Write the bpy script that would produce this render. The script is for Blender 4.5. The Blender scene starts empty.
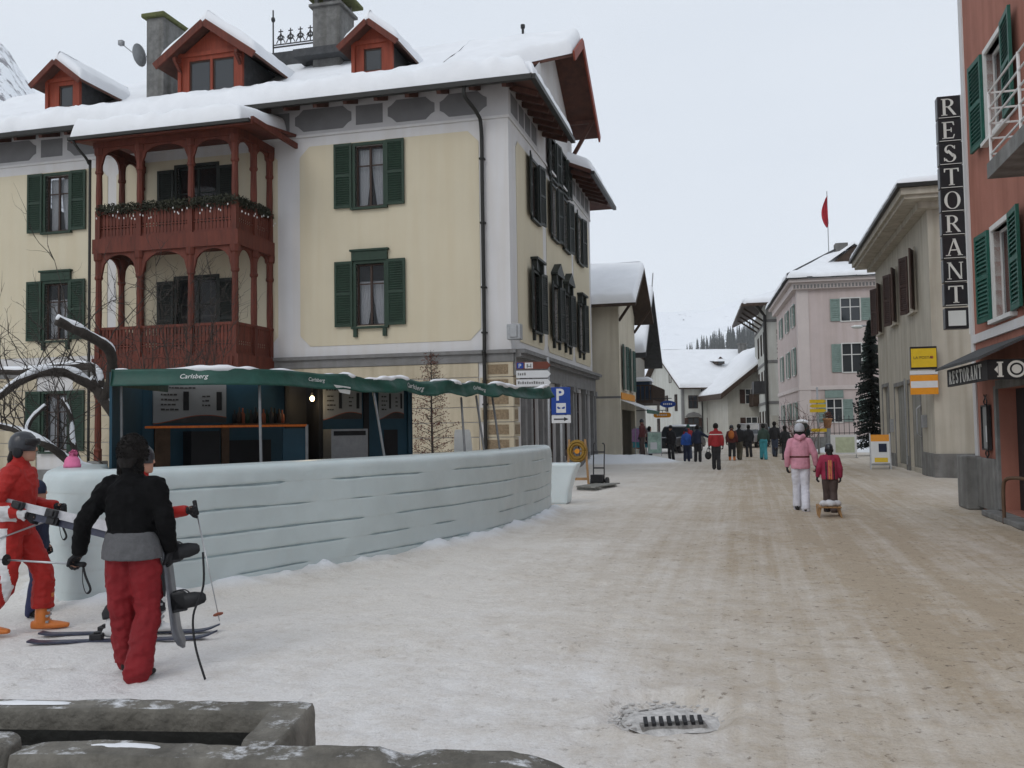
import bpy, math, random
import numpy as np
from mathutils import Vector, Matrix, noise as mnoise
random.seed(7)
R = math.radians
S = bpy.context.scene
COL = S.collection

# ---------------------------------------------------------------- camera
cam_d = bpy.data.cameras.new('camera'); cam = bpy.data.objects.new('camera', cam_d); COL.objects.link(cam)
cam_d.sensor_width = 36.0; cam_d.lens = 36.0*920/1024; cam_d.clip_end = 6000; cam_d.clip_start = .05
cam.matrix_world = Matrix.Translation((0, 0, 1.7)) @ Matrix.Rotation(R(90+2.72), 4, 'X') @ Matrix.Rotation(R(-0.9), 4, 'Z')
S.camera = cam
# ---------------------------------------------------------------- overcast winter sky
SUN_EL, SUN_AZ = R(38), R(215)
w = bpy.data.worlds.new('World'); S.world = w; w.use_nodes = True
nt = w.node_tree; nt.nodes.clear()
sky = nt.nodes.new('ShaderNodeTexSky'); sky.sky_type = 'NISHITA'; sky.sun_disc = False
sky.sun_elevation = SUN_EL; sky.sun_rotation = SUN_AZ; sky.air_density = 1.0; sky.dust_density = 3.0
bg1 = nt.nodes.new('ShaderNodeBackground'); bg1.inputs[1].default_value = 0.08
nt.links.new(sky.outputs[0], bg1.inputs[0])
tc = nt.nodes.new('ShaderNodeTexCoord'); mp = nt.nodes.new('ShaderNodeMapping'); mp.inputs['Scale'].default_value = (1, 1, 3)
nz = nt.nodes.new('ShaderNodeTexNoise'); nz.inputs['Scale'].default_value = 1.6; nz.inputs['Detail'].default_value = 4
nt.links.new(tc.outputs['Generated'], mp.inputs[0]); nt.links.new(mp.outputs[0], nz.inputs[0])
cr = nt.nodes.new('ShaderNodeValToRGB')
cr.color_ramp.elements[0].position = .25; cr.color_ramp.elements[0].color = (.725, .79, .88, 1)
cr.color_ramp.elements[1].position = .75; cr.color_ramp.elements[1].color = (.805, .86, .935, 1)
nt.links.new(nz.outputs[0], cr.inputs[0])
bg2 = nt.nodes.new('ShaderNodeBackground'); bg2.inputs[1].default_value = 1.0
nt.links.new(cr.outputs[0], bg2.inputs[0])
mx = nt.nodes.new('ShaderNodeMixShader'); mx.inputs[0].default_value = .93
nt.links.new(bg1.outputs[0], mx.inputs[1]); nt.links.new(bg2.outputs[0], mx.inputs[2])
wo = nt.nodes.new('ShaderNodeOutputWorld'); nt.links.new(mx.outputs[0], wo.inputs[0])
sd = bpy.data.lights.new('sun', 'SUN'); sd.energy = 0.7; sd.angle = R(25); sd.color = (1, .97, .93)
sun = bpy.data.objects.new('sun', sd); COL.objects.link(sun)
sun.rotation_euler = (R(90)-SUN_EL, 0, -SUN_AZ+math.pi)   # light arrives from azimuth SUN_AZ
sun.location = (-20, -30, 60)
S.view_settings.view_transform = 'Standard'; S.view_settings.look = 'None'
S.view_settings.exposure = 0.0; S.view_settings.gamma = 1.0
S.render.engine = 'CYCLES'; S.cycles.volume_bounces = 3

# ---------------------------------------------------------------- materials
MATS = {}
def lk(t, a, b): t.links.new(a, b)
def mat(name, col, rough=.8, var=.18, sc=2.5, bump=.15, bsc=30, metal=0., streak=0., spec=.3, emit=0, aniso=(1, 1, 1), coat=0, sss=0):
    m = bpy.data.materials.new(name); m.use_nodes = True; t = m.node_tree
    b = t.nodes['Principled BSDF']
    b.inputs['Roughness'].default_value = rough; b.inputs['Metallic'].default_value = metal
    b.inputs['Specular IOR Level'].default_value = spec; b.inputs['Coat Weight'].default_value = coat
    if sss:
        b.inputs['Subsurface Weight'].default_value = sss; b.inputs['Subsurface Radius'].default_value = (.1, .14, .16); b.inputs['Subsurface Scale'].default_value = .25
    if emit:
        b.inputs['Emission Color'].default_value = (*col, 1); b.inputs['Emission Strength'].default_value = emit
    g = t.nodes.new('ShaderNodeNewGeometry'); mp = t.nodes.new('ShaderNodeMapping'); mp.inputs['Scale'].default_value = aniso
    lk(t, g.outputs['Position'], mp.inputs[0])
    n = t.nodes.new('ShaderNodeTexNoise'); n.inputs['Scale'].default_value = sc; n.inputs['Detail'].default_value = 7; n.inputs['Roughness'].default_value = .65
    lk(t, mp.outputs[0], n.inputs[0])
    r = t.nodes.new('ShaderNodeValToRGB'); e = r.color_ramp.elements
    e[0].position = .3; e[1].position = .7
    e[0].color = (*[c*(1-var) for c in col], 1); e[1].color = (*[min(1, c*(1+var)) for c in col], 1)
    lk(t, n.outputs[0], r.inputs[0]); out = r.outputs[0]
    if streak:
        m2 = t.nodes.new('ShaderNodeMapping'); m2.inputs['Scale'].default_value = (2.2, 2.2, .16); lk(t, g.outputs['Position'], m2.inputs[0])
        n2 = t.nodes.new('ShaderNodeTexNoise'); n2.inputs['Scale'].default_value = 1.6; n2.inputs['Detail'].default_value = 8; lk(t, m2.outputs[0], n2.inputs[0])
        r2 = t.nodes.new('ShaderNodeValToRGB'); r2.color_ramp.elements[0].position = .35; r2.color_ramp.elements[1].position = .62
        v = 1-streak; r2.color_ramp.elements[0].color = (v, v*.98, v*.95, 1); r2.color_ramp.elements[1].color = (1, 1, 1, 1)
        lk(t, n2.outputs[0], r2.inputs[0])
        mm = t.nodes.new('ShaderNodeMix'); mm.data_type = 'RGBA'; mm.blend_type = 'MULTIPLY'; mm.inputs[0].default_value = 1
        lk(t, out, mm.inputs[6]); lk(t, r2.outputs[0], mm.inputs[7]); out = mm.outputs[2]
    lk(t, out, b.inputs['Base Color'])
    if bump:
        n3 = t.nodes.new('ShaderNodeTexNoise'); n3.inputs['Scale'].default_value = bsc; n3.inputs['Detail'].default_value = 5; lk(t, mp.outputs[0], n3.inputs[0])
        bp = t.nodes.new('ShaderNodeBump'); bp.inputs['Strength'].default_value = bump; bp.inputs['Distance'].default_value = .02
        lk(t, n3.outputs[0], bp.inputs['Height']); lk(t, bp.outputs[0], b.inputs['Normal'])
    MATS[name] = m
    return m
def glass(name, tint, trans):
    m = bpy.data.materials.new(name); m.use_nodes = True; t = m.node_tree; b = t.nodes['Principled BSDF']
    b.inputs['Base Color'].default_value = (*tint, 1); b.inputs['Roughness'].default_value = .06; b.inputs['Specular IOR Level'].default_value = .6
    tr = t.nodes.new('ShaderNodeBsdfTransparent'); ms = t.nodes.new('ShaderNodeMixShader'); ms.inputs[0].default_value = trans
    lk(t, b.outputs[0], ms.inputs[1]); lk(t, tr.outputs[0], ms.inputs[2]); lk(t, ms.outputs[0], t.nodes['Material Output'].inputs[0])
    MATS[name] = m; return m

mat('snow', (.80, .815, .84), .75, .05, 1.2, .5, 7, spec=.25)
mat('snow_rough', (.74, .75, .77), .8, .08, 2, .5, 14, spec=.2)
mat('cream', (.575, .52, .395), .88, .035, .5, .12, 40, streak=.03)
mat('white_render', (.60, .595, .60), .85, .04, .7, .1, 40, streak=.04)
mat('frieze_grey', (.16, .16, .165), .85, .1, 2, .1, 40)
mat('frieze_light', (.47, .465, .47), .85, .06, 2, .1, 40)
mat('grey_stone', (.19, .19, .19), .8, .15, 3, .2, 30, streak=.15)
mat('rust_cream', (.50, .44, .33), .88, .07, 2, .15, 35, streak=.2)
mat('sgraffito', (.22, .165, .105), .85, .35, 14, .2, 30)
mat('shutter_green', (.018, .040, .026), .55, .2, 6, .1, 50, aniso=(1, 1, .3))
mat('shutter_dark', (.022, .027, .024), .55, .25, 6, .1, 50, aniso=(1, 1, .3))
mat('frame_brown', (.045, .026, .02), .6, .2, 6)
mat('frame_white', (.62, .62, .60), .5, .06, 6)
mat('curtain', (.66, .68, .72), .9, .1, 5, .2, 40, aniso=(3, 3, .4))
glass('pane', (.025, .03, .035), .74); glass('pane_far', (.03, .035, .04), .0)
mat('red_wood', (.120, .028, .016), .62, .3, 4, .25, 22, aniso=(3, 3, .35), streak=.25)
mat('dormer_red', (.24, .045, .022), .6, .2, 4, .2, 22, aniso=(3, 3, .35), streak=.15)
mat('dark_wood', (.055, .036, .026), .7, .3, 4, .3, 20, aniso=(2, 2, .4))
mat('soffit_wood', (.08, .032, .022), .7, .3, 4, .25, 20)
mat('gutter', (.020, .020, .018), .5, .2, 5, .05, 30)
mat('roof_slate', (.06, .062, .065), .8, .3, 5, .3, 20)
mat('concrete', (.20, .20, .195), .9, .25, 2.5, .35, 18, streak=.3)
mat('chimney_stone', (.17, .17, .165), .9, .3, 4, .4, 14, streak=.3)
mat('moss', (.11, .12, .05), .95, .3, 8, .5, 20)
mat('iron', (.04, .04, .042), .5, .2, 10, .05, 50, metal=.4)
mat('steel', (.42, .43, .44), .35, .1, 10, .03, 50, metal=.9)
mat('galv', (.32, .33, .34), .5, .12, 10, .05, 50, metal=.5)
mat('white_paint', (.68, .68, .67), .5, .05, 8, .03, 30)
mat('black_plastic', (.018, .018, .02), .45, .2, 10, .1, 60)
mat('ice', (.50, .56, .56), .38, .07, 1.3, .3, 7, spec=.45, sss=.35)
mat('ice_gap', (.27, .335, .35), .4, .25, 4, .3, 10)
mat('ice_white', (.62, .68, .69), .4, .05, 2, .25, 9, spec=.4, sss=.4)
mat('canopy', (.010, .062, .046), .5, .3, 3, .4, 12, spec=.4)
mat('pole_grey', (.16, .165, .17), .5, .2, 10, .05, 50, metal=.3)
mat('teal_board', (.020, .066, .098), .55, .15, 3, .05, 30)
mat('menu_board', (.27, .275, .275), .55, .05, 3, 0)
mat('menu_dark', (.05, .045, .045), .7, .2, 8, 0)
mat('menu_red', (.30, .09, .05), .7, .2, 8, 0)
mat('bar_brown', (.11, .065, .04), .7, .3, 5, .15, 30)
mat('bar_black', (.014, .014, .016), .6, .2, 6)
mat('orange_tube', (.55, .14, .03), .45, .3, 30, 0, emit=.12)
mat('bark', (.045, .038, .033), .95, .35, 9, .7, 26, aniso=(1, 1, .5))
mat('dead_leaf', (.12, .05, .035), .9, .4, 6)
mat('stone_trough', (.155, .145, .125), .85, .45, 5, .8, 26, streak=.25)
def frost(name, thr):                                   # wind-blown snow dust lying on upward faces
    m = MATS[name]; t = m.node_tree; b = t.nodes['Principled BSDF']; src = b.inputs['Base Color'].links[0].from_socket
    g = t.nodes.new('ShaderNodeNewGeometry'); sp = t.nodes.new('ShaderNodeSeparateXYZ'); lk(t, g.outputs['True Normal'], sp.inputs[0])
    n = t.nodes.new('ShaderNodeTexNoise'); n.inputs['Scale'].default_value = 6; n.inputs['Detail'].default_value = 9; n.inputs['Roughness'].default_value = .75; lk(t, g.outputs['Position'], n.inputs[0])
    r1 = t.nodes.new('ShaderNodeMapRange'); r1.inputs[1].default_value = .75; r1.inputs[2].default_value = .95; lk(t, sp.outputs[2], r1.inputs[0])
    r2 = t.nodes.new('ShaderNodeMapRange'); r2.inputs[1].default_value = thr; r2.inputs[2].default_value = thr+.14; lk(t, n.outputs[0], r2.inputs[0])
    mu = t.nodes.new('ShaderNodeMath'); mu.operation = 'MULTIPLY'; lk(t, r1.outputs[0], mu.inputs[0]); lk(t, r2.outputs[0], mu.inputs[1])
    mx_ = t.nodes.new('ShaderNodeMix'); mx_.data_type = 'RGBA'; mx_.inputs[7].default_value = (.72, .73, .75, 1); lk(t, mu.outputs[0], mx_.inputs[0]); lk(t, src, mx_.inputs[6]); lk(t, mx_.outputs[2], b.inputs['Base Color'])
frost('stone_trough', .52)
mat('water_dark', (.012, .014, .015), .08, .1, 3, .05, 6, spec=.5)
mat('skin', (.40, .22, .155), .55, .06, 8, .05, 60)
mat('hair', (.010, .008, .007), .8, .3, 30, .4, 60, aniso=(1, 1, .15))
mat('jacket_black', (.006, .006, .0065), .85, .3, 8, .35, 24, spec=.1)
mat('jersey_grey', (.11, .11, .115), .95, .15, 30, .4, 90)
mat('red_trousers', (.20, .010, .014), .75, .15, 6, .35, 18)
mat('red_suit', (.36, .018, .014), .65, .12, 6, .3, 18)
mat('suit_white', (.62, .62, .62), .7, .06, 6, .25, 18)
mat('boot_orange', (.58, .17, .03), .38, .12, 8, .1, 30, spec=.5)
mat('glove_black', (.014, .014, .016), .7, .2, 20, .3, 50)

# ---------------------------------------------------------------- builders
def link(o): COL.objects.link(o); return o
def nrm(v):
    v = Vector(v); l = v.length
    return v/l if l > 1e-9 else Vector((0, 0, 1))
class MB:
    def __init__(s): s.v = []; s.f = []
    def add(s, vs, fs):
        k = len(s.v); s.v += [tuple(p) for p in vs]; s.f += [tuple(i+k for i in q) for q in fs]; return s
    def bb(s, x0, x1, y0, y1, z0, z1):
        return s.add([(x0,y0,z0),(x1,y0,z0),(x1,y1,z0),(x0,y1,z0),(x0,y0,z1),(x1,y0,z1),(x1,y1,z1),(x0,y1,z1)],
                     [(0,3,2,1),(4,5,6,7),(0,1,5,4),(1,2,6,5),(2,3,7,6),(3,0,4,7)])
    def bar(s, a, b, w, h=None, up=(0,0,1)):          # rectangular bar from a to b
        h = h or w; a = Vector(a); b = Vector(b); t = nrm(b-a); sd = t.cross(Vector(up))
        if sd.length < 1e-4: sd = t.cross(Vector((1,0,0)))
        sd = nrm(sd); u = sd.cross(t); P = []
        for c in (a, b):
            for i, j in ((-1,-1),(1,-1),(1,1),(-1,1)): P.append(c+sd*(w/2*i)+u*(h/2*j))
        return s.add(P, [(0,1,2,3),(7,6,5,4),(0,4,5,1),(1,5,6,2),(2,6,7,3),(3,7,4,0)])
    def loft(s, rings, cap=True, close=False):
        n = len(rings[0]); V = [p for r in rings for p in r]; F = []
        m = len(rings)
        for i in range(m if close else m-1):
            for j in range(n):
                a = i*n+j; b = i*n+(j+1) % n; k = ((i+1) % m)*n
                F.append((a, b, k+(j+1) % n, k+j))
        if cap and not close:
            F.append(tuple(range(n-1, -1, -1))); F.append(tuple((m-1)*n+j for j in range(n)))
        return s.add(V, F)
    def tube(s, pts, r, n=8, ref=None, cap=True):
        pts = [Vector(p) for p in pts]; m = len(pts); rs = r if isinstance(r, (list,)) else [r]*m; rings = []
        ps = None
        for i, p in enumerate(pts):
            t = nrm(pts[min(i+1, m-1)]-pts[max(i-1, 0)])
            if ref is not None: sd = Vector(ref)-t*Vector(ref).dot(t)
            elif ps is not None: sd = ps-t*ps.dot(t)
            else: sd = t.cross(Vector((0,0,1))) if abs(t.z) < .9 else t.cross(Vector((0,1,0)))
            sd = nrm(sd); ps = sd; o = t.cross(sd); q = rs[i]
            ra, rb = q if isinstance(q, tuple) else (q, q)
            rings.append([p+sd*(ra*math.cos(2*math.pi*k/n))+o*(rb*math.sin(2*math.pi*k/n)) for k in range(n)])
        return s.loft(rings, cap)
    def prism(s, poly, y0, y1, ax='y'):               # poly in (x,z) [ax y], (y,z) [ax x], (x,y) [ax z]
        n = len(poly)
        def pt(p, d): return (p[0], d, p[1]) if ax == 'y' else ((d, p[0], p[1]) if ax == 'x' else (p[0], p[1], d))
        return s.add([pt(p, y0) for p in poly]+[pt(p, y1) for p in poly],
                     [tuple(range(n)), tuple(range(2*n-1, n-1, -1))]+[(i, i+n, (i+1) % n+n, (i+1) % n) for i in range(n)])
    def ell(s, c, r, n=12, m=8):
        c = Vector(c); rings = []
        for i in range(m+1):
            a = math.pi*(i+.02)/(m+.04)-math.pi/2
            rings.append([c+Vector((r[0]*math.cos(a)*math.cos(2*math.pi*k/n), r[1]*math.cos(a)*math.sin(2*math.pi*k/n), r[2]*math.sin(a))) for k in range(n)])
        return s.loft(rings)
    def mesh(s, name, m=None, smooth=False):
        me = bpy.data.meshes.new(name); me.from_pydata(s.v, [], s.f); me.validate()
        for x in (m if isinstance(m, (list, tuple)) else [m]):
            if x: me.materials.append(MATS[x])
        bm_fix(me)
        if smooth: me.polygons.foreach_set('use_smooth', [True]*len(me.polygons))
        return me
    def build(s, name, m, parent=None, smooth=False, loc=(0,0,0), rz=0., bevel=0):
        return obj(name, s.mesh(name, m, smooth), parent, loc, rz, bevel)
import bmesh
def bm_fix(me):
    b = bmesh.new(); b.from_mesh(me); bmesh.ops.recalc_face_normals(b, faces=b.faces[:]); b.to_mesh(me); b.free()
def obj(name, me, parent=None, loc=(0,0,0), rz=0., bevel=0):
    o = link(bpy.data.objects.new(name, me)); o.parent = parent; o.location = loc; o.rotation_euler = (0, 0, rz)
    if bevel:
        b = o.modifiers.new('bevel', 'BEVEL'); b.width = bevel; b.segments = 2; b.limit_method = 'ANGLE'; b.angle_limit = R(50)
    return o
def tag(o, label, cat, group=None, kind=None):
    if label: o['label'] = label
    if cat: o['category'] = cat
    if group: o['group'] = group
    if kind: o['kind'] = kind
    return o
def thing(name, label, cat, loc=(0,0,0), rz=0., group=None):
    o = link(bpy.data.objects.new(name, None)); o.location = loc; o.rotation_euler = (0, 0, rz); o.empty_display_size = .2
    return tag(o, label, cat, group)
def copy_tree(o, parent=None):
    c = link(o.copy()); c.parent = parent
    for ch in o.children: copy_tree(ch, c)
    return c
def wall(mb, x0, x1, z0, z1, holes, y=0., depth=.22):   # sheet in the xz plane at y facing -y with real openings
    X = sorted({x0, x1, *[h[0] for h in holes], *[h[1] for h in holes]}); Z = sorted({z0, z1, *[h[2] for h in holes], *[h[3] for h in holes]})
    for i in range(len(X)-1):
        for j in range(len(Z)-1):
            cx, cz = (X[i]+X[i+1])/2, (Z[j]+Z[j+1])/2
            if any(h[0] < cx < h[1] and h[2] < cz < h[3] for h in holes): continue
            mb.add([(X[i],y,Z[j]),(X[i+1],y,Z[j]),(X[i+1],y,Z[j+1]),(X[i],y,Z[j+1])], [(0,1,2,3)])
    for a, b, c, d in holes:
        q = y+depth
        mb.add([(a,y,c),(b,y,c),(b,y,d),(a,y,d),(a,q,c),(b,q,c),(b,q,d),(a,q,d)], [(0,1,5,4),(1,2,6,5),(2,3,7,6),(3,0,4,7)])
def rotv(mb, rz, off=(0,0,0)):                          # turn everything in a builder about z
    c, s_ = math.cos(rz), math.sin(rz); mb.v = [(x*c-y*s_+off[0], x*s_+y*c+off[1], z+off[2]) for x, y, z in mb.v]; return mb
def merge(a, b): a.add(b.v, b.f); return a
def instance(parts, parent, loc, rz=0.):
    """parts: list of (name, mesh) - first is the part, the others its sub-parts"""
    o = obj(parts[0][0], parts[0][1], parent, loc, rz)
    for n, m in parts[1:]: obj(n, m, o)
    return o
# numpy value noise
def _h(ix, iy, s): 
    n = (ix*374761393+iy*668265263+s*974634541) & 0x7fffffff
    n = (n ^ (n >> 13))*1274126177 & 0x7fffffff
    return ((n ^ (n >> 16)) & 0xffff)/65535.
def vn(x, y, s=0):
    ix = np.floor(x).astype(np.int64); iy = np.floor(y).astype(np.int64); fx = x-ix; fy = y-iy
    fx = fx*fx*(3-2*fx); fy = fy*fy*(3-2*fy)
    return (_h(ix,iy,s)*(1-fx)+_h(ix+1,iy,s)*fx)*(1-fy)+(_h(ix,iy+1,s)*(1-fx)+_h(ix+1,iy+1,s)*fx)*fy-.5
def fbm(x, y, o=4, s=0):
    r = 0*x; a = 1.
    for i in range(o): r = r+a*vn(x*2**i, y*2**i, s+i*17); a *= .5
    return r
def snow_sheet(c, thick, nu, nv, round_=(1,1,1,1), rr=.3, amp=.08, fs=1.0, seed=0, droop=0.05):
    """snow lying on the quad c=[p00,p10,p11,p01]; rounded at the edges u0,v0(bottom),u1,v1 that are flagged (u0,u1,v0,v1)"""
    c = [Vector(p) for p in c]; W = (c[1]-c[0]).length; L = (c[3]-c[0]).length; mb = MB(); nn = mb.v; F = []
    def sp(n, a, b, W_):                                 # denser towards rounded edges
        u = [i/n for i in range(n+1)]; e = rr/max(W_, rr*2.2)
        if a: u = [0, e*.04, e*.15, e*.4, e*.7]+[e+(1-e)*t for t in u]
        if b: u = [t*(1-e) for t in u]+[1-e*.7, 1-e*.4, 1-e*.15, 1-e*.04, 1.0]
        return sorted(set(round(t, 5) for t in u))
    U = sp(nu, round_[0], round_[1], W); V_ = sp(nv, round_[2], round_[3], L)
    for v in V_:
        for u in U:
            p = (c[0]*(1-u)+c[1]*u)*(1-v)+(c[3]*(1-u)+c[2]*u)*v
            e = 1.
            for fl, d in zip(round_, (u*W, (1-u)*W, v*L, (1-v)*L)):
                if fl: k = max(0., 1-d/rr); e *= math.sqrt(max(0., 1-k*k))
            n1 = mnoise.noise(Vector((p.x*fs, p.y*fs, seed)))+.7*mnoise.noise(Vector((p.x*fs*3.1, p.y*fs*3.1, seed+9)))+.35*mnoise.noise(Vector((p.x*fs*8, p.y*fs*8, seed+4)))
            h = e*(thick+amp*n1)
            o = Vector((0, 0, 0))
            if round_[2]: o += nrm(c[0]-c[3])*(amp*(.9*mnoise.noise(Vector((u*W*1.1, seed*3.1, 2)))+.6*mnoise.noise(Vector((u*W*4, seed*3.1, 5))))*max(0, 1-v*L/rr)); h *= 1+.35*mnoise.noise(Vector((u*W*2.3, seed, 7)))*max(0, 1-v*L/(rr*2))
            nn.append(tuple(p+o+Vector((0, 0, h-droop*(1-e)))))
    nU = len(U)
    for j in range(len(V_)-1):
        for i in range(nU-1):
            F.append((j*nU+i, j*nU+i+1, (j+1)*nU+i+1, (j+1)*nU+i))
    mb.f = F
    b = [len(nn)+i for i in range(4)]
    return mb

# ---------------------------------------------------------------- ground
ICE = [(-5.45,11.0),(-5.12,10.1),(-4.76,9.42),(-4.36,9.1),(-3.92,9.18),(-3.45,9.65),(-3.02,10.19),(-2.52,10.88),(-1.86,11.75),(-1.14,12.95),(-.5,14.15),(-.1,15.1),(.3,16.3),(.6,17.5),(.77,18.7)]
def catmull(P, n):
    P = [Vector((*p, 0)) if len(p) == 2 else Vector(p) for p in P]; out = []
    for i in range(len(P)-1):
        a, b, c, d = P[max(i-1,0)], P[i], P[i+1], P[min(i+2, len(P)-1)]
        for k in range(n):
            t = k/n
            out.append(.5*((2*b)+(c-a)*t+(2*a-5*b+4*c-d)*t*t+(3*b-a-3*c+d)*t**3))
    out.append(P[-1]); return out
ice_path = catmull(ICE, 8)
def street_u(x, y): return x*.969-y*.247                  # across-street coordinate
def ground_z(x, y):
    near = np.clip(1.4-np.hypot(x, y)/60, 0, 1)
    z = .025*fbm(x*.5, y*.5, 3, 3)*near+.022*fbm(x*2.3, y*2.3, 4, 5)*near
    s = x*.969-y*.247; l = x*.247+y*.969
    rut = np.exp(-((s-.2)/1.6)**2)+np.exp(-((s-3.2)/1.6)**2)
    z = z+near*.014*rut*fbm(s*5, l*.35, 3, 11)
    ip = np.array([(p.x, p.y) for p in ice_path])
    d = np.full(x.shape, 9.)
    for px, py in ip: d = np.minimum(d, np.hypot(x-px, y-py))
    z = z+np.exp(-(d/.28)**2)*(.07+.10*np.clip(fbm(x*3.5, y*3.5, 4, 8)+.25, 0, 1))+np.exp(-(d/.7)**2)*.05*np.clip(fbm(x*2, y*2, 3, 31)+.3, 0, 1)
    # hollow round the drain cover
    q = np.hypot((x-.9)/.36, (y-5.57)/.40); z = z-.075*np.clip(1.25-q, 0, .45)/.45+(.02+.03*fbm(x*9, y*9, 3, 77))*np.exp(-((q-1.2)/.22)**2)
    # banked snow against the shop house and by the pink house fence
    z = z+.40*np.exp(-(((x-4.6)/2.6)**2+((y-41.6)/2.2)**2)**2)*(1+.3*fbm(x, y, 3, 4))
    z = z+.75*np.exp(-((np.abs(x-21.5)/4.2)**6))*np.exp(-((y-51.2)/1.5)**4)*(1+.4*fbm(x*.7, y*.7, 3, 6))
    z = z+.10*np.exp(-((s-8.3)/.9)**2)*np.clip((l-14)/6, 0, 1)*np.clip((30-l)/6, 0, 1)*(.6+fbm(x*2, y*2, 3, 2))
    return z
def axis(segs):
    out = []
    for a, b, st in segs: out += list(np.arange(a, b, st))
    return np.array(out+[segs[-1][1]])
gx = axis([(-1500,-200,130),(-200,-40,20),(-40,-8,1.5),(-8,-5.5,.3),(-5.5,9,.055),(9,16,.3),(16,40,.6),(40,200,16),(200,1500,130)])
gy = axis([(-400,-20,60),(-20,3,2.),(3,9,.05),(9,20,.08),(20,36,.25),(36,60,.5),(60,120,3),(120,400,28),(400,2000,160)])
GX, GY = np.meshgrid(gx, gy); GZ = ground_z(GX, GY)
prn = random.Random(21)
for _ in range(420):                                   # boot prints trodden into the snow
    fx_, fy_ = prn.uniform(-4.6, 4.2), 4.4+prn.random()**1.4*11; a_ = prn.gauss(.25, .7); ca_, sa_ = math.cos(a_), math.sin(a_)
    i0, i1 = np.searchsorted(gx, (fx_-.3, fx_+.3)); j0, j1 = np.searchsorted(gy, (fy_-.3, fy_+.3))
    if i1-i0 < 2 or j1-j0 < 2: continue
    X_ = GX[j0:j1, i0:i1]-fx_; Y_ = GY[j0:j1, i0:i1]-fy_; p_ = X_*ca_+Y_*sa_; q_ = -X_*sa_+Y_*ca_
    dd_ = (p_/.055)**2+(q_/.15)**2; GZ[j0:j1, i0:i1] += -.016*np.exp(-dd_**2)+.007*np.exp(-((np.sqrt(dd_)-1.35)/.3)**2)
me = bpy.data.meshes.new('ground'); nx, ny = len(gx), len(gy)
idx = np.arange(nx*ny).reshape(ny, nx)
quads = np.stack([idx[:-1,:-1], idx[:-1,1:], idx[1:,1:], idx[1:,:-1]], -1).reshape(-1, 4)
me.vertices.add(nx*ny); me.vertices.foreach_set('co', np.stack([GX, GY, GZ], -1).ravel())
me.loops.add(quads.size); me.loops.foreach_set('vertex_index', quads.ravel())
me.polygons.add(len(quads)); me.polygons.foreach_set('loop_start', np.arange(0, quads.size, 4)); me.polygons.foreach_set('loop_total', np.full(len(quads), 4))
me.update(); me.polygons.foreach_set('use_smooth', [True]*len(quads))
def gz(x, y): return float(ground_z(np.array([float(x)]), np.array([float(y)]))[0])

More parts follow.
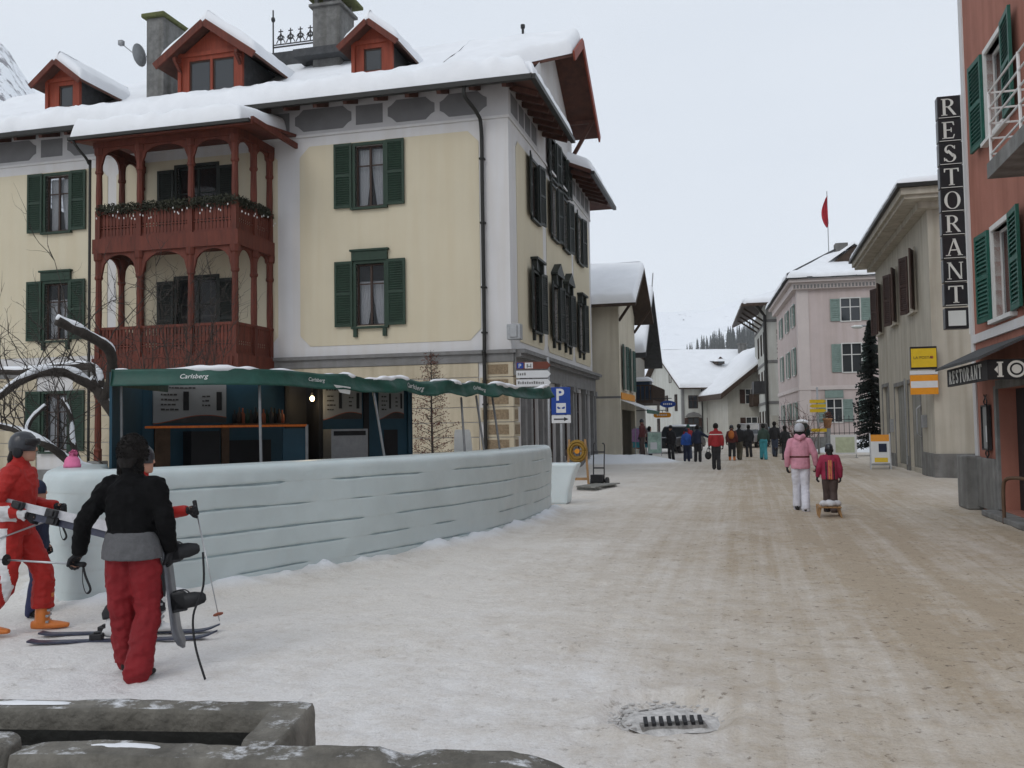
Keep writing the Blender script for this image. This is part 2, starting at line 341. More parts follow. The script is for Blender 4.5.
def ground_mat():
    m = bpy.data.materials.new('trodden_snow'); m.use_nodes = True; t = m.node_tree; b = t.nodes['Principled BSDF']
    b.inputs['Roughness'].default_value = .7; b.inputs['Specular IOR Level'].default_value = .25
    g = t.nodes.new('ShaderNodeNewGeometry')
    rot = t.nodes.new('ShaderNodeMapping'); rot.inputs['Rotation'].default_value = (0, 0, R(14.3)); lk(t, g.outputs['Position'], rot.inputs[0])
    sep = t.nodes.new('ShaderNodeSeparateXYZ'); lk(t, rot.outputs[0], sep.inputs[0])
    def noise(src, scale, detail=6, rough=.6, sc3=None):
        v = src
        if sc3:
            mm = t.nodes.new('ShaderNodeMapping'); mm.inputs['Scale'].default_value = sc3; lk(t, src, mm.inputs[0]); v = mm.outputs[0]
        n = t.nodes.new('ShaderNodeTexNoise'); n.inputs['Scale'].default_value = scale; n.inputs['Detail'].default_value = detail; n.inputs['Roughness'].default_value = rough
        lk(t, v, n.inputs[0]); return n.outputs[0]
    def mth(op, a, b_=None, c=None):
        n = t.nodes.new('ShaderNodeMath'); n.operation = op
        for i, x in enumerate((a, b_, c)):
            if x is None: continue
            if isinstance(x, (int, float)): n.inputs[i].default_value = x
            else: lk(t, x, n.inputs[i])
        return n.outputs[0]
    def ramp(x, p0, p1, c0=(0,0,0,1), c1=(1,1,1,1)):
        r = t.nodes.new('ShaderNodeValToRGB'); e = r.color_ramp.elements; e[0].position = p0; e[1].position = p1; e[0].color = c0; e[1].color = c1
        lk(t, x, r.inputs[0]); return r.outputs[0]
    P = rot.outputs[0]
    big = noise(P, .55, 5, .55); fine = noise(P, 3.4, 7, .68); trk = noise(P, 1.0, 6, .6, (2.6, .10, 1)); grit = noise(P, 55, 4, .75); speck = noise(P, 11, 4, .75)
    # dirt: driven lane between about s=-1 and s=6 carries brown grit
    x = sep.outputs[0]
    xl = mth('SUBTRACT', mth('ADD', x, mth('MULTIPLY_ADD', noise(P, .35, 4, .6), 2.4, -1.2)), mth('MULTIPLY', ramp(mth('MULTIPLY', sep.outputs[1], .05), .22, .75, (1,1,1,1), (0,0,0,1)), 1.9))
    lane = mth('MULTIPLY', ramp(mth('MULTIPLY_ADD', xl, .1, .5), .08, .52), ramp(mth('MULTIPLY_ADD', xl, .1, .1), .36, .80, (1,1,1,1), (.2,.2,.2,1)))
    a1 = mth('MULTIPLY_ADD', lane, .86, mth('MULTIPLY_ADD', big, .8, -.38))
    a2 = mth('ADD', a1, mth('MULTIPLY', mth('MULTIPLY_ADD', trk, 1.1, -.55), mth('MULTIPLY_ADD', lane, .75, .25))); a2 = mth('ADD', a2, mth('MULTIPLY', mth('MULTIPLY_ADD', noise(P, 1.0, 5, .65, (8.5, .13, 1)), .9, -.45), lane))
    a3 = mth('ADD', mth('ADD', a2, mth('MULTIPLY_ADD', fine, 1.0, -.5)), mth('MULTIPLY_ADD', noise(P, 14, 5, .7), .5, -.25))
    wob = mth('MULTIPLY_ADD', noise(P, .12, 2, .5), 1.6, -.8)
    for s0, amp in ((-.1, .30), (1.35, .40), (2.2, .28), (3.6, .34), (5.0, .22)):   # wheel tracks
        q = mth('DIVIDE', mth('SUBTRACT', mth('ADD', x, wob), s0), .16); g_ = mth('POWER', 2.718, mth('MULTIPLY', mth('MULTIPLY', q, q), -1))
        a3 = mth('ADD', a3, mth('MULTIPLY', mth('MULTIPLY', g_, amp), ramp(noise(P, .9, 4, .6, (1, .35, 1)), .40, .62)))
    d = ramp(a3, -.05, 1.0)
    c1 = t.nodes.new('ShaderNodeMix'); c1.data_type = 'RGBA'; c0 = t.nodes.new('ShaderNodeMix'); c0.data_type = 'RGBA'; c0.inputs[6].default_value = (.70, .665, .615, 1); c0.inputs[7].default_value = (.79, .78, .775, 1)
    wob2 = mth('MULTIPLY_ADD', noise(P, .5, 5, .6), 5.0, -2.5); sy = sep.outputs[1]
    fresh = mth('MULTIPLY', ramp(mth('MULTIPLY_ADD', mth('ADD', sy, wob2), .05, 0.), .24, .42, (1,1,1,1), (.10,.10,.10,1)), ramp(mth('MULTIPLY_ADD', mth('ADD', x, wob2), .1, .5), .38, .60, (1,1,1,1), (0,0,0,1)))
    lk(t, fresh, c0.inputs[0]); lk(t, c0.outputs[2], c1.inputs[6]); c1.inputs[7].default_value = (.42, .345, .255, 1); lk(t, d, c1.inputs[0])
    sk = mth('MULTIPLY', ramp(speck, .585, .67), mth('MULTIPLY_ADD', d, .9, .15))
    c2 = t.nodes.new('ShaderNodeMix'); c2.data_type = 'RGBA'; c2.inputs[7].default_value = (.17, .135, .10, 1); lk(t, c1.outputs[2], c2.inputs[6]); lk(t, sk, c2.inputs[0])
    gr = ramp(grit, .3, .75, (.84,.83,.82,1), (1.06,1.06,1.06,1))
    c3 = t.nodes.new('ShaderNodeMix'); c3.data_type = 'RGBA'; c3.blend_type = 'MULTIPLY'; c3.inputs[0].default_value = 1; lk(t, c2.outputs[2], c3.inputs[6]); lk(t, gr, c3.inputs[7])
    # banked snow (higher than the trodden surface) stays clean
    sz = t.nodes.new('ShaderNodeSeparateXYZ'); lk(t, g.outputs['Position'], sz.inputs[0])
    cl = ramp(sz.outputs[2], .05, .13)
    c4 = t.nodes.new('ShaderNodeMix'); c4.data_type = 'RGBA'; c4.inputs[7].default_value = (.76, .78, .81, 1); lk(t, cl, c4.inputs[0]); lk(t, c3.outputs[2], c4.inputs[6])
    lk(t, c4.outputs[2], b.inputs['Base Color'])
    hb = mth('ADD', mth('MULTIPLY', fine, 1.0), mth('ADD', mth('MULTIPLY', grit, .25), mth('MULTIPLY', noise(P, 12, 4, .6), .5)))
    bp = t.nodes.new('ShaderNodeBump'); bp.inputs['Strength'].default_value = .8; bp.inputs['Distance'].default_value = .04
    lk(t, hb, bp.inputs['Height']); lk(t, bp.outputs[0], b.inputs['Normal'])
    return m
me.materials.append(ground_mat())
ground = obj('ground', me); ground['kind'] = 'structure'

# ---------------------------------------------------------------- windows (built once, meshes shared)
def shutter_mesh(w_, h, m, slat=.075):
    b = MB(); t = .05; fr = .075
    b.bb(-w_/2, -w_/2+fr, 0, t, 0, h).bb(w_/2-fr, w_/2, 0, t, 0, h)
    for z in (0, h*.5-.04, h-.09): b.bb(-w_/2+fr, w_/2-fr, .002, t-.002, z, z+.09)
    z = .10
    while z < h-.12:
        if not (h*.5-.07 < z < h*.5+.05): b.add([(-w_/2+fr,.004,z),(w_/2-fr,.004,z),(w_/2-fr,.04,z+slat*.85),(-w_/2+fr,.04,z+slat*.85),(-w_/2+fr,.004,z+.012),(w_/2-fr,.004,z+.012)], [(0,1,2,3),(4,5,2,3),(0,1,5,4)])
        z += slat
    b.bb(-w_/2+fr, w_/2-fr, t-.008, t-.004, .09, h-.09)
    return b.mesh('shutter', m)
def curtain_mesh(w_, h, side):
    """gathered half curtain, drawn back to one side"""
    b = MB(); n = 14; rows = 8; V = []; F = []
    for j in range(rows+1):
        v = j/rows; z = h*(1-v)
        inner = .485*w_*(1-.50*max(0, v-.18)**1.2)
        for i in range(n+1):
            x = -w_/2+.02+(inner)*i/n
            V.append((side*x, .03*math.sin(i*2.1+v)+.02, z))
    for j in range(rows):
        for i in range(n): a = j*(n+1)+i; F.append((a, a+1, a+n+2, a+n+1))
    b.add(V, F); return b.mesh('curtain', 'curtain', True)
def window_parts(w_, h, cas, frame, sh=None, shw=.62, lintel=None, curt=True, bars=(1, 1), pane='pane', rec=.16, sill=True, brackets=False, casw=.10, shmat=None, shrot=0):
    parts = []
    b = MB(); p = -.045
    b.bb(-w_/2-casw, -w_/2, p, rec, -casw*.3, h+casw).bb(w_/2, w_/2+casw, p, rec, -casw*.3, h+casw).bb(-w_/2, w_/2, p, rec, h, h+casw)
    if sill: b.bb(-w_/2-casw-.05, w_/2+casw+.05, -.12, rec, -casw*.3-.07, -casw*.3)
    if brackets:
        for s in (-1, 1): b.bb(s*(w_/2+.02)-.06, s*(w_/2+.02)+.06, -.10, 0, -.36, -casw*.3-.07)
    if lintel == 'box': b.bb(-w_/2-casw-.03, w_/2+casw+.03, -.10, 0, h+casw, h+casw+.30).bb(-w_/2-casw-.08, w_/2+casw+.08, -.15, 0, h+casw+.30, h+casw+.36)
    if lintel in ('flat', 'tri'):
        b.bb(-w_/2-casw, w_/2+casw, -.09, 0, h+casw, h+casw+.28).bb(-w_/2-casw-.12, w_/2+casw+.12, -.26, 0, h+casw+.28, h+casw+.36)
        for s in (-1, 1): b.bb(s*(w_/2+.02)-.07, s*(w_/2+.02)+.07, -.2, 0, h+casw-.05, h+casw+.28)
    if lintel == 'tri': b.prism([(-w_/2-casw-.12, h+casw+.36), (w_/2+casw+.12, h+casw+.36), (0, h+casw+.78)], -.26, 0)
    parts.append(('window', b.mesh('window', cas)))
    b = MB(); f = .055; y0, y1 = .10, .15
    b.bb(-w_/2, -w_/2+f, y0, y1, 0, h).bb(w_/2-f, w_/2, y0, y1, 0, h).bb(-w_/2+f, w_/2-f, y0, y1, 0, f).bb(-w_/2+f, w_/2-f, y0, y1, h-f, h)
    nx, nz_ = bars
    for i in range(1, nx+1): x = -w_/2+w_*i/(nx+1); b.bb(x-.035, x+.035, y0-.01, y1+.003, f, h-f)
    zs = [h*.68] if nz_ == 1 else [h*(k+1)/(nz_+1) for k in range(nz_)]
    for z in zs: b.bb(-w_/2+f, w_/2-f, y0+.005, y1-.003, z-.02, z+.02)
    parts.append(('sash', b.mesh('sash', frame)))
    xs = [-w_/2+f]+[-w_/2+w_*i/(nx+1) for i in range(1, nx+1)]+[w_/2-f]
    for i in range(len(xs)-1): parts.append(('pane', MB().bb(xs[i], xs[i+1], .12, .128, f*.6, h-f*.6).mesh('pane', pane)))
    if curt:
        for s in (1, -1):
            me_ = curtain_mesh(w_*.98, h*(.95 if lintel is None else .72), s); me_.transform(Matrix.Translation((0, .22, .02))); parts.append(('curtain', me_))
    if sh:
        for s in (-1, 1):
            me_ = sh.copy()
            me_.transform(Matrix.Translation((s*(w_/2+casw), -.04, -.02)) @ Matrix.Rotation(-s*shrot, 4, 'Z') @ Matrix.Translation((s*(shw/2+.005), -.055, 0)))
            parts.append(('shutter', me_))
    return parts
SH_main = shutter_mesh(.62, 2.1, 'shutter_green'); SH_dark = shutter_mesh(.60, 2.1, 'shutter_dark')
W_up = window_parts(.96, 1.98, 'shutter_green', 'frame_brown', SH_main)
W_low = window_parts(.96, 1.98, 'shutter_green', 'frame_brown', SH_main, lintel='box', brackets=True)
W_rup = window_parts(.96, 1.98, 'shutter_dark', 'frame_brown', SH_dark, .60, curt=False, shrot=R(9))
W_rflat = window_parts(.96, 1.98, 'shutter_dark', 'frame_brown', SH_dark, .60, lintel='flat', brackets=True, curt=False, shrot=R(9))
W_rtri = window_parts(.96, 1.98, 'shutter_dark', 'frame_brown', SH_dark, .60, lintel='tri', brackets=True, curt=False, shrot=R(9))
W_att = window_parts(.9, 1.55, 'shutter_dark', 'frame_brown', shutter_mesh(.58, 1.6, 'shutter_dark'), .58, curt=False, shrot=R(6))
W_door = window_parts(1.5, 2.72, 'shutter_dark', 'shutter_dark', shutter_mesh(.62, 2.68, 'shutter_dark'), .62, curt=False, bars=(1, 1), sill=False)

# ---------------------------------------------------------------- the corner house
HZ = R(-14.3)
house = thing('corner_house', 'large cream corner house with green shutters, red wooden loggia and thick snow on its roof', 'house', (0, 28, 0), HZ)
left_w = [(4.6, 8.85, W_up, .96, 1.98), (4.6, 5.02, W_low, .96, 1.98), (16.4, 8.85, W_up, .96, 1.98), (16.4, 5.02, W_low, .96, 1.98), (16.4, 1.15, W_up, .96, 1.98),
          (10.85, 7.95, W_door, 1.5, 2.72), (10.85, 4.15, W_door, 1.5, 2.72)]
right_w = [(3.4, 8.8, W_rup), (6.7, 8.8, W_rup), (8.95, 8.8, W_rup), (12.1, 8.8, W_rup), (3.4, 4.98, W_rflat), (6.7, 4.98, W_rtri), (8.95, 4.98, W_rtri), (12.1, 4.98, W_rflat)]
holesL = [(-a-w_/2, -a+w_/2, z, z+h) for a, z, k, w_, h in left_w]
holesR = [(b-.48, b+.48, z, z+1.98) for b, z, k in right_w]
shops = [(2.2, 3.5), (4.6, 6.4), (7.4, 9.2), (10.2, 12.0), (13.0, 14.2)]
b = MB(); wall(b, -25, 0, 0, 12.45, holesL)
r = MB(); wall(r, 0, 15.2, 0, 11.0, holesR+[(x0, x1, .35, 3.15) for x0, x1 in shops])
wall(r, 0, 3.3, 11.0, 12.6, []); wall(r, 10.9, 15.2, 11.0, 12.6, []); wall(r, 3.3, 10.9, 11.0, 13.95, [(6.7-.45, 6.7+.45, 11.05, 12.6), (8.95-.45, 8.95+.45, 11.05, 12.6)])
r.add([(3.3,0,13.95),(10.9,0,13.95),(7.1,0,16.35)], [(0,1,2)])
merge(b, rotv(r, R(90)))
b.add([(-25,15.2,0),(0,15.2,0),(0,15.2,12.5),(-25,15.2,12.5),(-25,0,0),(-25,0,12.5)], [(0,1,2,3),(4,0,3,5)])
b.add([(-25,.01,4),(-.01,.01,4),(-.01,15.1,4),(-25,15.1,4)], [(0,1,2,3)]); b.add([(-25,.01,7.8),(-.01,.01,7.8),(-.01,15.1,7.8),(-25,15.1,7.8)], [(0,1,2,3)])
b.build('wall', 'white_render', house)
# cream fields, standing 18 mm proud
def panel(x0, x1, z0, z1, holes, rz=0., name='wall_field', m='cream', ch=.35):
    q = MB(); y = -.018
    hs = [(h[0], h[1], max(h[2], z0), min(h[3], z1)) for h in holes if h[0] > x0 and h[1] < x1 and h[3] > z0+.3 and h[2] < z1-.3]
    wall(q, x0+ch, x1-ch, z0, z1, hs, y, .018)
    for s, xa, xb in ((-1, x0, x0+ch), (1, x1, x1-ch)):
        q.add([(xa,y,z0+ch),(xb,y,z0),(xb,y,z1),(xa,y,z1-ch)], [(0,1,2,3)])
        q.add([(xa,y,z0+ch),(xa,y,z1-ch),(xa,0,z1-ch),(xa,0,z0+ch)], [(0,1,2,3)])
    q.add([(x0+ch,y,z1),(x1-ch,y,z1),(x1-ch,0,z1),(x0+ch,0,z1)], [(0,1,2,3)]); q.add([(x0+ch,y,z0),(x1-ch,y,z0),(x1-ch,0,z0),(x0+ch,0,z0)], [(0,1,2,3)])
    rotv(q, rz); return q.build(name, m, house)
panel(-7.05, -.95, 4.42, 10.97, holesL); panel(-14.0, -7.85, 4.42, 10.97, holesL); panel(-24.5, -14.35, 4.42, 10.97, holesL)
panel(.9, 4.75, 4.42, 10.85, holesR, R(90), ch=.2); panel(5.35, 10.3, 4.42, 10.85, holesR, R(90), ch=.2); panel(10.75, 14.7, 4.42, 10.85, holesR, R(90), ch=.2)
for a, z, k, w_, h in left_w: instance(k, house, (-a, -.018, z))
for bb_, z, k in right_w: instance(k, house, (.018, bb_, z), R(90))
for bb_ in (6.7, 8.95): instance(W_att, house, (0, bb_, 11.05), R(90))
# painted frieze under the eaves
MB().bb(-25, .03, -.03, 0, 11.36, 12.35).build('frieze_band', 'frieze_light', house)
for ya, yb in ((0, 4.2), (10.2, 15.2)): MB().bb(0, .03, ya, yb, 11.36, 12.35).build('frieze_band', 'frieze_light', house)
def frieze_panel(x0, x1, rz, octo):
    z0, z1 = 11.47, 12.2; c = .16 if octo else 0; q = MB(); zm = (z0+z1)/2
    if octo: poly = [(x0, zm-.14), (x0+.12, zm-.2), (x0+.3, z0), (x1-.3, z0), (x1-.12, zm-.2), (x1, zm-.14), (x1, zm+.14), (x1-.12, zm+.2), (x1-.3, z1), (x0+.3, z1), (x0+.12, zm+.2), (x0, zm+.14)]
    else: poly = [(x0, z0+.05), (x1, z0+.05), (x1, z1-.05), (x0, z1-.05)]
    q.prism(poly, -.036, -.02); rotv(q, rz, (0,0,0)); q.build('frieze_panel', 'frieze_grey', house)
for x0, x1, o in [(-2.2,-.66,1),(-3.95,-2.37,1),(-5.05,-4.12,0),(-7.2,-5.2,1),(-8.4,-7.4,0),(-16.0,-14.2,1),(-17.1,-16.2,0),(-19.2,-17.3,1),(-20.5,-19.4,0),(-22.6,-20.7,1)]: frieze_panel(x0, x1, 0, o)
for x0, x1, o in [(.25,1.15,0),(1.3,2.0,0),(2.15,2.95,0),(3.1,3.9,0),(10.5,11.4,0),(11.6,12.5,0),(12.7,13.6,0),(13.8,14.7,0)]: frieze_panel(x0, x1, R(90), o)
MB().bb(-25, .05, -.06, 0, 11.28, 11.36).bb(.0, .05, 0, 15.2, 11.28, 11.36).build('string_course', 'white_render', house)
# string course over the ground floor
q = MB(); q.bb(-25, .16, -.16, 0, 3.98, 4.09).bb(-25, .08, -.08, 0, 3.72, 3.98); q.build('cornice', 'grey_stone', house)
q = MB(); q.bb(0, .42, 0, 15.4, 3.98, 4.1).bb(0, .30, 0, 15.3, 3.86, 3.98).bb(0, .14, 0, 15.2, 3.3, 3.86); q.build('shop_cornice', 'grey_stone', house)
# rusticated ground floor
for i in range(7):
    z0 = .5+i*.46
    for xa, xb in ((-7.8, -1.05), (-15.7, -8.0), (-24, -17.2)):
        MB().bb(xa, xb, -.045, 0, z0+.012, z0+.448).build('stone_course', 'rust_cream', house, bevel=.012)
for i in range(7):
    z0 = .5+i*.46; wd = 1.0 if i % 2 else .82
    o = MB().bb(-wd, .05, -.055, 0, z0+.012, z0+.448).bb(.0, .052, 0, .55 if i % 2 else .75, z0+.012, z0+.448).build('quoin', 'rust_cream', house)
    MB().bb(-wd+.07, -.10, -.064, -.05, z0+.08, z0+.38).build('sgraffito_panel', 'sgraffito', o)
    MB().bb(.05, .061, .10, (.55 if i % 2 else .75)-.07, z0+.08, z0+.38).build('sgraffito_panel', 'sgraffito', o)
MB().bb(-25, .08, -.08, 0, 0, .5).bb(0, .08, 0, 15.2, 0, .34).build('plinth', 'grey_stone', house)
# shop front on the street side: pilasters and dark glazed bays
for i, y in enumerate([1.2, 2.0, 3.7, 4.4, 6.6, 7.2, 9.4, 10.0, 12.2, 12.8, 14.4, 15.0]):
    q = MB().bb(.0, .16, y-.13, y+.13, .34, 3.3).bb(0, .2, y-.17, y+.17, .34, .6).bb(0, .22, y-.18, y+.18, 3.08, 3.3); q.build('pilaster', 'grey_stone', house, bevel=.012)
for y0, y1 in shops:
    o = MB().bb(-.16, -.1, y0, y0+.08, .35, 3.15).bb(-.16, -.1, y1-.08, y1, .35, 3.15).bb(-.16, -.1, y0+.08, y1-.08, 3.05, 3.15).bb(-.16, -.1, y0+.08, y1-.08, .35, .8).bb(-.155, -.105, (y0+y1)/2-.03, (y0+y1)/2+.03, .8, 3.05).bb(-.155, -.105, y0+.08, y1-.08, 2.3, 2.36).build('shop_window', 'frame_brown', house)
    MB().bb(-.14, -.135, y0+.05, y1-.05, .7, 3.1).build('pane', 'pane_far', o)
# roof
def slab(mb, P, t):
    n = len(P); lo = [(x, y, z-t) for x, y, z in P]
    mb.add(list(P)+lo, [tuple(range(n)), tuple(range(2*n-1, n-1, -1))]+[(i, (i+1) % n, (i+1) % n+n, i+n) for i in range(n)])
RF = dict(lowf=[(-25,-1,12.2),(1,-1,12.2),(-3.3,3.3,14.0),(-25,3.3,14.0)], upf=[(-25,3.3,14.0),(-3.3,3.3,14.0),(1.15,5.3,15.316),(1.15,7.1,16.5),(-25,7.1,16.5)],
          upb=[(-25,10.9,14.0),(-25,7.1,16.5),(1.15,7.1,16.5),(1.15,10.9,14.0)], lowb=[(-25,16.2,12.2),(-25,10.9,14.0),(-3.3,10.9,14.0),(1,16.2,12.2)],
          sk1=[(1,-1,12.2),(1,5.4,12.2),(-3.3,5.4,14.0),(-3.3,3.3,14.0)], sk2=[(1,9.7,12.2),(1,16.2,12.2),(-3.3,10.9,14.0),(-3.3,9.7,14.0)])
q = MB()
for k, P in RF.items(): slab(q, P, .16)
roof = q.build('roof', 'soffit_wood', house)
def sn(c, *a, **k): return snow_sheet(c, *a, **k)
q = sn([(-25,-1.08,12.18),(.98,-1.08,12.18),(-3.3,3.3,14.0),(-25,3.3,14.0)], .56, 150, 14, (0,1,1,0), .26, .14, .8, 1)
merge(q, sn([(-25,3.25,14.0),(-3.3,3.25,14.0),(-3.3,7.1,16.5),(-25,7.1,16.5)], .52, 60, 8, (0,0,0,0), .3, .10, .6, 2))
merge(q, sn([(-3.3,3.25,14.0),(1.12,5.25,15.3),(1.12,7.1,16.5),(-3.3,7.1,16.5)], .5, 14, 8, (0,1,1,0), .3, .08, .6, 2))
merge(q, sn([(1.12,10.95,14.0),(-25,10.95,14.0),(-25,7.1,16.5),(1.12,7.1,16.5)], .36, 20, 4, (1,0,1,0), .3, .05, .6, 3))
merge(q, sn([(1.07,-1.05,12.18),(1.07,5.38,12.18),(-3.3,5.38,14.0),(-3.3,3.3,14.0)], .46, 26, 6, (1,1,1,0), .34, .06, .8, 4))
merge(q, sn([(1.07,9.72,12.18),(1.07,16.1,12.18),(-3.3,10.9,14.0),(-3.3,9.72,14.0)], .46, 26, 6, (1,1,1,0), .34, .06, .8, 5))
q.build('snow_cover', 'snow', roof, True)
q = MB(); q.bar((-25,-1.06,12.06), (1.02,-1.06,12.06), .16, .15); q.bar((1.06,-1.1,12.06), (1.06,5.4,12.06), .16, .15); q.bar((1.06,9.7,12.06), (1.06,16.2,12.06), .16, .15)
q.build('gutter', 'gutter', roof)
q = MB()                                              # barge boards of the end gable
for y0, z0, y1, z1 in ((5.2,15.25,7.1,16.5),(7.1,16.5,11.0,13.93)): q.bar((1.19, y0, z0-.12), (1.19, y1, z1-.12), .07, .34)
q.build('barge_board', 'dormer_red', roof)
for y in (10.1,): MB().bar((.0, y, 12.6), (1.0, y, 14.25), .14).bar((-.2, y, 14.3), (1.1, y, 14.3), .14).build('gable_strut', 'soffit_wood', roof)
x = -24.6
while x < .4: MB().bar((x, 0, 12.30), (x, -.92, 11.98), .13, .15).build('rafter_tail', 'soffit_wood', roof); x += 1.03
for y in list(np.arange(.2, 5.3, .8))+list(np.arange(10, 15.6, .8)): MB().bar((0, y, 12.30), (.92, y, 11.98), .13, .15).build('rafter_tail', 'soffit_wood', roof)
# downpipe
q = MB(); q.tube(catmull([(-1.1,-1.0,11.98),(-1.08,-.95,11.7),(-.86,-.45,11.35),(-.82,-.14,10.95),(-.82,-.12,9),(-.82,-.12,4.3),(-.82,-.24,4.05),(-.82,-.16,3.6),(-.82,-.14,.2)], 5), .06, 10)
for z in (10, 8, 6, 4.6, 2.4): q.bb(-.9, -.74, -.19, 0, z, z+.05)
q.build('downpipe', 'gutter', house, True)
q = MB().tube(catmull([(-13.7,-.95,11.98),(-13.72,-.7,11.6),(-13.72,-.25,11.1),(-13.72,-.12,10.6),(-13.72,-.12,.2)], 5), .055, 8); q.build('downpipe', 'gutter', house, True)
MB().bb(-.05, .38, -.36, -.06, 4.36, 4.83).bb(.05, .28, -.40, -.36, 4.42, 4.78).bb(.1, .2, -.06, .02, 4.5, 4.65).build('wall_lamp', 'galv', house, bevel=.03)
# dormers
def dormer(a, w_, z0, ze, za, y0, ovh, wins, big):
    o = MB(); x0, x1 = -a-w_/2, -a+w_/2
    o.bb(x0+.12, x1-.12, y0+.12, y0+4.2, z0, ze)
    hw = w_/2; o.prism([(x0+.12, ze), (x1-.12, ze), (-a, ze+(za-ze)*.86)], y0+.12, y0+4.2)
    o = o.build('dormer', 'roof_slate', house)
    q = MB(); wh = [( -a+cx-ww/2, -a+cx+ww/2, z1, z2) for cx, ww, z1, z2 in wins]
    wall(q, x0, x1, z0, ze, wh, y0, .12); q.prism([(x0, ze), (x1, ze), (-a, ze+(za-ze)*.82)], y0, y0+.10)
    for s in (x0, x1): q.bar((s, y0-.02, z0), (s, y0-.02, ze+.1), .13, .13)
    q.bar((x0, y0-.035, ze+.02), (x1, y0-.035, ze+.02), .05, .14); q.build('dormer_front', 'dormer_red', o)
    for a0, a1, z1, z2 in wh:
        f = MB().bb(a0, a0+.06, y0+.05, y0+.1, z1, z2).bb(a1-.06, a1, y0+.05, y0+.1, z1, z2).bb(a0+.06, a1-.06, y0+.05, y0+.1, z2-.06, z2).bb(a0+.06, a1-.06, y0+.05, y0+.1, z1, z1+.06).build('dormer_window', 'frame_brown', o)
        MB().bb(a0+.05, a1-.05, y0+.07, y0+.08, z1+.05, z2-.05).build('dormer_pane', 'pane_far', o)
    ex = hw+ovh; ey = ze-(za-ze)/hw*ovh*.55; q = MB()
    for s in (-1, 1):
        slab(q, [(-a, y0-.45, za), (-a+s*ex, y0-.45, ey), (-a+s*ex, y0+4.4, ey), (-a, y0+4.4, za)] if s < 0 else [(-a, y0-.45, za), (-a, y0+4.4, za), (-a+s*ex, y0+4.4, ey), (-a+s*ex, y0-.45, ey)], .10)
    q.build('dormer_roof', 'soffit_wood', o)
    q = MB()
    for s in (-1, 1): q.bar((-a+s*.02, y0-.49, za-.10), (-a+s*ex, y0-.49, ey-.10), .07, .26 if big else .2)
    if big:
        for s in (-1, 1): q.bar((-a+s*(hw-.02), y0-.4, ze-.25), (-a+s*(hw-.02), y0, ze-.6), .1); q.bar((-a+s*(hw-.0), y0-.42, ze-.2), (-a+s*(hw-.0), y0+.1, ze-.2), .12)
    q.build('dormer_barge', 'red_wood', o)
    q = sn([(-a+ex-.03,y0-.36,ey),(-a+ex-.03,y0+4.4,ey),(-a,y0+4.4,za),(-a,y0-.36,za)], .48 if big else .40, 14, 8, (1,0,1,0), .22, .05, 1.2, a, .03)
    merge(q, sn([(-a-ex+.03,y0+4.4,ey),(-a-ex+.03,y0-.36,ey),(-a,y0-.36,za),(-a,y0+4.4,za)], .48 if big else .40, 14, 8, (0,1,1,0), .22, .05, 1.2, a+5, .03))
    q.build('dormer_snow', 'snow', o, True)
dormer(5.3, 1.4, 13.2, 15.1, 15.75, 2.0, .38, [(0, .66, 14.1, 14.9)], False)
dormer(11.6, 2.5, 13.2, 15.45, 16.5, 2.0, .75, [(-.46, .86, 13.9, 15.25), (.5, .86, 13.9, 15.25)], True)
dormer(17.9, 1.4, 13.2, 15.15, 15.8, 2.0, .40, [(.1, .62, 14.1, 14.95)], False)
# chimneys
q = MB().bb(-14.95, -14.2, 2.9, 4.6, 13, 17.55); ch = q.build('chimney', 'chimney_stone', house, bevel=.03)
MB().bb(-15.1, -14.1, 2.75, 4.75, 17.55, 17.72).build('chimney_cap', 'moss', ch, bevel=.05)
q = MB().bb(-9.3, -8.15, 5.5, 6.9, 14, 18.4).bb(-9.42, -8.03, 5.38, 7.02, 18.4, 18.52)
for x_, y_ in ((-9.25,5.55),(-8.35,5.55),(-9.25,6.7),(-8.35,6.7)): q.bb(x_, x_+.15, y_, y_+.15, 18.52, 18.85)
q.bb(-9.0, -8.5, 5.8, 6.6, 18.5, 18.84)
ch = q.build('chimney', 'chimney_stone', house, bevel=.02)
MB().bb(-9.6, -7.85, 5.2, 7.2, 18.85, 19.0).build('chimney_cap', 'moss', ch, bevel=.05)
q = MB().bb(-9.9, -7.6, 5.0, 7.3, 16.3, 16.6).bb(-12.5, -9.5, 6.6, 7.6, 16.4, 17.3); q.build('ridge_slates', 'roof_slate', house)
q = MB().tube([(-1.15,7.1,16.4),(-1.15,7.1,17.25)], .05, 8).tube([(-1.15,7.1,17.25),(-1.15,7.1,17.38)], .09, 8); q.build('vent_pipe', 'iron', house)
# wrought-iron ridge cresting
q = MB(); q.tube([(-11.9,7.1,17.0),(-11.9,7.1,19.35)], .035, 6).ell((-11.9,7.1,18.95), (.09,.09,.12), 8, 6).bar((-11.9,7.1,17.75), (-9.6,7.1,17.75), .05).bar((-11.9,7.1,17.85), (-9.6,7.1,17.85), .04)
for i in range(5):
    cx = -11.55+i*.45
    for s in (-1, 1): q.tube([(cx+s*(.16-.13*t/9)*math.cos(t*.75), 7.1, 18.1+(.16-.12*t/9)*math.sin(t*.75)) for t in range(10)], .022, 5)
    q.bar((cx, 7.1, 17.85), (cx, 7.1, 18.5), .035).bar((cx-.1, 7.1, 18.4), (cx+.1, 7.1, 18.4), .035); q.tube([(cx-.2, 7.1, 17.9), (cx-.08, 7.1, 18.12), (cx, 7.1, 18.35)], .02, 5).tube([(cx+.2, 7.1, 17.9), (cx+.08, 7.1, 18.12), (cx, 7.1, 18.35)], .02, 5)
q.build('ridge_cresting', 'iron', house)
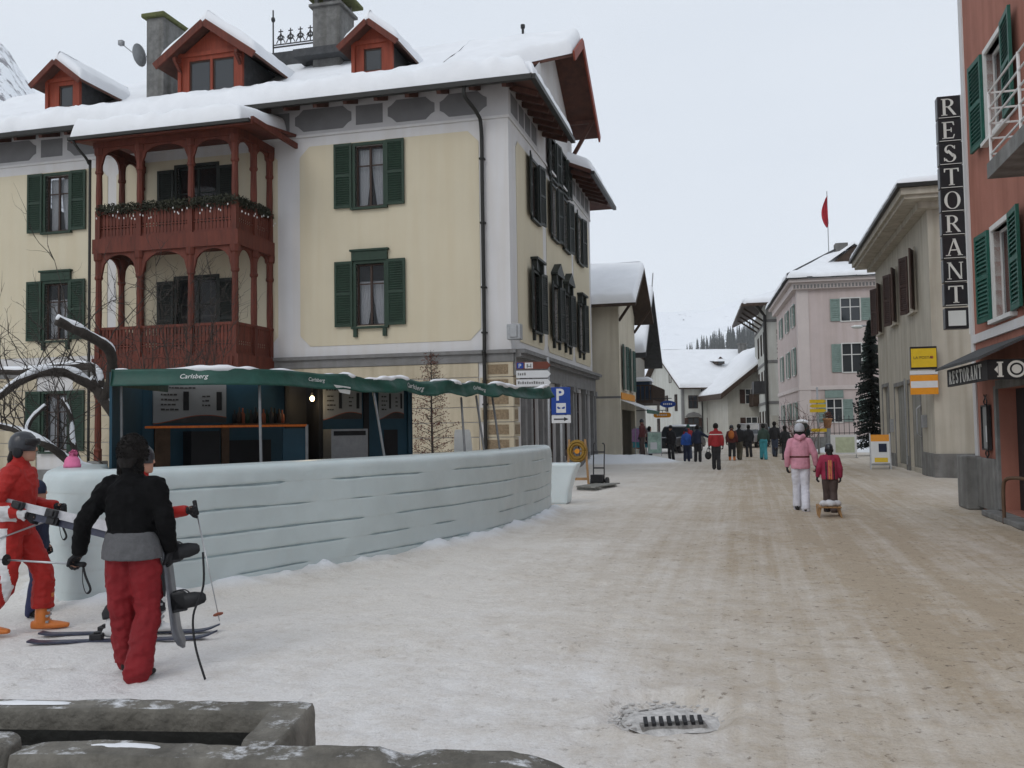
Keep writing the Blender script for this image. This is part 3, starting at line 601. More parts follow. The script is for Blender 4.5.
# satellite dish
q = MB(); rings = []
for i in range(6): rr_ = .42*i/5+.01; rings.append([(-15.05+rr_*rr_*.5*-1, 2.75+rr_*math.cos(k*math.pi/8), 16.1+rr_*math.sin(k*math.pi/8)) for k in range(16)])
q.loft(rings, False); q.tube([(-15.05,2.75,15.9),(-15.8,2.6,16.55)], .02, 6).bb(-15.92, -15.74, 2.52, 2.68, 16.5, 16.68).tube([(-15.0,2.9,16.1),(-14.9,3.1,16.1)], .03, 6); q.build('satellite_dish', 'galv', house, True)

# ---------------------------------------------------------------- red wooden loggia (part of the house)
lx = [-12.95, -11.45, -9.62, -8.1]; ly = -2.2
q = MB()
for z0, z1 in ((3.68, 4.08), (7.42, 7.88)):
    q.bb(lx[0]-.16, lx[3]+.16, ly-.12, ly+.10, z0, z1).bb(lx[3]-.08, lx[3]+.14, ly+.10, 0, z0, z1-.003).bb(lx[0]-.14, lx[0]+.08, ly+.10, 0, z0, z1-.003)
    q.bb(lx[0]+.08, lx[3]-.08, ly+.10, 0, z1-.14, z1-.02)
q.bb(lx[0]-.16, lx[3]+.16, ly-.10, ly+.10, 10.82, 11.05).bb(lx[3]-.08, lx[3]+.14, ly+.1, 0, 10.82, 11.05).bb(lx[0]-.14, lx[0]+.08, ly+.1, 0, 10.82, 11.05)
q.bb(lx[0]-.02, lx[0]+.02, -.03, -.0, 3.7, 11.0); log = q.build('loggia', 'red_wood', house)
posts = [(x, ly) for x in lx]+[(lx[3], -1.1), (lx[3], -.1), (lx[0], -1.1), (lx[0], -.1)]
def post_mesh(h, z0, rail):
    q = MB(); s = .085; q.bb(-s, s, -s, s, 0, rail); n = 8
    prof = [(rail, .095), (rail+.05, .10), (rail+.1, .075), (rail+.5, .082), (h-.85, .07), (h-.8, .10), (h-.74, .10), (h-.70, .085), (h-.25, .085), (h-.2, .12), (h, .13)]
    q.loft([[(r_*1.3*math.cos(math.pi/8+k*math.pi/4), r_*1.3*math.sin(math.pi/8+k*math.pi/4), z) for k in range(n)] for z, r_ in prof]); return q.mesh('post', 'red_wood')
pm1 = post_mesh(3.34, 0, .9); pm2 = post_mesh(2.94, 0, .85); pm0 = post_mesh(2.82, 0, .3)
for x_, y_ in posts:
    obj('post', pm1, log, (x_, y_, 4.08)); obj('post', pm2, log, (x_, y_, 7.88))
for x_, y_ in posts[:4]+[posts[5], posts[7]]:
    obj('post', pm0, log, (x_, y_, .86)); MB().bb(x_-.22, x_+.22, y_-.22, y_+.22, 0, .86).build('post_base', 'concrete', log, bevel=.03)
def arch(p, q_, z1, zs):                                # board with an arch cut out, between two posts
    p = Vector(p); q_ = Vector(q_); L = (q_-p).length; t = (q_-p)/L; n_ = Vector((-t.y, t.x, 0))*.035; mb = MB(); N = 12; ins = .10
    xs = [ins+(L-2*ins)*i/N for i in range(N+1)]; zz = [zs+(z1-.07-zs)*math.sqrt(max(0, 1-((x_-L/2)/(L/2-ins))**2))**.8 for x_ in xs]
    xs = [0]+xs+[L]; zz = [zs-.25]+zz+[zs-.25]; V = []
    for s in (-1, 1):
        for x_, z_ in zip(xs, zz): V += [tuple(p+t*x_+n_*s+Vector((0,0,z_))), tuple(p+t*x_+n_*s+Vector((0,0,z1)))]
    m_ = len(xs)*2; F = []
    for i in range(len(xs)-1):
        a = i*2; F += [(a, a+2, a+3, a+1), (m_+a, m_+a+1, m_+a+3, m_+a+2), (a, m_+a, m_+a+2, a+2)]
    mb.add(V, F); mb.build('arch_board', 'red_wood', log)
def rail(p, q_, z0, h):
    p = Vector(p); q_ = Vector(q_); L = (q_-p).length; t = (q_-p)/L; mb = MB(); n = max(3, round(L/.125)); stp = L/n
    for i in range(n):
        c = p+t*(stp*(i+.5)); wd = stp*.86
        for k, (za, zb, f_) in enumerate(((.08, .3, 1), (.3, .42, .55), (.42, .66, 1), (.66, h-.06, .8))):
            mb.bar(c+Vector((0,0,z0+za)), c+Vector((0,0,z0+zb)), wd*f_, .03, up=(-t.y, t.x, 0))
    for z, th in ((.04, .09), (h-.02, .09), (.36, .04)): mb.bar(p+Vector((0,0,z0+z)), q_+Vector((0,0,z0+z)), .07 if z != .36 else .045, th)
    mb.build('railing', 'red_wood', log)
runs = [((lx[0], ly), (lx[1], ly)), ((lx[1], ly), (lx[2], ly)), ((lx[2], ly), (lx[3], ly)), ((lx[3], ly), (lx[3], -1.1)), ((lx[3], -1.1), (lx[3], -.05)), ((lx[0], ly), (lx[0], -1.1)), ((lx[0], -1.1), (lx[0], -.05))]
for p_, q_ in runs:
    arch((*p_, 0), (*q_, 0), 7.43, 6.62); arch((*p_, 0), (*q_, 0), 10.83, 10.25)
    rail((*p_, 0), (*q_, 0), 4.08, .96); rail((*p_, 0), (*q_, 0), 7.88, .86)
q = MB()                                               # boarded skirt below the lower floor
for i in range(40):
    x_ = lx[0]+(lx[3]-lx[0])*(i+.5)/40; q.bb(x_-.055, x_+.055, ly-.16, ly-.125, 3.42, 4.0)
q.build('skirt_boards', 'red_wood', log)
q = MB(); slab(q, [(-13.5,-2.8,11.02),(-7.15,-2.8,11.02),(-7.15,0,11.42),(-13.5,0,11.42)], .09); q.bb(-13.5, -7.15, -2.84, -2.76, 10.88, 11.03).bb(-7.22, -7.12, -2.8, 0, 10.95, 11.12); q.build('loggia_roof', 'red_wood', log)
sn([(-13.55,-2.85,11.02),(-7.55,-2.85,11.02),(-7.5,0,11.42),(-13.5,0,11.42)], .60, 40, 10, (1,1,1,0), .22, .05, 1.0, 8).build('loggia_snow', 'snow', log, True)
MB().bar((-13.55,-2.9,10.98), (-7.2,-2.9,10.98), .1, .1).build('gutter', 'gutter', log)
MB().tube(catmull([(-13.4,-2.9,10.95),(-13.3,-2.75,10.7),(-13.18,-2.4,10.3),(-13.18,-2.35,9.5),(-13.18,-2.35,.3)], 5), .045, 8).build('downpipe', 'gutter', log, True)
# winter garlands on the upper rail, with little white ornaments
mat('garland', (.04, .042, .028), .95, .5, 12)
def leafs(mb, c, r_, n, s, rnd):
    for _ in range(n):
        d = Vector((rnd.gauss(0,1), rnd.gauss(0,1), rnd.gauss(0,1))); d = d.normalized()*rnd.random()**.4; p = Vector((c[0]+d.x*r_[0], c[1]+d.y*r_[1], c[2]+d.z*r_[2]))
        a = nrm((rnd.gauss(0,1), rnd.gauss(0,1), rnd.gauss(0,1)))*s; b_ = nrm(a.cross(Vector((rnd.gauss(0,1), rnd.gauss(0,1), rnd.gauss(0,1)))))*s*.35
        mb.add([p-a, p+b_, p+a, p-b_], [(0,1,2,3)])
rnd = random.Random(3)
for p_, q_ in runs[:5]:
    mb = MB(); p = Vector((*p_, 8.8)); q2 = Vector((*q_, 8.8)); n = int((q2-p).length/.12)
    for i in range(n): leafs(mb, p.lerp(q2, (i+.5)/n)+Vector((0.04, -.08, .02*rnd.random())), (.14, .18, .19), 52, .07, rnd)
    mb.build('garland', 'garland', log)
    mb = MB()
    for i in range(int(n*.7)):
        c = p.lerp(q2, rnd.random())+Vector((0, -.2 if p_[1] == q_[1] else 0, -.12-.28*rnd.random())); c.x += .2 if p_[0] == q_[0] else 0
        mb.ell(c, (.02, .02, .035), 6, 4)
    mb.build('ornaments', 'white_paint', log)['kind'] = 'stuff'

# ---------------------------------------------------------------- lettering
def text_mesh(s, size, m, ext=.004, shear=0., align='LEFT', spacing=1., bold=0.):
    c = bpy.data.curves.new('text', 'FONT'); c.body = s; c.size = size; c.extrude = ext; c.shear = shear; c.align_x = align; c.space_character = spacing; c.offset = bold; c.resolution_u = 3
    o = bpy.data.objects.new('text', c); COL.objects.link(o); dg = bpy.context.evaluated_depsgraph_get()
    me_ = bpy.data.meshes.new_from_object(o.evaluated_get(dg)); bpy.data.objects.remove(o)
    me_.transform(Matrix.Rotation(R(90), 4, 'X')); me_.materials.clear(); me_.materials.append(MATS[m]); return me_   # now in the xz plane, reading from -y
def serif(ch, h, w_, mb, x0=0., z0=0., y=0., th=.012):
    """roman capital with thick and thin strokes and serifs, h high and w_ wide"""
    def Q(pts): 
        n = len(pts); P = [(x0+p[0]*w_, z0+p[1]*h) for p in pts]; mb.prism(P, y-th, y)
    K = .17; k = .07; s = .045
    def stem(x, z_0=0, z_1=1, t=K, sf=(1, 1)):
        Q([(x-t/2, z_0), (x+t/2, z_0), (x+t/2, z_1), (x-t/2, z_1)])
        for f_, z in zip(sf, (z_0, z_1-s)):
            if f_: Q([(x-t/2-.09, z), (x+t/2+.09, z), (x+t/2+.09, z+s), (x-t/2-.09, z+s)])
    def diag(xa, za, xb, zb, t): Q([(xa-t/2, za), (xa+t/2, za), (xb+t/2, zb), (xb-t/2, zb)])
    def bow(cx, cz, rx, rz_, a0, a1, t0=K, t1=k, n=12):
        for i in range(n):
            p = []
            for a in (a0+(a1-a0)*i/n, a0+(a1-a0)*(i+1)/n):
                a = R(a); t = t1+(t0-t1)*abs(math.cos(a))**1.5; p.append(((cx+rx*math.cos(a), cz+rz_*math.sin(a)), (cx+(rx-t)*math.cos(a), cz+(rz_-t*.55)*math.sin(a))))
            Q([p[0][0], p[1][0], p[1][1], p[0][1]])
    if ch == 'R': stem(.22); bow(.36, .74, .42, .26, -90, 90); Q([(.2, 1), (.4, 1), (.4, .93), (.2, .93)]); Q([(.2, .54), (.4, .54), (.4, .48), (.2, .48)]); diag(.85, 0, .48, .5, K)
    if ch == 'E':
        stem(.22)
        for z in (0, .48, .94): Q([(.2, z), (.72 if z != .48 else .6, z), (.72 if z != .48 else .6, z+.06), (.2, z+.06)])
        Q([(.72, .0), (.80, .24), (.74, .24), (.66, .05)]); Q([(.66, .95), (.72, .78), (.78, .78), (.74, 1)]); Q([(.56, .38), (.62, .38), (.62, .64), (.56, .64)])
    if ch == 'S':
        bow(.46, .74, .32, .27, 25, 250, K*.8, k); bow(.46, .26, .36, .27, -160, 72, K*.9, k); Q([(.26, .66), (.40, .72), (.74, .36), (.60, .28)])
        Q([(.70, .76), (.77, .76), (.77, .97), (.70, .9)]); Q([(.10, .05), (.17, .1), (.17, .26), (.10, .26)])
    if ch == 'T': stem(.5, 0, 1, K, (1, 0)); Q([(.06, .94), (.94, .94), (.94, 1), (.06, 1)]); Q([(.06, .78), (.12, .78), (.16, .95), (.06, .95)]); Q([(.88, .78), (.94, .78), (.94, .95), (.84, .95)])
    if ch == 'O': bow(.5, .5, .48, .52, 0, 360, K*1.05, k, 26)
    if ch == 'A':
        diag(.14, 0, .5, 1, k); diag(.84, 0, .50, 1, K); Q([(.28, .3), (.74, .3), (.74, .36), (.28, .36)])
        for x in (.14, .84): Q([(x-.15, 0), (x+.15, 0), (x+.15, s), (x-.15, s)])
    if ch == 'N':
        stem(.16, 0, 1, k); stem(.86, 0, 1, k, (0, 1)); diag(.84, 0, .16, 1, K)

# ---------------------------------------------------------------- the ice wall of the bar
def path_frames(P):
    out = []; s = 0
    for i, p in enumerate(P):
        t = nrm(P[min(i+1, len(P)-1)]-P[max(i-1, 0)]); out.append((p, Vector((-t.y, t.x, 0)), s)); 
        if i < len(P)-1: s += (P[i+1]-p).length
    return out
IF = path_frames(catmull(ICE, 20)); IH = 1.34
ice = thing('ice_wall', 'long curved bar wall built of pale ice courses with dark broken joints', 'ice wall', (-1.9, 11.8, 0)); io = Vector((-1.9, 11.8, 0))
joints = [0, .155, .38, .61, .865, 1.12]
def gap(i, s):
    if s < 3.1: return 0.
    return max(0., min(1., (mnoise.noise(Vector((s*1.2, i*7.3, 1)))+.22)*6))*(.018+.018*abs(mnoise.noise(Vector((s*4, i*3.1, 4)))))*(1 if s < 10 else .6)
def zj(i, s): return joints[i]+.012*mnoise.noise(Vector((s*.9, i*5., 2)))-.02*min(1, s/10)
def face_off(s, z): return .03*mnoise.noise(Vector((s*1.1, z*1.6, 3)))+.013*mnoise.noise(Vector((s*4, z*5, 8)))+.006*mnoise.noise(Vector((s*11, z*14, 5)))
for i in range(6):
    mb = MB(); rings = []
    for p, n, s in IF:
        g0 = gap(i, s) if i else 0; g1 = gap(i+1, s) if i < 5 else 0
        z0 = (zj(i, s)+g0/2) if i else -.05; z1 = (zj(i+1, s)-g1/2) if i < 5 else IH
        pr = []
        if i < 5: prof = [(0.005 if g0 else .0, z0), (0, z0+.004), (0, z0+.03), (0, (z0+z1)/2), (0, z1-.03), (0, z1-.004), (0.005 if g1 else 0., z1), (.22, z1), (.22, z0)]
        else: prof = [(.005 if g0 else 0, z0), (0, z0+.004), (0, z0+.03), (0, IH-.11), (.012, IH-.06), (.045, IH-.02), (.10, IH), (.3, IH+.004), (.55, IH-.005), (.58, IH-.06), (.58, z0)]
        rings.append([p+n*(o+face_off(s, z)*(1 if o < .2 else 0))+Vector((0,0,z))-io for o, z in prof])
    mb.loft(rings); mb.build('ice_course', 'ice', ice, True, bevel=0)
mb = MB(); mb.loft([[p+n*(o+(face_off(s, z) if o < .1 else 0))+Vector((0,0,z))-io for o, z in [(.010, .02+1.2*q/24) for q in range(25)]+[(.5, 1.2), (.5, .02)]] for p, n, s in IF]); mb.build('ice_core', 'ice_gap', ice)
# tapered slab of ice closing the far end of the bar
mb = MB(); mb.loft([[(x*w_, y*.9, z) for x, y in ((-.5,-.3),(.5,-.3),(.5,.3),(-.5,.3))] for z, w_ in ((0,.48),(.3,.55),(.62,.74),(.8,.9),(.9,.98))])
o = mb.build('ice_block', 'ice_white', None, False, (1.0, 20.6, 0), R(-14), bevel=.05); tag(o, 'tapered white ice block standing past the far end of the ice wall', 'ice block')

# ---------------------------------------------------------------- bar kiosk and its canopy
bar = thing('bar_kiosk', 'open air bar kiosk with teal boards and menu panels behind the ice wall', 'kiosk', (-3.4, 13.2, 0)); ko = Vector((-3.4, 13.2, 0))
B0, B1 = Vector((-5.15, 12.8, 0)), Vector((-1.8, 15.4, 0)); bt = (B1-B0).normalized(); bn = Vector((bt.y, -bt.x, 0)); BL = (B1-B0).length
def bpan(name, s0, s1, z0, z1, m, off=0., th=.03, parent=None):
    mb = MB(); a = B0+bt*(BL*s0)-ko; c = B0+bt*(BL*s1)-ko; V = []
    for q in (off, off+th):
        V += [a+bn*q+Vector((0,0,z0)), c+bn*q+Vector((0,0,z0)), c+bn*q+Vector((0,0,z1)), a+bn*q+Vector((0,0,z1))]
    mb.add(V, [(0,1,2,3),(7,6,5,4),(0,4,5,1),(1,5,6,2),(2,6,7,3),(3,7,4,0)]); return mb.build(name, m, parent or bar)
bpan('back_board', -.02, .5, 0, 2.44, 'teal_board', 0, .03); bpan('back_board', .5, .63, 0, 2.44, 'bar_black', -.4, .03); bpan('back_board', .63, 1.03, 0, 2.44, 'teal_board', 0, .03)
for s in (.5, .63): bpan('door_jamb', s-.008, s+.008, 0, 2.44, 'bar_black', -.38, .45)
MB().bb(0, .03, 0, 1.95, 0, 2.44).build('side_board', 'teal_board', bar, False, Vector((-4.82, 11.0, 0))-ko, R(11))
MB().bb(-.02, .02, 0, 1.6, 0, 2.42).build('side_board', 'teal_board', bar, False, Vector((-1.72, 15.35, 0))-ko, R(20))
def menu(s0, s1, z0, z1, big):
    o = bpan('menu_panel', s0, s1, z0, z1, 'menu_board', .04, .03); W = BL*(s1-s0); Hh = z1-z0
    rz = math.atan2(bt.y, bt.x); base = B0+bt*(BL*s0)-ko+bn*.072
    def put(mb, nm, m): mb.build(nm, m, o, False, base, rz)
    mb = MB(); rn = random.Random(int(s0*100))
    def line(x, z, L, hh):
        while L > .02:
            w_ = min(L, rn.uniform(.02, .06)); mb.bb(x, x+w_, -.003, 0, z, z+hh*rn.uniform(.7, 1)); x += w_+.012; L -= w_+.012
    line(W*.07, z1-.07, W*.52, .022)
    for r_ in range(4): line(W*.1, z1-.17-r_*.07, W*rn.uniform(.16, .24), .026)
    for r_ in range(3): line(W*.66, z1-.19-r_*.065, W*.12, .026)
    put(mb, 'menu_text', 'menu_dark'); o.children[-1]['kind'] = 'stuff'
    for x in (.40, .86): put(MB().bb(W*x, W*(x+.075), -.004, 0, z1-Hh*.68, z1-Hh*.2), 'menu_bar', 'bar_black')
    mb = MB(); n = 14                                    # dark wave along the bottom edge, with a thin red rim
    for i in range(n):
        xa, xb = W*i/n, W*(i+1)/n; f = lambda x: z0+.03+.05*math.sin(x/W*4.2-1.2)+.035*(x/W)
        mb.add([(xa,-.003,z0),(xb,-.003,z0),(xb,-.003,f(xb)),(xa,-.003,f(xa))], [(0,1,2,3)])
    put(mb, 'menu_wave', 'menu_dark')
    mb = MB()
    for i in range(n):
        xa, xb = W*i/n, W*(i+1)/n; mb.add([(xa,-.004,f(xa)),(xb,-.004,f(xb)),(xb,-.004,f(xb)+.012),(xa,-.004,f(xa)+.012)], [(0,1,2,3)])
    put(mb, 'menu_rim', 'menu_red')
menu(.03, .275, 1.84, 2.40, 1); menu(.64, .80, 1.88, 2.40, 0); menu(.875, .985, 1.88, 2.40, 0)
bpan('upright', .035, .085, 0, 1.78, 'bar_brown', .04, .04); bpan('fridge', .13, .225, .4, 1.72, 'bar_black', .04, .35); bpan('upright', .258, .285, 0, 1.82, 'bar_brown', .04, .04); bpan('painted_recess', .29, .44, 1.2, 1.58, 'bar_black', .032, .01)  # flat black sheets: the darkness of a recess is put into their colour
bpan('coffee_machine', .64, .79, 1.25, 1.72, 'galv', .04, .3); bpan('machine_panel', .65, .78, 1.62, 1.69, 'bar_black', .342, .01); bpan('upright', .81, .83, 0, 2.4, 'bar_black', .04, .04); bpan('painted_recess', .9, .96, 1.2, 1.7, 'bar_black', .032, .01)
sh = bpan('bottle_shelf', .285, .49, 1.80, 1.825, 'bar_brown', .03, .2)
bcol = ['bar_black', 'frame_brown', 'menu_red', 'shutter_green', 'menu_dark']
for k in range(13):
    s = .30+k*.0145; c = B0+bt*(BL*s)+bn*(.12+.03*(k % 2)); hh = .2+.05*((k*7) % 4)/4
    mb = MB().loft([[(r_*math.cos(j*math.pi/4), r_*math.sin(j*math.pi/4), z) for j in range(8)] for z, r_ in ((0,.034),(hh*.6,.034),(hh*.75,.013),(hh,.012))])
    o = mb.build('bottle', bcol[k % 5], None, True, (c.x, c.y, 1.826)); tag(o, '%s bottle, %s from the left on the bar shelf' % (('black', 'dark brown', 'red brown', 'dark green', 'charcoal')[k % 5], ('first second third fourth fifth sixth seventh eighth ninth tenth eleventh twelfth last'.split())[k]), 'bottle', 'bottles on the bar shelf')
# orange tube rail along the counter, a faint glow set in its material
mb = MB().tube([Vector((-4.79,12.0,1.78))-ko, Vector((-3.9,12.6,1.78))-ko, Vector((-2.95,13.2,1.78))-ko], .018, 6); mb.build('orange_tube', 'orange_tube', bar, True)
MB().bar(Vector((-2.95,13.2,0))-ko, Vector((-2.95,13.2,1.79))-ko, .035).build('counter_post', 'galv', bar)
MB().bar(Vector((-4.75,12.1,1.2))-ko, Vector((-2.95,13.3,1.2))-ko, .5, .05).build('counter', 'bar_brown', bar)
mb = MB(); mb.add([Vector((-3.25,13.02,.2))-ko, Vector((-2.97,13.2,.2))-ko, Vector((-2.97,13.2,1.74))-ko, Vector((-3.25,13.02,1.74))-ko], [(0,1,2,3)]); slab_ = mb.build('counter_panel', 'teal_board', bar); m_ = slab_.modifiers.new('solid', 'SOLIDIFY'); m_.thickness = .02
# bulb
mat('bulb_glow', (1., .78, .45), .4, 0, 3, 0, emit=8)
lamp = thing('bar_lamp', 'small glowing bulb hanging in the dark kiosk opening', 'lamp', (-3.1, 14.25, 2.2))
MB().ell((0, 0, 0), (.035, .035, .045), 10, 8).build('bulb', 'bulb_glow', lamp, True); MB().tube([(0,0,.04),(0,0,.09)], .02, 8).tube([(0,0,.09),(0,0,.24)], .006, 5).build('lamp_holder', 'bar_black', lamp)
ld = bpy.data.lights.new('bulb_light', 'POINT'); ld.energy = 6; ld.color = (1, .75, .45); ld.shadow_soft_size = .04; lo_ = link(bpy.data.objects.new('bulb_light', ld)); lo_.parent = lamp; lo_.location = (0, -.06, -.02)
# canopy
can = thing('bar_canopy', 'dark green fabric canopy with white lettering and snow along its edge', 'canopy', (-2, 13, 0)); co = Vector((-2, 13, 0))
CP = catmull([(-4.78,11.0),(-4.0,11.02),(-3.19,11.22),(-2.44,12.3),(-1.9,13.2),(-1.4,14.0),(-.53,15.3),(.05,16.25),(.72,17.35)], 14); CF = path_frames(CP); CLEN = CF[-1][2]
def cpt(s):
    for i in range(len(CF)-1):
        if CF[i+1][2] >= s or i == len(CF)-2:
            t = (s-CF[i][2])/max(1e-6, CF[i+1][2]-CF[i][2]); return CF[i][0].lerp(CF[i+1][0], t), nrm(CF[i][1].lerp(CF[i+1][1], t))
frames_s = [0, 1.6, 3.2, 4.5, 5.6, 6.4, 7.1, CLEN]
def csurf(s, v, off=0.):
    """v 0..1 down the valance"""
    p, n = cpt(s); k = min(1, max(0, (s-2.2)/1.6)); j = min(range(len(frames_s)), key=lambda i: abs(frames_s[i]-s)); dd = abs(frames_s[j]-s)
    sag = -.05*k*min(1, dd/.45)
    h = .20+.05*k*mnoise.noise(Vector((s*1.4, 3, 0)))+.03*k*min(1, dd/.4)
    out = .02+.05*v*v+.05*(.25+k)*mnoise.noise(Vector((s*2.4, v*1.2, 5)))+.02*(.2+k)*mnoise.noise(Vector((s*7, v*2, 6)))
    return p-n*(out+off)+Vector((0, 0, 2.47+sag*(1-.4*v)-h*v+.015*k*mnoise.noise(Vector((s*5, v, 1)))))-co
mb = MB(); NS = 190; rows = []
for i in range(NS+1):
    s = CLEN*i/NS; p, n = cpt(s); k = min(1, max(0, (s-2.2)/1.6)); wv = .03*mnoise.noise(Vector((s*2, 9, 1)))*k
    dep = 1.9 if s < 6 else max(.35, 1.9-(s-6)*1.0)
    top = csurf(s, 0); back = [top+n*(dep*q)+Vector((0, 0, -.02*math.sin(q*3.1)+wv*(1-q))) for q in (1, .66, .33, .1)]
    rows.append(back+[csurf(s, v) for v in (0, .15, .35, .6, .85, 1)])
F = []; V = [p for r_ in rows for p in r_]; nr = len(rows[0])
for i in range(NS):
    for j in range(nr-1): F.append((i*nr+j, i*nr+j+1, (i+1)*nr+j+1, (i+1)*nr+j))
mb.add(V, F); cv = mb.build('canopy_fabric', 'canopy', can, True); m_ = cv.modifiers.new('solid', 'SOLIDIFY'); m_.thickness = .006
mb = MB()
for i in range(40):                                   # left return of the valance
    pass
p0, n0 = cpt(0); mb = MB(); mb.add([csurf(0, 0), csurf(0, 0)+n0*1.9, csurf(0, 1)+n0*1.9+Vector((0,0,0)), csurf(0, 1)], [(0,1,2,3)]); o = mb.build('side_valance', 'canopy', can); m_ = o.modifiers.new('solid', 'SOLIDIFY'); m_.thickness = .008
mb = MB(); pts = []; rs = []
for i in range(240):                                  # snow caught on the canopy edge
    s = CLEN*(i+.5)/240; a = mnoise.noise(Vector((s*1.3, 1, 7)))+.6*mnoise.noise(Vector((s*4, 2, 3)))+.12*(s/CLEN)
    pts.append(csurf(s, 0)+cpt(s)[1]*(.07+.03*mnoise.noise(Vector((s*3, 4, 4))))+Vector((0,0,.0))); q = max(.0, min(1, (a+.12)*2.2)); rs.append((.03+.07*q, .002+.045*q) if q > .02 else (.002, .001))
mb.tube(pts, rs, 8, ref=(0, 1, 0)); mb.build('snow_cover', 'snow_rough', can, True)
def ctext(s0, size, v0):
    me_ = text_mesh('Carlsberg', size, 'white_paint', .0, .25)
    for v in me_.vertices: v.co = csurf(s0+v.co.x, v0-v.co.z/.22, .012)
    obj('lettering', me_, can)
mat('canopy_print', (.5, .55, .53), .6, .1, 6, 0)
for s0, sz, v0 in ((.80, .085, .60), (2.5, .075, .55), (4.55, .105, .68), (6.25, .09, .62)): ctext(s0, sz, v0)
for tp, bt_ in (((-3.12,11.35,2.27),(-3.02,11.05,1.33)),((-1.97,13.05,2.26),(-1.78,12.75,1.33)),((-.83,14.95,2.2),(-.75,14.35,1.33)),((-.6,15.3,2.24),(-.47,14.95,1.33)),((-.34,15.75,2.22),(-.22,15.45,1.33)),((-4.72,11.1,2.4),(-4.7,11.1,0.))):
    MB().tube([Vector(tp)-co, Vector(bt_)-co], .018, 8).build('canopy_pole', 'pole_grey', can)
mb = MB().tube([p+n*.12+Vector((0,0,2.30))-co for p, n, s in CF[::4]], .016, 6); mb.build('frame_rail', 'galv', can)
MB().tube([Vector((-4.6,12.9,2.42))-co, Vector((-1.7,15.3,2.42))-co], .02, 6).build('frame_rail', 'galv', can)
# folded flap of white cloth under the canopy
mb = MB().add([csurf(2.95,1)+Vector((0,0,.06)), csurf(3.28,1)+Vector((0,0,.04)), csurf(3.24,1)+Vector((0,.1,-.06)), csurf(3.05,1)+Vector((0,.1,-.04))], [(0,1,2,3)]); o = mb.build('loose_flap', 'white_paint', can); o.modifiers.new('solid', 'SOLIDIFY').thickness = .006
# white plastic chair behind the wall
chair = thing('plastic_chair', 'white plastic chair showing its backrest above the ice wall', 'chair', (-.86, 17.6, 0), R(-14))
MB().bb(-.22, .22, -.22, .22, .42, .46).build('seat', 'white_paint', chair, bevel=.02)
MB().loft([[(-.22*f_, -.20+y, z), (.22*f_, -.20+y, z), (.22*f_, -.17+y, z), (-.22*f_, -.17+y, z)] for z, f_, y in ((.46,.95,0),(.9,.92,-.06),(1.3,.8,-.12),(1.62,.7,-.16),(1.68,.6,-.17))]).build('backrest', 'white_paint', chair)
for sx in (-1, 1):
    for sy in (-1, 1): MB().bar((sx*.19, sy*.18, .42), (sx*.22, sy*.2, 0), .04).build('leg', 'white_paint', chair)
# pink hat lying on the ice wall
mat('pink', (.62, .16, .30), .85, .15, 8, .3, 40)
hat = thing('knitted_hat', 'pink knitted bobble hat lying on top of the ice wall', 'hat', (-4.78, 10.0, 1.345))
mb = MB(); mb.loft([[((.085+.0*z)*r_*math.cos(k*math.pi/6), .075*r_*math.sin(k*math.pi/6), z) for k in range(12)] for z, r_ in ((0,1.05),(.03,1.08),(.035,1.0),(.08,.92),(.11,.7),(.13,.35))]); mb.build('hat_crown', 'pink', hat, True)
mb = MB(); leafs(mb, (.01, 0, .15), (.045, .045, .04), 160, .02, rnd); mb.build('bobble', 'pink', hat)

# ---------------------------------------------------------------- bare tree with snow on its limbs
tree = thing('bare_tree', 'gnarled bare tree with snow lying along its cut limbs beside the kiosk', 'tree', (-5.6, 14.5, 0)); to = Vector((-5.6, 14.5, 0))
limbs = [([(-5.55,14.5,-.1),(-5.6,14.5,.5),(-5.71,14.5,.97),(-5.9,14.5,1.36),(-6.15,14.5,1.84),(-6.42,14.5,2.24),(-6.63,14.5,2.52)], .13, .085),
 ([(-6.55,14.5,2.42),(-6.88,14.3,2.64),(-7.12,14,2.66),(-7.34,13.7,2.50),(-7.59,13.5,2.25),(-7.9,13.3,2.0)], .08, .045),
 ([(-6.5,14.5,2.36),(-6.66,14.7,2.75),(-7.3,15,2.79),(-7.98,15.2,2.77),(-8.66,15.3,2.76)], .075, .05),
 ([(-6.42,14.5,2.24),(-6.23,14.3,2.66),(-6.2,14.1,2.99),(-6.42,13.8,3.2),(-6.71,13.5,3.39)], .085, .072),
 ([(-5.8,14.4,.75),(-6.31,13.6,1.18),(-6.58,13.4,1.41),(-6.77,13.2,1.6),(-7.09,13.2,1.78),(-7.47,13.2,1.87)], .07, .04),
 ([(-6.35,13.6,1.2),(-6.52,13.7,1.55),(-6.64,13.8,1.92),(-6.82,13.9,2.23)], .05, .03), ([(-6.95,13.2,1.72),(-6.94,13.3,1.92),(-6.82,13.4,2.11)], .045, .025)]
trnd = random.Random(11); tw = MB(); snw = MB(); starts = []
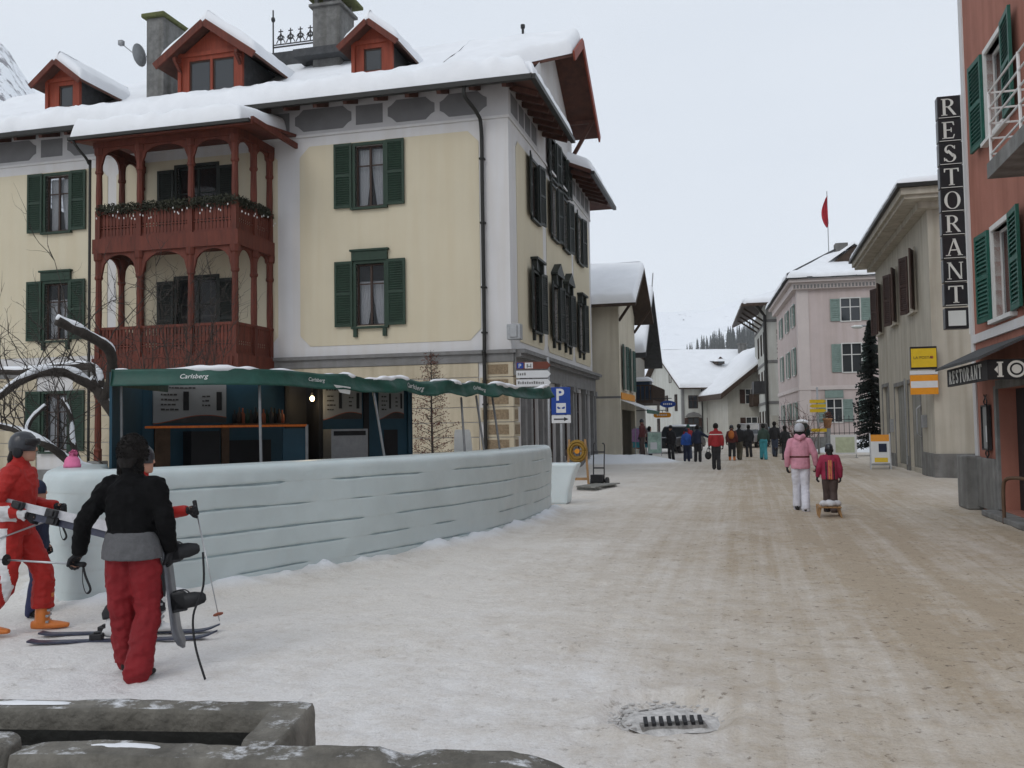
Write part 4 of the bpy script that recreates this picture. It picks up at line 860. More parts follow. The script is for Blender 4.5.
for i, (P, r0, r1) in enumerate(limbs):
    Q = catmull(P, 6); n = len(Q); rs = [(r0+(r1-r0)*k/(n-1))*(1+.18*mnoise.noise(Vector((k*.7, i, 0)))) for k in range(n)]
    Q2 = [p+Vector((mnoise.noise(p*2)*.04, mnoise.noise(p*2+Vector((5,0,0)))*.04, mnoise.noise(p*2+Vector((0,7,0)))*.03)) for p in Q]
    MB().tube([p-to for p in Q2], rs, 9).build('trunk' if i == 0 else 'limb', 'bark', tree, True)
    seg = [(p+Vector((0, 0, r_*.80)), r_) for p, r_ in zip(Q2, rs)]
    k0 = int(n*.45) if i == 0 else 0; cur = seg[k0:]
    snw.tube([p-to for p, r_ in cur], [(max(.004, r_*.92*(.8+.6*mnoise.noise(p*3))), max(.003, r_*.85*(.85+.7*mnoise.noise(p*3)))) for p, r_ in cur], 8)
    for k in range(1, n): starts.append((Q2[k], rs[k], i))
snw.build('snow_on_limbs', 'snow', tree, True)
def twig(p, d, L, r_, depth):
    n = 5; pts = [p]; 
    for k in range(n):
        d = nrm(d+Vector((trnd.gauss(0,.22), trnd.gauss(0,.22), trnd.gauss(.05,.2)))); pts.append(pts[-1]+d*(L/n))
    tw.tube([q-to for q in pts], [r_*(1-.75*k/n) for k in range(n+1)], 4, cap=False)
    if depth:
        for _ in range(trnd.randint(2, 4)):
            k = trnd.randint(1, n); twig(pts[k], nrm(d+Vector((trnd.gauss(0,.8), trnd.gauss(0,.6), trnd.gauss(.2,.5)))), L*trnd.uniform(.35, .65), r_*.55, depth-1)
for _ in range(62):
    p, r_, i = trnd.choice(starts[20:]); twig(p, nrm((trnd.gauss(-.05,.5), trnd.gauss(0,.4), abs(trnd.gauss(.8,.5)))), trnd.uniform(.5, 1.4), .011, 2)
o = tw.build('twigs', 'bark', tree); o['kind'] = 'stuff'
# thin leafless shrub growing up in front of the loggia
shrub = thing('bare_shrub', 'tall thin leafless shrub in front of the red loggia', 'shrub', (-7.2, 20, 0)); to = Vector((-7.2, 20, 0)); tw = MB()
for _ in range(15):
    p = Vector((-7.2+trnd.gauss(0,.35), 20+trnd.gauss(0,.3), 0)); d = nrm((trnd.gauss(0,.12), trnd.gauss(0,.1), 1)); pts = [p]; L = trnd.uniform(3.8, 5.6)
    for k in range(8): d = nrm(d+Vector((trnd.gauss(0,.07), trnd.gauss(0,.07), .05))); pts.append(pts[-1]+d*L/8)
    tw.tube([q-to for q in pts], [.016*(1-.8*k/8) for k in range(9)], 4, cap=False)
    for k in range(3, 9):
        for _ in range(3): twig(pts[k], nrm(d+Vector((trnd.gauss(0,.7), trnd.gauss(0,.5), trnd.gauss(0,.4)))), trnd.uniform(.4, 1.0), .007, 1)
o = tw.build('stems', 'bark', shrub); o['kind'] = 'stuff'
# small dry tree with brown leaves behind the bar
dt = thing('dry_tree', 'small dry tree with sparse reddish brown leaves behind the bar', 'tree', (-1.85, 21, 0)); to = Vector((-1.85, 21, 0)); tw = MB(); lf = MB()
MB().tube([(0,0,0),(.02,0,1),(0,.02,2),(.01,0,2.9),(0,0,3.5)], [.035,.03,.022,.012,.004], 6).build('trunk', 'bark', dt)
for k in range(64):
    z = .7+2.7*(k/64); wd = .62*(1-(k/64)**1.2)+.07; a = k*2.4; d = Vector((math.cos(a), math.sin(a), .35)); p = Vector((0, 0, z)); q = p+d*wd*trnd.uniform(.6, 1.1)
    tw.tube([p, p.lerp(q, .5)+Vector((0,0,.02)), q], [.009,.006,.003], 4, cap=False)
    for _ in range(3): q2 = p.lerp(q, trnd.uniform(.3, 1)); tw.tube([q2, q2+Vector((trnd.gauss(0,.12), trnd.gauss(0,.12), trnd.gauss(.08,.08)))], [.004,.002], 3, cap=False)
    leafs(lf, q, (.16, .16, .10), 16 if k < 44 else 8, .032, trnd); leafs(lf, p.lerp(q, .6), (.14, .14, .09), 10, .03, trnd)
tw.build('branches', 'bark', dt)['kind'] = 'stuff'; lf.build('leaves', 'dead_leaf', dt)['kind'] = 'stuff'

# ---------------------------------------------------------------- stone trough in the foreground
def worn_beam(p, q, w_, h, seed, n=40, endr=.10, dip=None):
    p = Vector(p); q = Vector(q); L = (q-p).length; t = (q-p)/L; sd = Vector((t.y, -t.x, 0)); mb = MB(); rings = []
    us = sorted(set([0, .004, .012, .03]+[i/n for i in range(n+1)]+[.97, .988, .996, 1]))
    for u in us:
        e = min(u, 1-u)*L; k = math.sqrt(max(0, 1-max(0, 1-e/endr)**2)); k = .55+.45*k if e < endr else 1
        ring = []
        for j in range(28):
            a = 2*math.pi*(j+.5)/28; ca, sa = math.cos(a), math.sin(a); x = math.copysign(min(1, 1.08*abs(ca)**.42), ca); z = math.copysign(min(1, 1.08*abs(sa)**.42), sa)
            c = p+t*(u*L)+sd*(x*w_/2*k)+Vector((0,0,h/2+z*h/2*(.8+.2*k)))
            nn = mnoise.noise(c*3+Vector((seed,0,0)))*.007+mnoise.noise(c*12+Vector((seed,0,0)))*.004+mnoise.noise(c*30+Vector((seed,0,0)))*.002
            if dip and z > .3: c.z -= dip(u)
            ring.append(c+sd*(x*nn)+Vector((0,0,z*nn)))
        rings.append(ring)
    return mb.loft(rings)
tr = thing('stone_trough', 'grey stone water trough with rounded rim and dark basin', 'trough', (-1.7, 3.8, 0)); t0 = Vector((-1.7, 3.8, 0)); 
def beam(name, p, q, *a, parent=tr, org=t0, m='stone_trough', **k): return worn_beam(Vector(p)-org, Vector(q)-org, *a, **k).build(name, m, parent, True)
beam('back_rim', (-3.2,4.11,.0), (-.86,3.905,.0), .15, .55, 1); beam('end_rim', (-.93,4.0,.0), (-.965,3.44,.0), .17, .55, 2, n=16); beam('front_rim', (-3.2,3.69,0), (-1.04,3.50,0), .12, .50, 5)
mat('basin_dark', (.022, .022, .02), .6, .4, 6, .4, 20)  # near-black tone for the lining inside the empty basin
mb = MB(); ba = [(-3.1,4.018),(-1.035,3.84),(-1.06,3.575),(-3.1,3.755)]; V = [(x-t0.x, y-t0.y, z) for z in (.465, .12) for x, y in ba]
mb.add(V, [(0,1,5,4),(1,2,6,5),(2,3,7,6),(3,0,4,7),(4,5,6,7)]); mb.build('basin_lining', 'basin_dark', tr)
sill = thing('stone_beam', 'long worn stone beam lying in front of the trough', 'stone', (-.8, 3.4, 0)); 
beam('beam', (-1.86,3.47,0), (.17,3.245,0), .17, .55, 3, parent=sill, org=Vector((-.8,3.4,0)), endr=.16, n=60, dip=lambda u: .022*math.exp(-((u-.72)/.03)**2)+max(0, u-.9)*.35)
rock = worn_beam((-.22,0,0), (.10,.04,0), .22, .56, 9, n=14); o = rock.build('stone_block', 'stone_trough', None, True, (-2.0, 3.5, 0)); tag(o, 'broken stone lump with snow beside the left end of the trough beam', 'stone')
def patch(c, rx, ry, h, seed, rz=0.):
    mb = MB(); n = 14; m_ = 6; V = []; F = []
    for i in range(m_+1):
        for k in range(n*2):
            a = math.pi*k/n; rr_ = i/m_*(1+.35*mnoise.noise(Vector((math.cos(a)*1.5, math.sin(a)*1.5, seed)))); x, y = rx*rr_*math.cos(a), ry*rr_*math.sin(a)
            V.append((x, y, h*max(0, 1-(i/m_)**2)**.6*(1+.5*mnoise.noise(Vector((x*14, y*14, seed))))-.004))
    for i in range(m_):
        for k in range(n*2): F.append((i*2*n+k, i*2*n+(k+1) % (2*n), (i+1)*2*n+(k+1) % (2*n), (i+1)*2*n+k))
    mb.add(V, F); return mb
for par, org, lst in ((sill, Vector((-.8,3.4,0)), [(-1.45,3.45,.13,.03,.010)]), (tr, t0, [(-2.1,4.02,.2,.03,.008)])):
    for k, (x, y, rx, ry, h) in enumerate(lst): patch((0,0,0), rx, ry, h, k+par.location.x*9).build('snow_patch', 'snow_rough', par, True, Vector((x, y, .552 if par == sill else .553))-org, R(-5.5))
# ---------------------------------------------------------------- drain cover
dr = thing('drain_cover', 'snow filled round drain with a dark toothed iron grate', 'drain', (.9, 5.53, -.05), R(4))
mb = MB(); mb.loft([[(r_*math.cos(k*math.pi/16), r_*math.sin(k*math.pi/16), z) for k in range(32)] for r_, z in ((.33,-.06),(.33,-.022),(.30,-.022),(.30,-.05))], True); mat('rusty_ring', (.22, .21, .20), .9, .6, 18, .5, 40); mb.build('frame_ring', 'rusty_ring', dr)
mat('dirty_snow', (.50, .485, .47), .85, .35, 14, .9, 40); patch((0,0,0), .29, .27, .03, 4).build('packed_snow', 'dirty_snow', dr, True, (0, .04, -.012))
MB().bb(-.19, .19, -.135, -.05, -.02, .017).build('grate_frame', 'rusty_ring', dr)
mb = MB(); r4 = random.Random(4)
for _ in range(150):
    a = r4.uniform(-.3, 3.6); q = r4.gauss(.33, .05); s_ = r4.uniform(.004, .013); mb.ell((q*math.cos(a)*1.05, q*math.sin(a)*.95, .0), (s_*1.8, s_, s_*.7), 6, 4)
mb.build('snow_crumbs', 'dirty_snow', dr)['kind'] = 'stuff'
for k in range(8): MB().add([(-.178+k*.046,-.132,.018),(-.155+k*.046,-.132,.018),(-.145+k*.046,-.05,.03),(-.168+k*.046,-.05,.03),(-.178+k*.046,-.132,.035),(-.155+k*.046,-.132,.035),(-.145+k*.046,-.05,.05),(-.168+k*.046,-.05,.05)], [(0,3,2,1),(4,5,6,7),(0,1,5,4),(1,2,6,5),(2,3,7,6),(3,0,4,7)]).build('grate_bar', 'bar_black', dr)

# ---------------------------------------------------------------- other houses
mat('house_beige', (.46, .43, .365), .9, .08, 1.2, .15, 35, streak=.22)
mat('house_white', (.52, .53, .50), .9, .05, 1.2, .1, 35, streak=.12)
mat('house_offwhite', (.44, .43, .39), .9, .06, 1.5, .1, 35, streak=.12)
mat('house_pink', (.52, .445, .43), .9, .04, 1.5, .1, 35, streak=.10)
mat('pink_trim', (.56, .50, .48), .9, .05, 1.5, .1, 35)
mat('salmon', (.36, .155, .115), .9, .10, 1.4, .25, 30, streak=.18)
mat('shutter_sage', (.20, .27, .245), .7, .15, 5, .1, 40)
mat('shutter_brown', (.055, .03, .024), .6, .25, 6, .1, 50)
mat('shutter_bottle', (.012, .085, .062), .5, .2, 6, .1, 50)
mat('blue_dark', (.02, .045, .09), .5, .2, 6, .1, 50)
mat('letter_white', (.66, .66, .62), .6, .04, 6, 0)
mat('sign_black', (.010, .010, .013), .35, .2, 6, 0, spec=.5)
mat('sign_blue', (.012, .05, .26), .4, .08, 6, 0)
mat('sign_yellow', (.62, .42, .02), .5, .08, 6, 0)
mat('sign_orange', (.66, .26, .015), .5, .08, 6, 0)
mat('sign_brown', (.14, .04, .025), .5, .1, 6, 0)
mat('sign_white', (.60, .61, .62), .5, .04, 6, 0)
mat('lamp_glass', (.62, .64, .62), .3, .04, 4, 0)
mat('garage_grey', (.27, .27, .25), .85, .12, 3, .15, 20, streak=.35)
def gable_roof(parent, x0, x1, y0, yr, y1, z0, zr, z1, th=.18, sn_=.38, m='dark_wood', seed=0, ends=(1, 1)):
    """ridge runs along x at y=yr"""
    q = MB(); slab(q, [(x0,y0,z0),(x1,y0,z0),(x1,yr,zr),(x0,yr,zr)], th); slab(q, [(x0,yr,zr),(x1,yr,zr),(x1,y1,z1),(x0,y1,z1)], th)
    o = q.build('roof', m, parent)
    s = snow_sheet([(x0,y0-.05,z0),(x1,y0-.05,z0),(x1,yr,zr),(x0,yr,zr)], sn_, 20, 6, (ends[0],ends[1],1,0), .2, .05, .5, seed)
    merge(s, snow_sheet([(x1,y1+.05,z1),(x0,y1+.05,z1),(x0,yr,zr),(x1,yr,zr)], sn_, 12, 5, (ends[1],ends[0],1,0), .3, .05, .5, seed+3)); s.build('snow_cover', 'snow', o, True)
    return o
def boxwalls(parent, x0, x1, y0, y1, z1, m, hf=(), hl=(), hr=()):
    """front (-y), left (-x), right (+x) and back sheets; holes: hf along x, hl/hr along y"""
    b = MB(); wall(b, x0, x1, 0, z1, list(hf), y0)
    l = MB(); wall(l, -y1, -y0, 0, z1, [(-h[1], -h[0], h[2], h[3]) for h in hl]); merge(b, rotv(l, R(-90), (x0, 0, 0)))
    r = MB(); wall(r, y0, y1, 0, z1, list(hr)); merge(b, rotv(r, R(90), (x1, 0, 0)))
    b.add([(x0,y1,0),(x1,y1,0),(x1,y1,z1),(x0,y1,z1)], [(0,1,2,3)])
    return b.build('wall', m, parent)
U14 = R(-14.3)
# --- cream shop house further down on the left
h2 = thing('shop_house', 'plain beige house with souvenir shop and thick snow roof beyond the corner house', 'house', (5.1, 43.5, 0), U14)
mat('house_cream', (.62, .575, .47), .9, .06, 1.2, .12, 35, streak=.15)
boxwalls(h2, -14, 0, 0, 6.4, 7.6, 'house_cream', hr=[(1.2,2.1,3.5,5.6),(4.0,4.9,3.5,5.6),(.6,5.8,.1,2.5)])
MB().prism([(0,7.6),(6.4,7.6),(3.2,9.55)], -14, 0, 'x').build('gable', 'house_cream', h2)
gable_roof(h2, -15, .95, -1.0, 3.2, 7.4, 7.45, 9.7, 7.45, .2, .34, 'dark_wood', 21)
MB().bb(-14, .012, -.012, 6.41, 3.02, 3.12).build('string_course', 'grey_stone', h2)
for y in (.15, 6.2): MB().bar((0, y, 6.7), (.85, y, 7.9), .12).build('strut', 'dark_wood', h2)
mat('shutter_muted', (.05, .10, .085), .7, .2, 5); Wg = window_parts(.85, 2.1, 'house_offwhite', 'frame_white', shutter_mesh(.5, 2.15, 'shutter_muted', .1), .5, curt=False, pane='pane_far', shrot=R(6))
for y in (1.65, 4.45): instance(Wg, h2, (0, y, 3.5), R(90))
aw = MB(); slab(aw, [(0.02,.3,2.95),(0.02,6.2,2.95),(1.25,6.2,2.45),(1.25,.3,2.45)], .03); aw.build('awning', 'sign_white', h2); MB().bb(1.22, 1.26, .3, 6.2, 2.28, 2.46).build('awning_valance', 'shutter_bottle', h2)
MB().bb(.01, .05, .3, 5.6, 2.98, 3.3).build('shop_fascia', 'sign_orange', h2)
# --- timber house with a balcony behind it
h3 = thing('balcony_house', 'steep roofed timber house with dark balcony behind the souvenir shop', 'house', (6.7, 52.6, 0), U14)
boxwalls(h3, -10, 0, 0, 8.5, 6.0, 'house_offwhite'); MB().bb(-10, .015, -.015, 0, 3.2, 6.0).build('timber_cladding', 'dark_wood', h3)
MB().prism([(0,6.0),(8.5,6.0),(4.25,9.6)], -10, 0, 'x').build('gable', 'dark_wood', h3)
gable_roof(h3, -11, 1.1, -1.0, 4.2, 9.4, 5.85, 10.0, 5.85, .35, .35, 'roof_slate', 25)
q = MB().bb(0, 1.3, .3, 8, 3.0, 3.16).build('balcony_floor', 'dark_wood', h3)
q = MB().bar((1.27,.3,4.0), (1.27,8,4.0), .08); 
for i in range(30): q.bar((1.27, .35+i*.26, 3.16), (1.27, .35+i*.26, 4.0), .05, .14)
q.bar((.05,.33,4.0), (1.27,.33,4.0), .08)
for i in range(5): q.bar((.1+i*.25,.33,3.16), (.1+i*.25,.33,4.0), .14, .05)
q.build('balcony_railing', 'dark_wood', h3)
sp = MB().bb(.2, 1.2, .6, 2.2, 3.16, 3.75).bb(.3, 1.1, .7, 2.0, 3.75, 4.3); sp.build('covered_furniture', 'blue_dark', h3); snow_sheet([(.15,.55,4.3),(1.2,.55,4.3),(1.2,2.1,4.3),(.15,2.1,4.3)], .2, 5, 5, (1,1,1,1), .2, .03, 1, 2).build('balcony_snow', 'snow', h3, True)
MB().tube([(1.0,4.2,9.9),(1.1,4.2,11.1)], .035, 6).build('roof_spike', 'galv', h3)
# --- far house across the end of the street
hf = thing('far_house', 'long off-white house with snow roof and small eyebrow dormer closing the street', 'house', (17.1, 92, 0), R(6))
fw = [(1.0, 3.4, .85, 1.2), (3.3, 3.4, .85, 1.2), (1.0, .9, 1.1, 1.5), (3.3, .9, 1.1, 1.5)]
lw = [(2.5, 3.2, .8, 1.6), (6.0, 3.2, .8, 1.6), (9.5, 3.2, .8, 1.6), (4.5, 6.2, .7, 1.1), (9.5, .6, .9, 1.8)]
boxwalls(hf, 0, 14, 0, 16, 5.6, 'house_white', hf=[(x-w_/2, x+w_/2, z, z+h) for x, z, w_, h in fw], hl=[(y-w_/2, y+w_/2, z, z+h) for y, z, w_, h in lw if z < 5])
MB().prism([(0,5.6),(16,5.6),(8,9.35)], .0, .2, 'x').build('gable', 'house_white', hf)
gable_roof(hf, -.6, 14.5, -.7, 8, 16.7, 5.45, 9.6, 5.45, .2, .35, 'dark_wood', 31)
def simple_window(parent, x, z, w_, h, rz=0., off=0., fr='frame_brown', shut=None, ped=None, sw=.45):
    b = MB().bb(-w_/2-.06, w_/2+.06, -.04, .1, -.06, 0).bb(-w_/2-.06, -w_/2, -.04, .1, 0, h).bb(w_/2, w_/2+.06, -.04, .1, 0, h).bb(-w_/2-.06, w_/2+.06, -.04, .1, h, h+.06).bb(-.03, .03, .02, .09, 0, h).bb(-w_/2, w_/2, .025, .085, h*.6, h*.6+.05)
    loc = (x, off, z) if rz == 0 else ((off, x, z))
    o = b.build('window', fr, parent, False, loc, rz)
    MB().bb(-w_/2, w_/2, .06, .07, 0, h).build('pane', 'pane_far', o)
    if ped:
        MB().add([(-w_/2-.3,-.15,h+.15),(w_/2+.3,-.15,h+.15),(w_/2+.3,0,h+.15),(-w_/2-.3,0,h+.15),(0,-.15,h+.6),(0,0,h+.6),(-w_/2,-.15,h+.45),(w_/2,-.15,h+.45),(w_/2,0,h+.45),(-w_/2,0,h+.45)], [(0,1,7,4,6),(0,6,9,3),(6,4,5,9),(4,7,8,5),(7,1,2,8),(0,3,2,1)]).build('pediment', ped, o)
    if shut:
        me_ = shutter_mesh(sw, h, shut, .12)
        for s in (-1, 1): obj('shutter', me_, o, (s*(w_/2+.07+sw/2), -.06, 0))
    return o
for x, z, w_, h in fw: simple_window(hf, x, z, w_, h, ped='grey_stone' if z < 2 else None, shut='shutter_brown' if z < 2 else None, sw=.3)
for y, z, w_, h in lw: simple_window(hf, y, z, w_, h, R(-90), -.02)
MB().bb(-.14, .1, -.05, .35, 0, 5.3).build('corner_quoins', 'grey_stone', hf); MB().tube([(1.9,-.1,0),(1.9,-.1,5.4)], .06, 6).build('downpipe', 'gutter', hf)
q = MB().prism([(4.6,8.0),(5.4,8.0),(5.4,8.4),(5.0,8.75),(4.6,8.4)], 3.0, 6.2); o = q.build('dormer', 'dark_wood', hf); snow_sheet([(4.4,2.9,8.3),(5.6,2.9,8.3),(5.6,6.2,8.6),(4.4,6.2,8.6)], .4, 6, 4, (1,1,1,0), .5, .03, 1, 4).build('dormer_snow', 'snow', o, True); MB().bb(4.72, 5.28, 2.97, 3.0, 8.05, 8.42).build('dormer_pane', 'pane_far', o)
o = MB().bb(8.3, 9.0, 6.2, 7.0, 8.5, 10.3).build('chimney', 'chimney_stone', hf); MB().bb(8.2, 9.1, 6.1, 7.1, 10.3, 10.45).build('chimney_cap', 'chimney_stone', o)
# gabled inn standing forward on its right
hi = thing('gabled_inn', 'cream gabled inn with dark brown shutters and wooden balcony at the end of the street', 'house', (19.9, 85, 0), R(3))
iw = [(4.3, 6.1, 1.0, 1.1), (2.2, 3.6, 1.0, 1.3), (2.2, .9, 1.0, 1.4), (4.6, .9, 1.0, 1.4)]
boxwalls(hi, 0, 10.4, 0, 12, 5.0, 'house_offwhite', hf=[(x-w_/2, x+w_/2, z, z+h) for x, z, w_, h in iw if z < 5])
MB().prism([(0,5.0),(10.4,5.0),(5.2,9.0)], 0, .2).build('gable', 'house_offwhite', hi)
q = MB()
for s, xa, xb in ((1, -.9, 5.2), (-1, 11.3, 5.2)): slab(q, [(xa,-1.0,4.5),(xb,-1.0,9.15),(xb,12,9.15),(xa,12,4.5)] if s > 0 else [(xb,-1.0,9.15),(xa,-1.0,4.5),(xa,12,4.5),(xb,12,9.15)], .5)
o = q.build('roof', 'dark_wood', hi); s = snow_sheet([(-.85,12,4.5),(-.85,-.9,4.5),(5.2,-.9,9.15),(5.2,12,9.15)], .3, 10, 6, (0,1,1,0), .3, .04, .5, 3); merge(s, snow_sheet([(11.2,-.9,4.5),(11.2,12,4.5),(5.2,12,9.15),(5.2,-.9,9.15)], .3, 10, 6, (1,0,1,0), .3, .04, .5, 4)); s.build('snow_cover', 'snow', o, True)
for x, z, w_, h in iw: simple_window(hi, x, z, w_, h, 0, -.02, 'frame_white', 'shutter_brown', sw=.5)
q = MB().bb(2.0, 6.2, -1.2, 0, 3.3, 3.45).bb(2.0, 6.2, -1.22, -1.15, 3.45, 4.45).bb(2.0, 2.07, -1.15, 0, 3.45, 4.45).build('balcony', 'dark_wood', hi); q = MB().bb(3.0, 6.0, -1.4, -1.25, 2.55, 3.0).build('sign_board', 'dark_wood', hi)
me_ = text_mesh('HOTEL', .42, 'letter_white', .01); o = obj('lettering', me_, hi, (3.4, -1.42, 2.62)); MB().bb(3.3, 4.3, -.05, .05, 0, 2.2).build('door', 'shutter_brown', hi)
# --- tall white house
hw = thing('tall_white_house', 'tall narrow white house with wide dark eaves and downpipe at its corner', 'house', (20.6, 74, 0), R(-11))
boxwalls(hw, 0, 10, 0, 14, 11.5, 'house_white', hl=[(y-.45, y+.45, z, z+1.7) for y in (2.5, 5.5, 9) for z in (7.6, 4.4, 1.0)])
q = MB(); slab(q, [(-2.0,-1.6,11.3),(12,-1.6,11.3),(5,6,13.6),(4,6,13.6)], .25); slab(q, [(-2.0,15.5,11.3),(-2.0,-1.6,11.3),(4,6,13.6),(4,8,13.6)], .25); o = q.build('roof', 'dark_wood', hw)
snow_sheet([(-1.9,-1.6,11.3),(12,-1.6,11.3),(5,6,13.6),(4,6,13.6)], .35, 12, 6, (1,0,1,0), .3, .06, .5, 2).build('snow_cover', 'snow', o, True); snow_sheet([(-2.0,15.5,11.3),(-2.0,-1.5,11.3),(4,6,13.6),(4,8,13.6)], .35, 12, 6, (0,1,1,0), .3, .06, .5, 6).build('snow_cover', 'snow', o, True)
for y in (2.5, 5.5, 9):
    for z in (7.6, 4.4, 1.0): simple_window(hw, y, z, .9, 1.7, R(-90), -.02)
for z in (3.3, 6.6, 9.9): MB().bb(-.06, 10, -.06, .0, z, z+.22).bb(-.06, 0, .0, 14, z, z+.22).build('string_course', 'grey_stone', hw)
for y in (1, 4, 7, 10): MB().bar((0, y, 10.0), (-1.7, y, 11.2), .14).build('strut', 'dark_wood', hw)
MB().tube([(-.12,-.12,0),(-.12,-.12,10.4),(-.8,-.8,11.2)], .13, 8).build('downpipe', 'gutter', hw)
for k, ch_ in enumerate('PIZOTS'): obj('letter', text_mesh(ch_, .52, 'frame_brown', .01), hw, (.75, -.03, 8.9-k*.45))
q = MB().bb(-1.0, 0, 1.4, 4.0, 4.2, 4.3).bb(-1.0, -.95, 1.4, 4.0, 4.3, 5.2).bb(-1.0, 0, 1.4, 1.45, 4.3, 5.2).build('balcony', 'iron', hw)
# --- pale pink house
hp = thing('pale_pink_house', 'pale pink house with sage shutters and red flag on its roof', 'house', (17.55, 56, 0), R(-11))
pf = [(3.05, 7.85, 1.08, 1.35), (3.05, 4.75, 1.08, 1.7), (1.95, 1.75, .85, 1.35), (4.4, 1.75, .85, 1.35), (6.4, 7.85, 1.08, 1.35), (6.4, 4.75, 1.08, 1.7)]
pl = [(y, z, 1.0, h) for y in (2.6, 6.2, 10.5) for z, h in ((7.85, 1.35), (4.75, 1.7), (1.6, 1.4))]
boxwalls(hp, 0, 12, 0, 14, 10.2, 'house_pink', hf=[(x-w_/2, x+w_/2, z, z+h) for x, z, w_, h in pf], hl=[(y-w_/2, y+w_/2, z, z+h) for y, z, w_, h in pl])
for x, z, w_, h in pf: simple_window(hp, x, z, w_, h, 0, -.02, 'frame_white', 'shutter_sage', sw=.56)
for y, z, w_, h in pl: simple_window(hp, y, z, w_, h, R(-90), -.02, 'frame_white', 'shutter_sage', sw=.55)
for x, z, w_, h in pf[2:4]: MB().bb(x-w_/2-.1, x+w_/2+.1, -.12, -.01, z+h+.1, z+h+.55).build('lintel', 'shutter_sage', hp)
MB().bb(-.05, .62, -.05, .0, 0, 10.2).bb(-.05, 0, .0, .6, 0, 10.2).build('corner_pilaster', 'pink_trim', hp); MB().bb(-.08, 12, -.08, 0, 3.7, 3.95).bb(-.08, 0, 0, 14, 3.7, 3.95).build('string_course', 'pink_trim', hp)
MB().bb(-.3, 12.3, -.3, 0, 9.85, 10.25).bb(-.55, 12.5, -.55, 0, 10.25, 10.45).bb(-.3, 0, 0, 14.2, 9.85, 10.25).bb(-.55, 0, 0, 14.4, 10.25, 10.45).build('cornice', 'pink_trim', hp)
q = MB()
for i in range(60): q.bb(-.25+i*.2, -.15+i*.2, -.36, -.3, 9.9, 10.1)
q.build('dentils', 'grey_stone', hp)['kind'] = 'stuff'
q = MB(); slab(q, [(-.7,-.7,10.55),(12.7,-.7,10.55),(8.5,6,13.2),(3.5,6,13.2)], .12); slab(q, [(-.7,14.7,10.55),(-.7,-.7,10.55),(3.5,6,13.2),(3.5,8,13.2)], .12); o = q.build('roof', 'roof_slate', hp)
snow_sheet([(-.7,-.75,10.55),(12.7,-.75,10.55),(8.5,6,13.2),(3.5,6,13.2)], .22, 24, 8, (1,1,1,0), .25, .12, .9, 2).build('snow_cover', 'snow', o, True); snow_sheet([(-.75,14.7,10.55),(-.75,-.7,10.55),(3.5,6,13.2),(3.5,8,13.2)], .22, 16, 8, (1,1,1,0), .25, .12, .9, 5).build('snow_cover', 'snow', o, True)
q = MB().prism([(2.2,11.6),(5.2,11.6),(3.7,12.75)], 1.9, 6); o = q.build('roof_gable', 'dark_wood', hp); snow_sheet([(1.8,1.7,11.6),(1.8,6,11.6),(3.7,6,12.9),(3.7,1.7,12.9)], .15, 6, 4, (1,0,1,0), .2, .04, 1, 7).build('gable_snow', 'snow', o, True); snow_sheet([(5.6,6,11.6),(5.6,1.7,11.6),(3.7,1.7,12.9),(3.7,6,12.9)], .15, 6, 4, (0,1,1,0), .2, .04, 1, 8).build('gable_snow', 'snow', o, True)
MB().bb(3.1, 3.9, 5.2, 6, 12.8, 13.6).build('chimney', 'chimney_stone', hp, bevel=.03)
q = MB()
for pa, pb in (((-.6,-.6,10.75),(3.5,6,13.45)),): q.tube([pa, pb], .07, 6)
q.build('hip_ridge', 'roof_slate', hp)
fl = thing('flagpole', 'thin pole with limp red flag above the pale pink house', 'flag', (21.3, 61, 0), 0)
MB().tube([(0,0,12.8),(0,0,17.2)], .03, 6).build('pole', 'galv', fl)
mat('flag_red', (.42, .03, .045), .8, .15, 4); mb = MB(); V = []; F = []
for j in range(13):
    for i in range(9): v = j/12; u_ = i/8; wdt = .42*math.sin(math.pi*min(1, v*.9+.08))**.7; V.append((u_*wdt*(-1)+.03, .10*math.sin(i*2.2+v*3), 16.9-v*1.9-u_*.25))
for j in range(12):
    for i in range(8): a = j*9+i; F.append((a, a+1, a+10, a+9))
mb.add(V, F); o = mb.build('flag_cloth', 'flag_red', fl, True); o.modifiers.new('solid', 'SOLIDIFY').thickness = .02
# --- grey beige house on the right
hb = thing('grey_beige_house', 'weathered grey beige house with brown shutters and deep eaves on the right', 'house', (12.65, 27.6, 0), U14)
bw = [(2.8, 5.35), (6.6, 5.35), (10.4, 5.35)]; gd = [(2.2, 4.4, .15, 3.0), (5.2, 7.4, .15, 3.0), (9.0, 10.6, .15, 3.1)]
boxwalls(hb, 0, 9, 0, 11.6, 8.3, 'house_beige', hl=[(y-.45, y+.45, z, z+1.95) for y, z in bw]+gd)
Wb = window_parts(.9, 1.95, 'house_beige', 'frame_brown', shutter_mesh(.52, 1.95, 'shutter_brown'), .52, curt=False, pane='pane_far', sill=True, shrot=R(20))
for y, z in bw: instance(Wb, hb, (-.005, y, z), R(-90))
for y0, y1, z0, z1 in gd:
    o = MB().bb(.12, .16, y0, y1, z0, z1).build('garage_door', 'garage_grey', hb)
    for k in range(5): MB().bb(.10, .12, y0+.04+(y1-y0-.08)*k/5, y0+.02+(y1-y0-.08)*(k+1)/5, z0+.03, z1-.03).build('door_plank', 'garage_grey', o)
    MB().bb(-.03, .0, y0-.14, y0, 0, z1+.14).bb(-.03, .0, y1, y1+.14, 0, z1+.14).bb(-.03, .0, y0, y1, z1, z1+.14).build('door_surround', 'concrete', hb)
MB().bb(-.06, 0, -.06, 2.0, 0, .72).bb(0, 9, -.06, 0, 0, .72).build('plinth', 'concrete', hb)
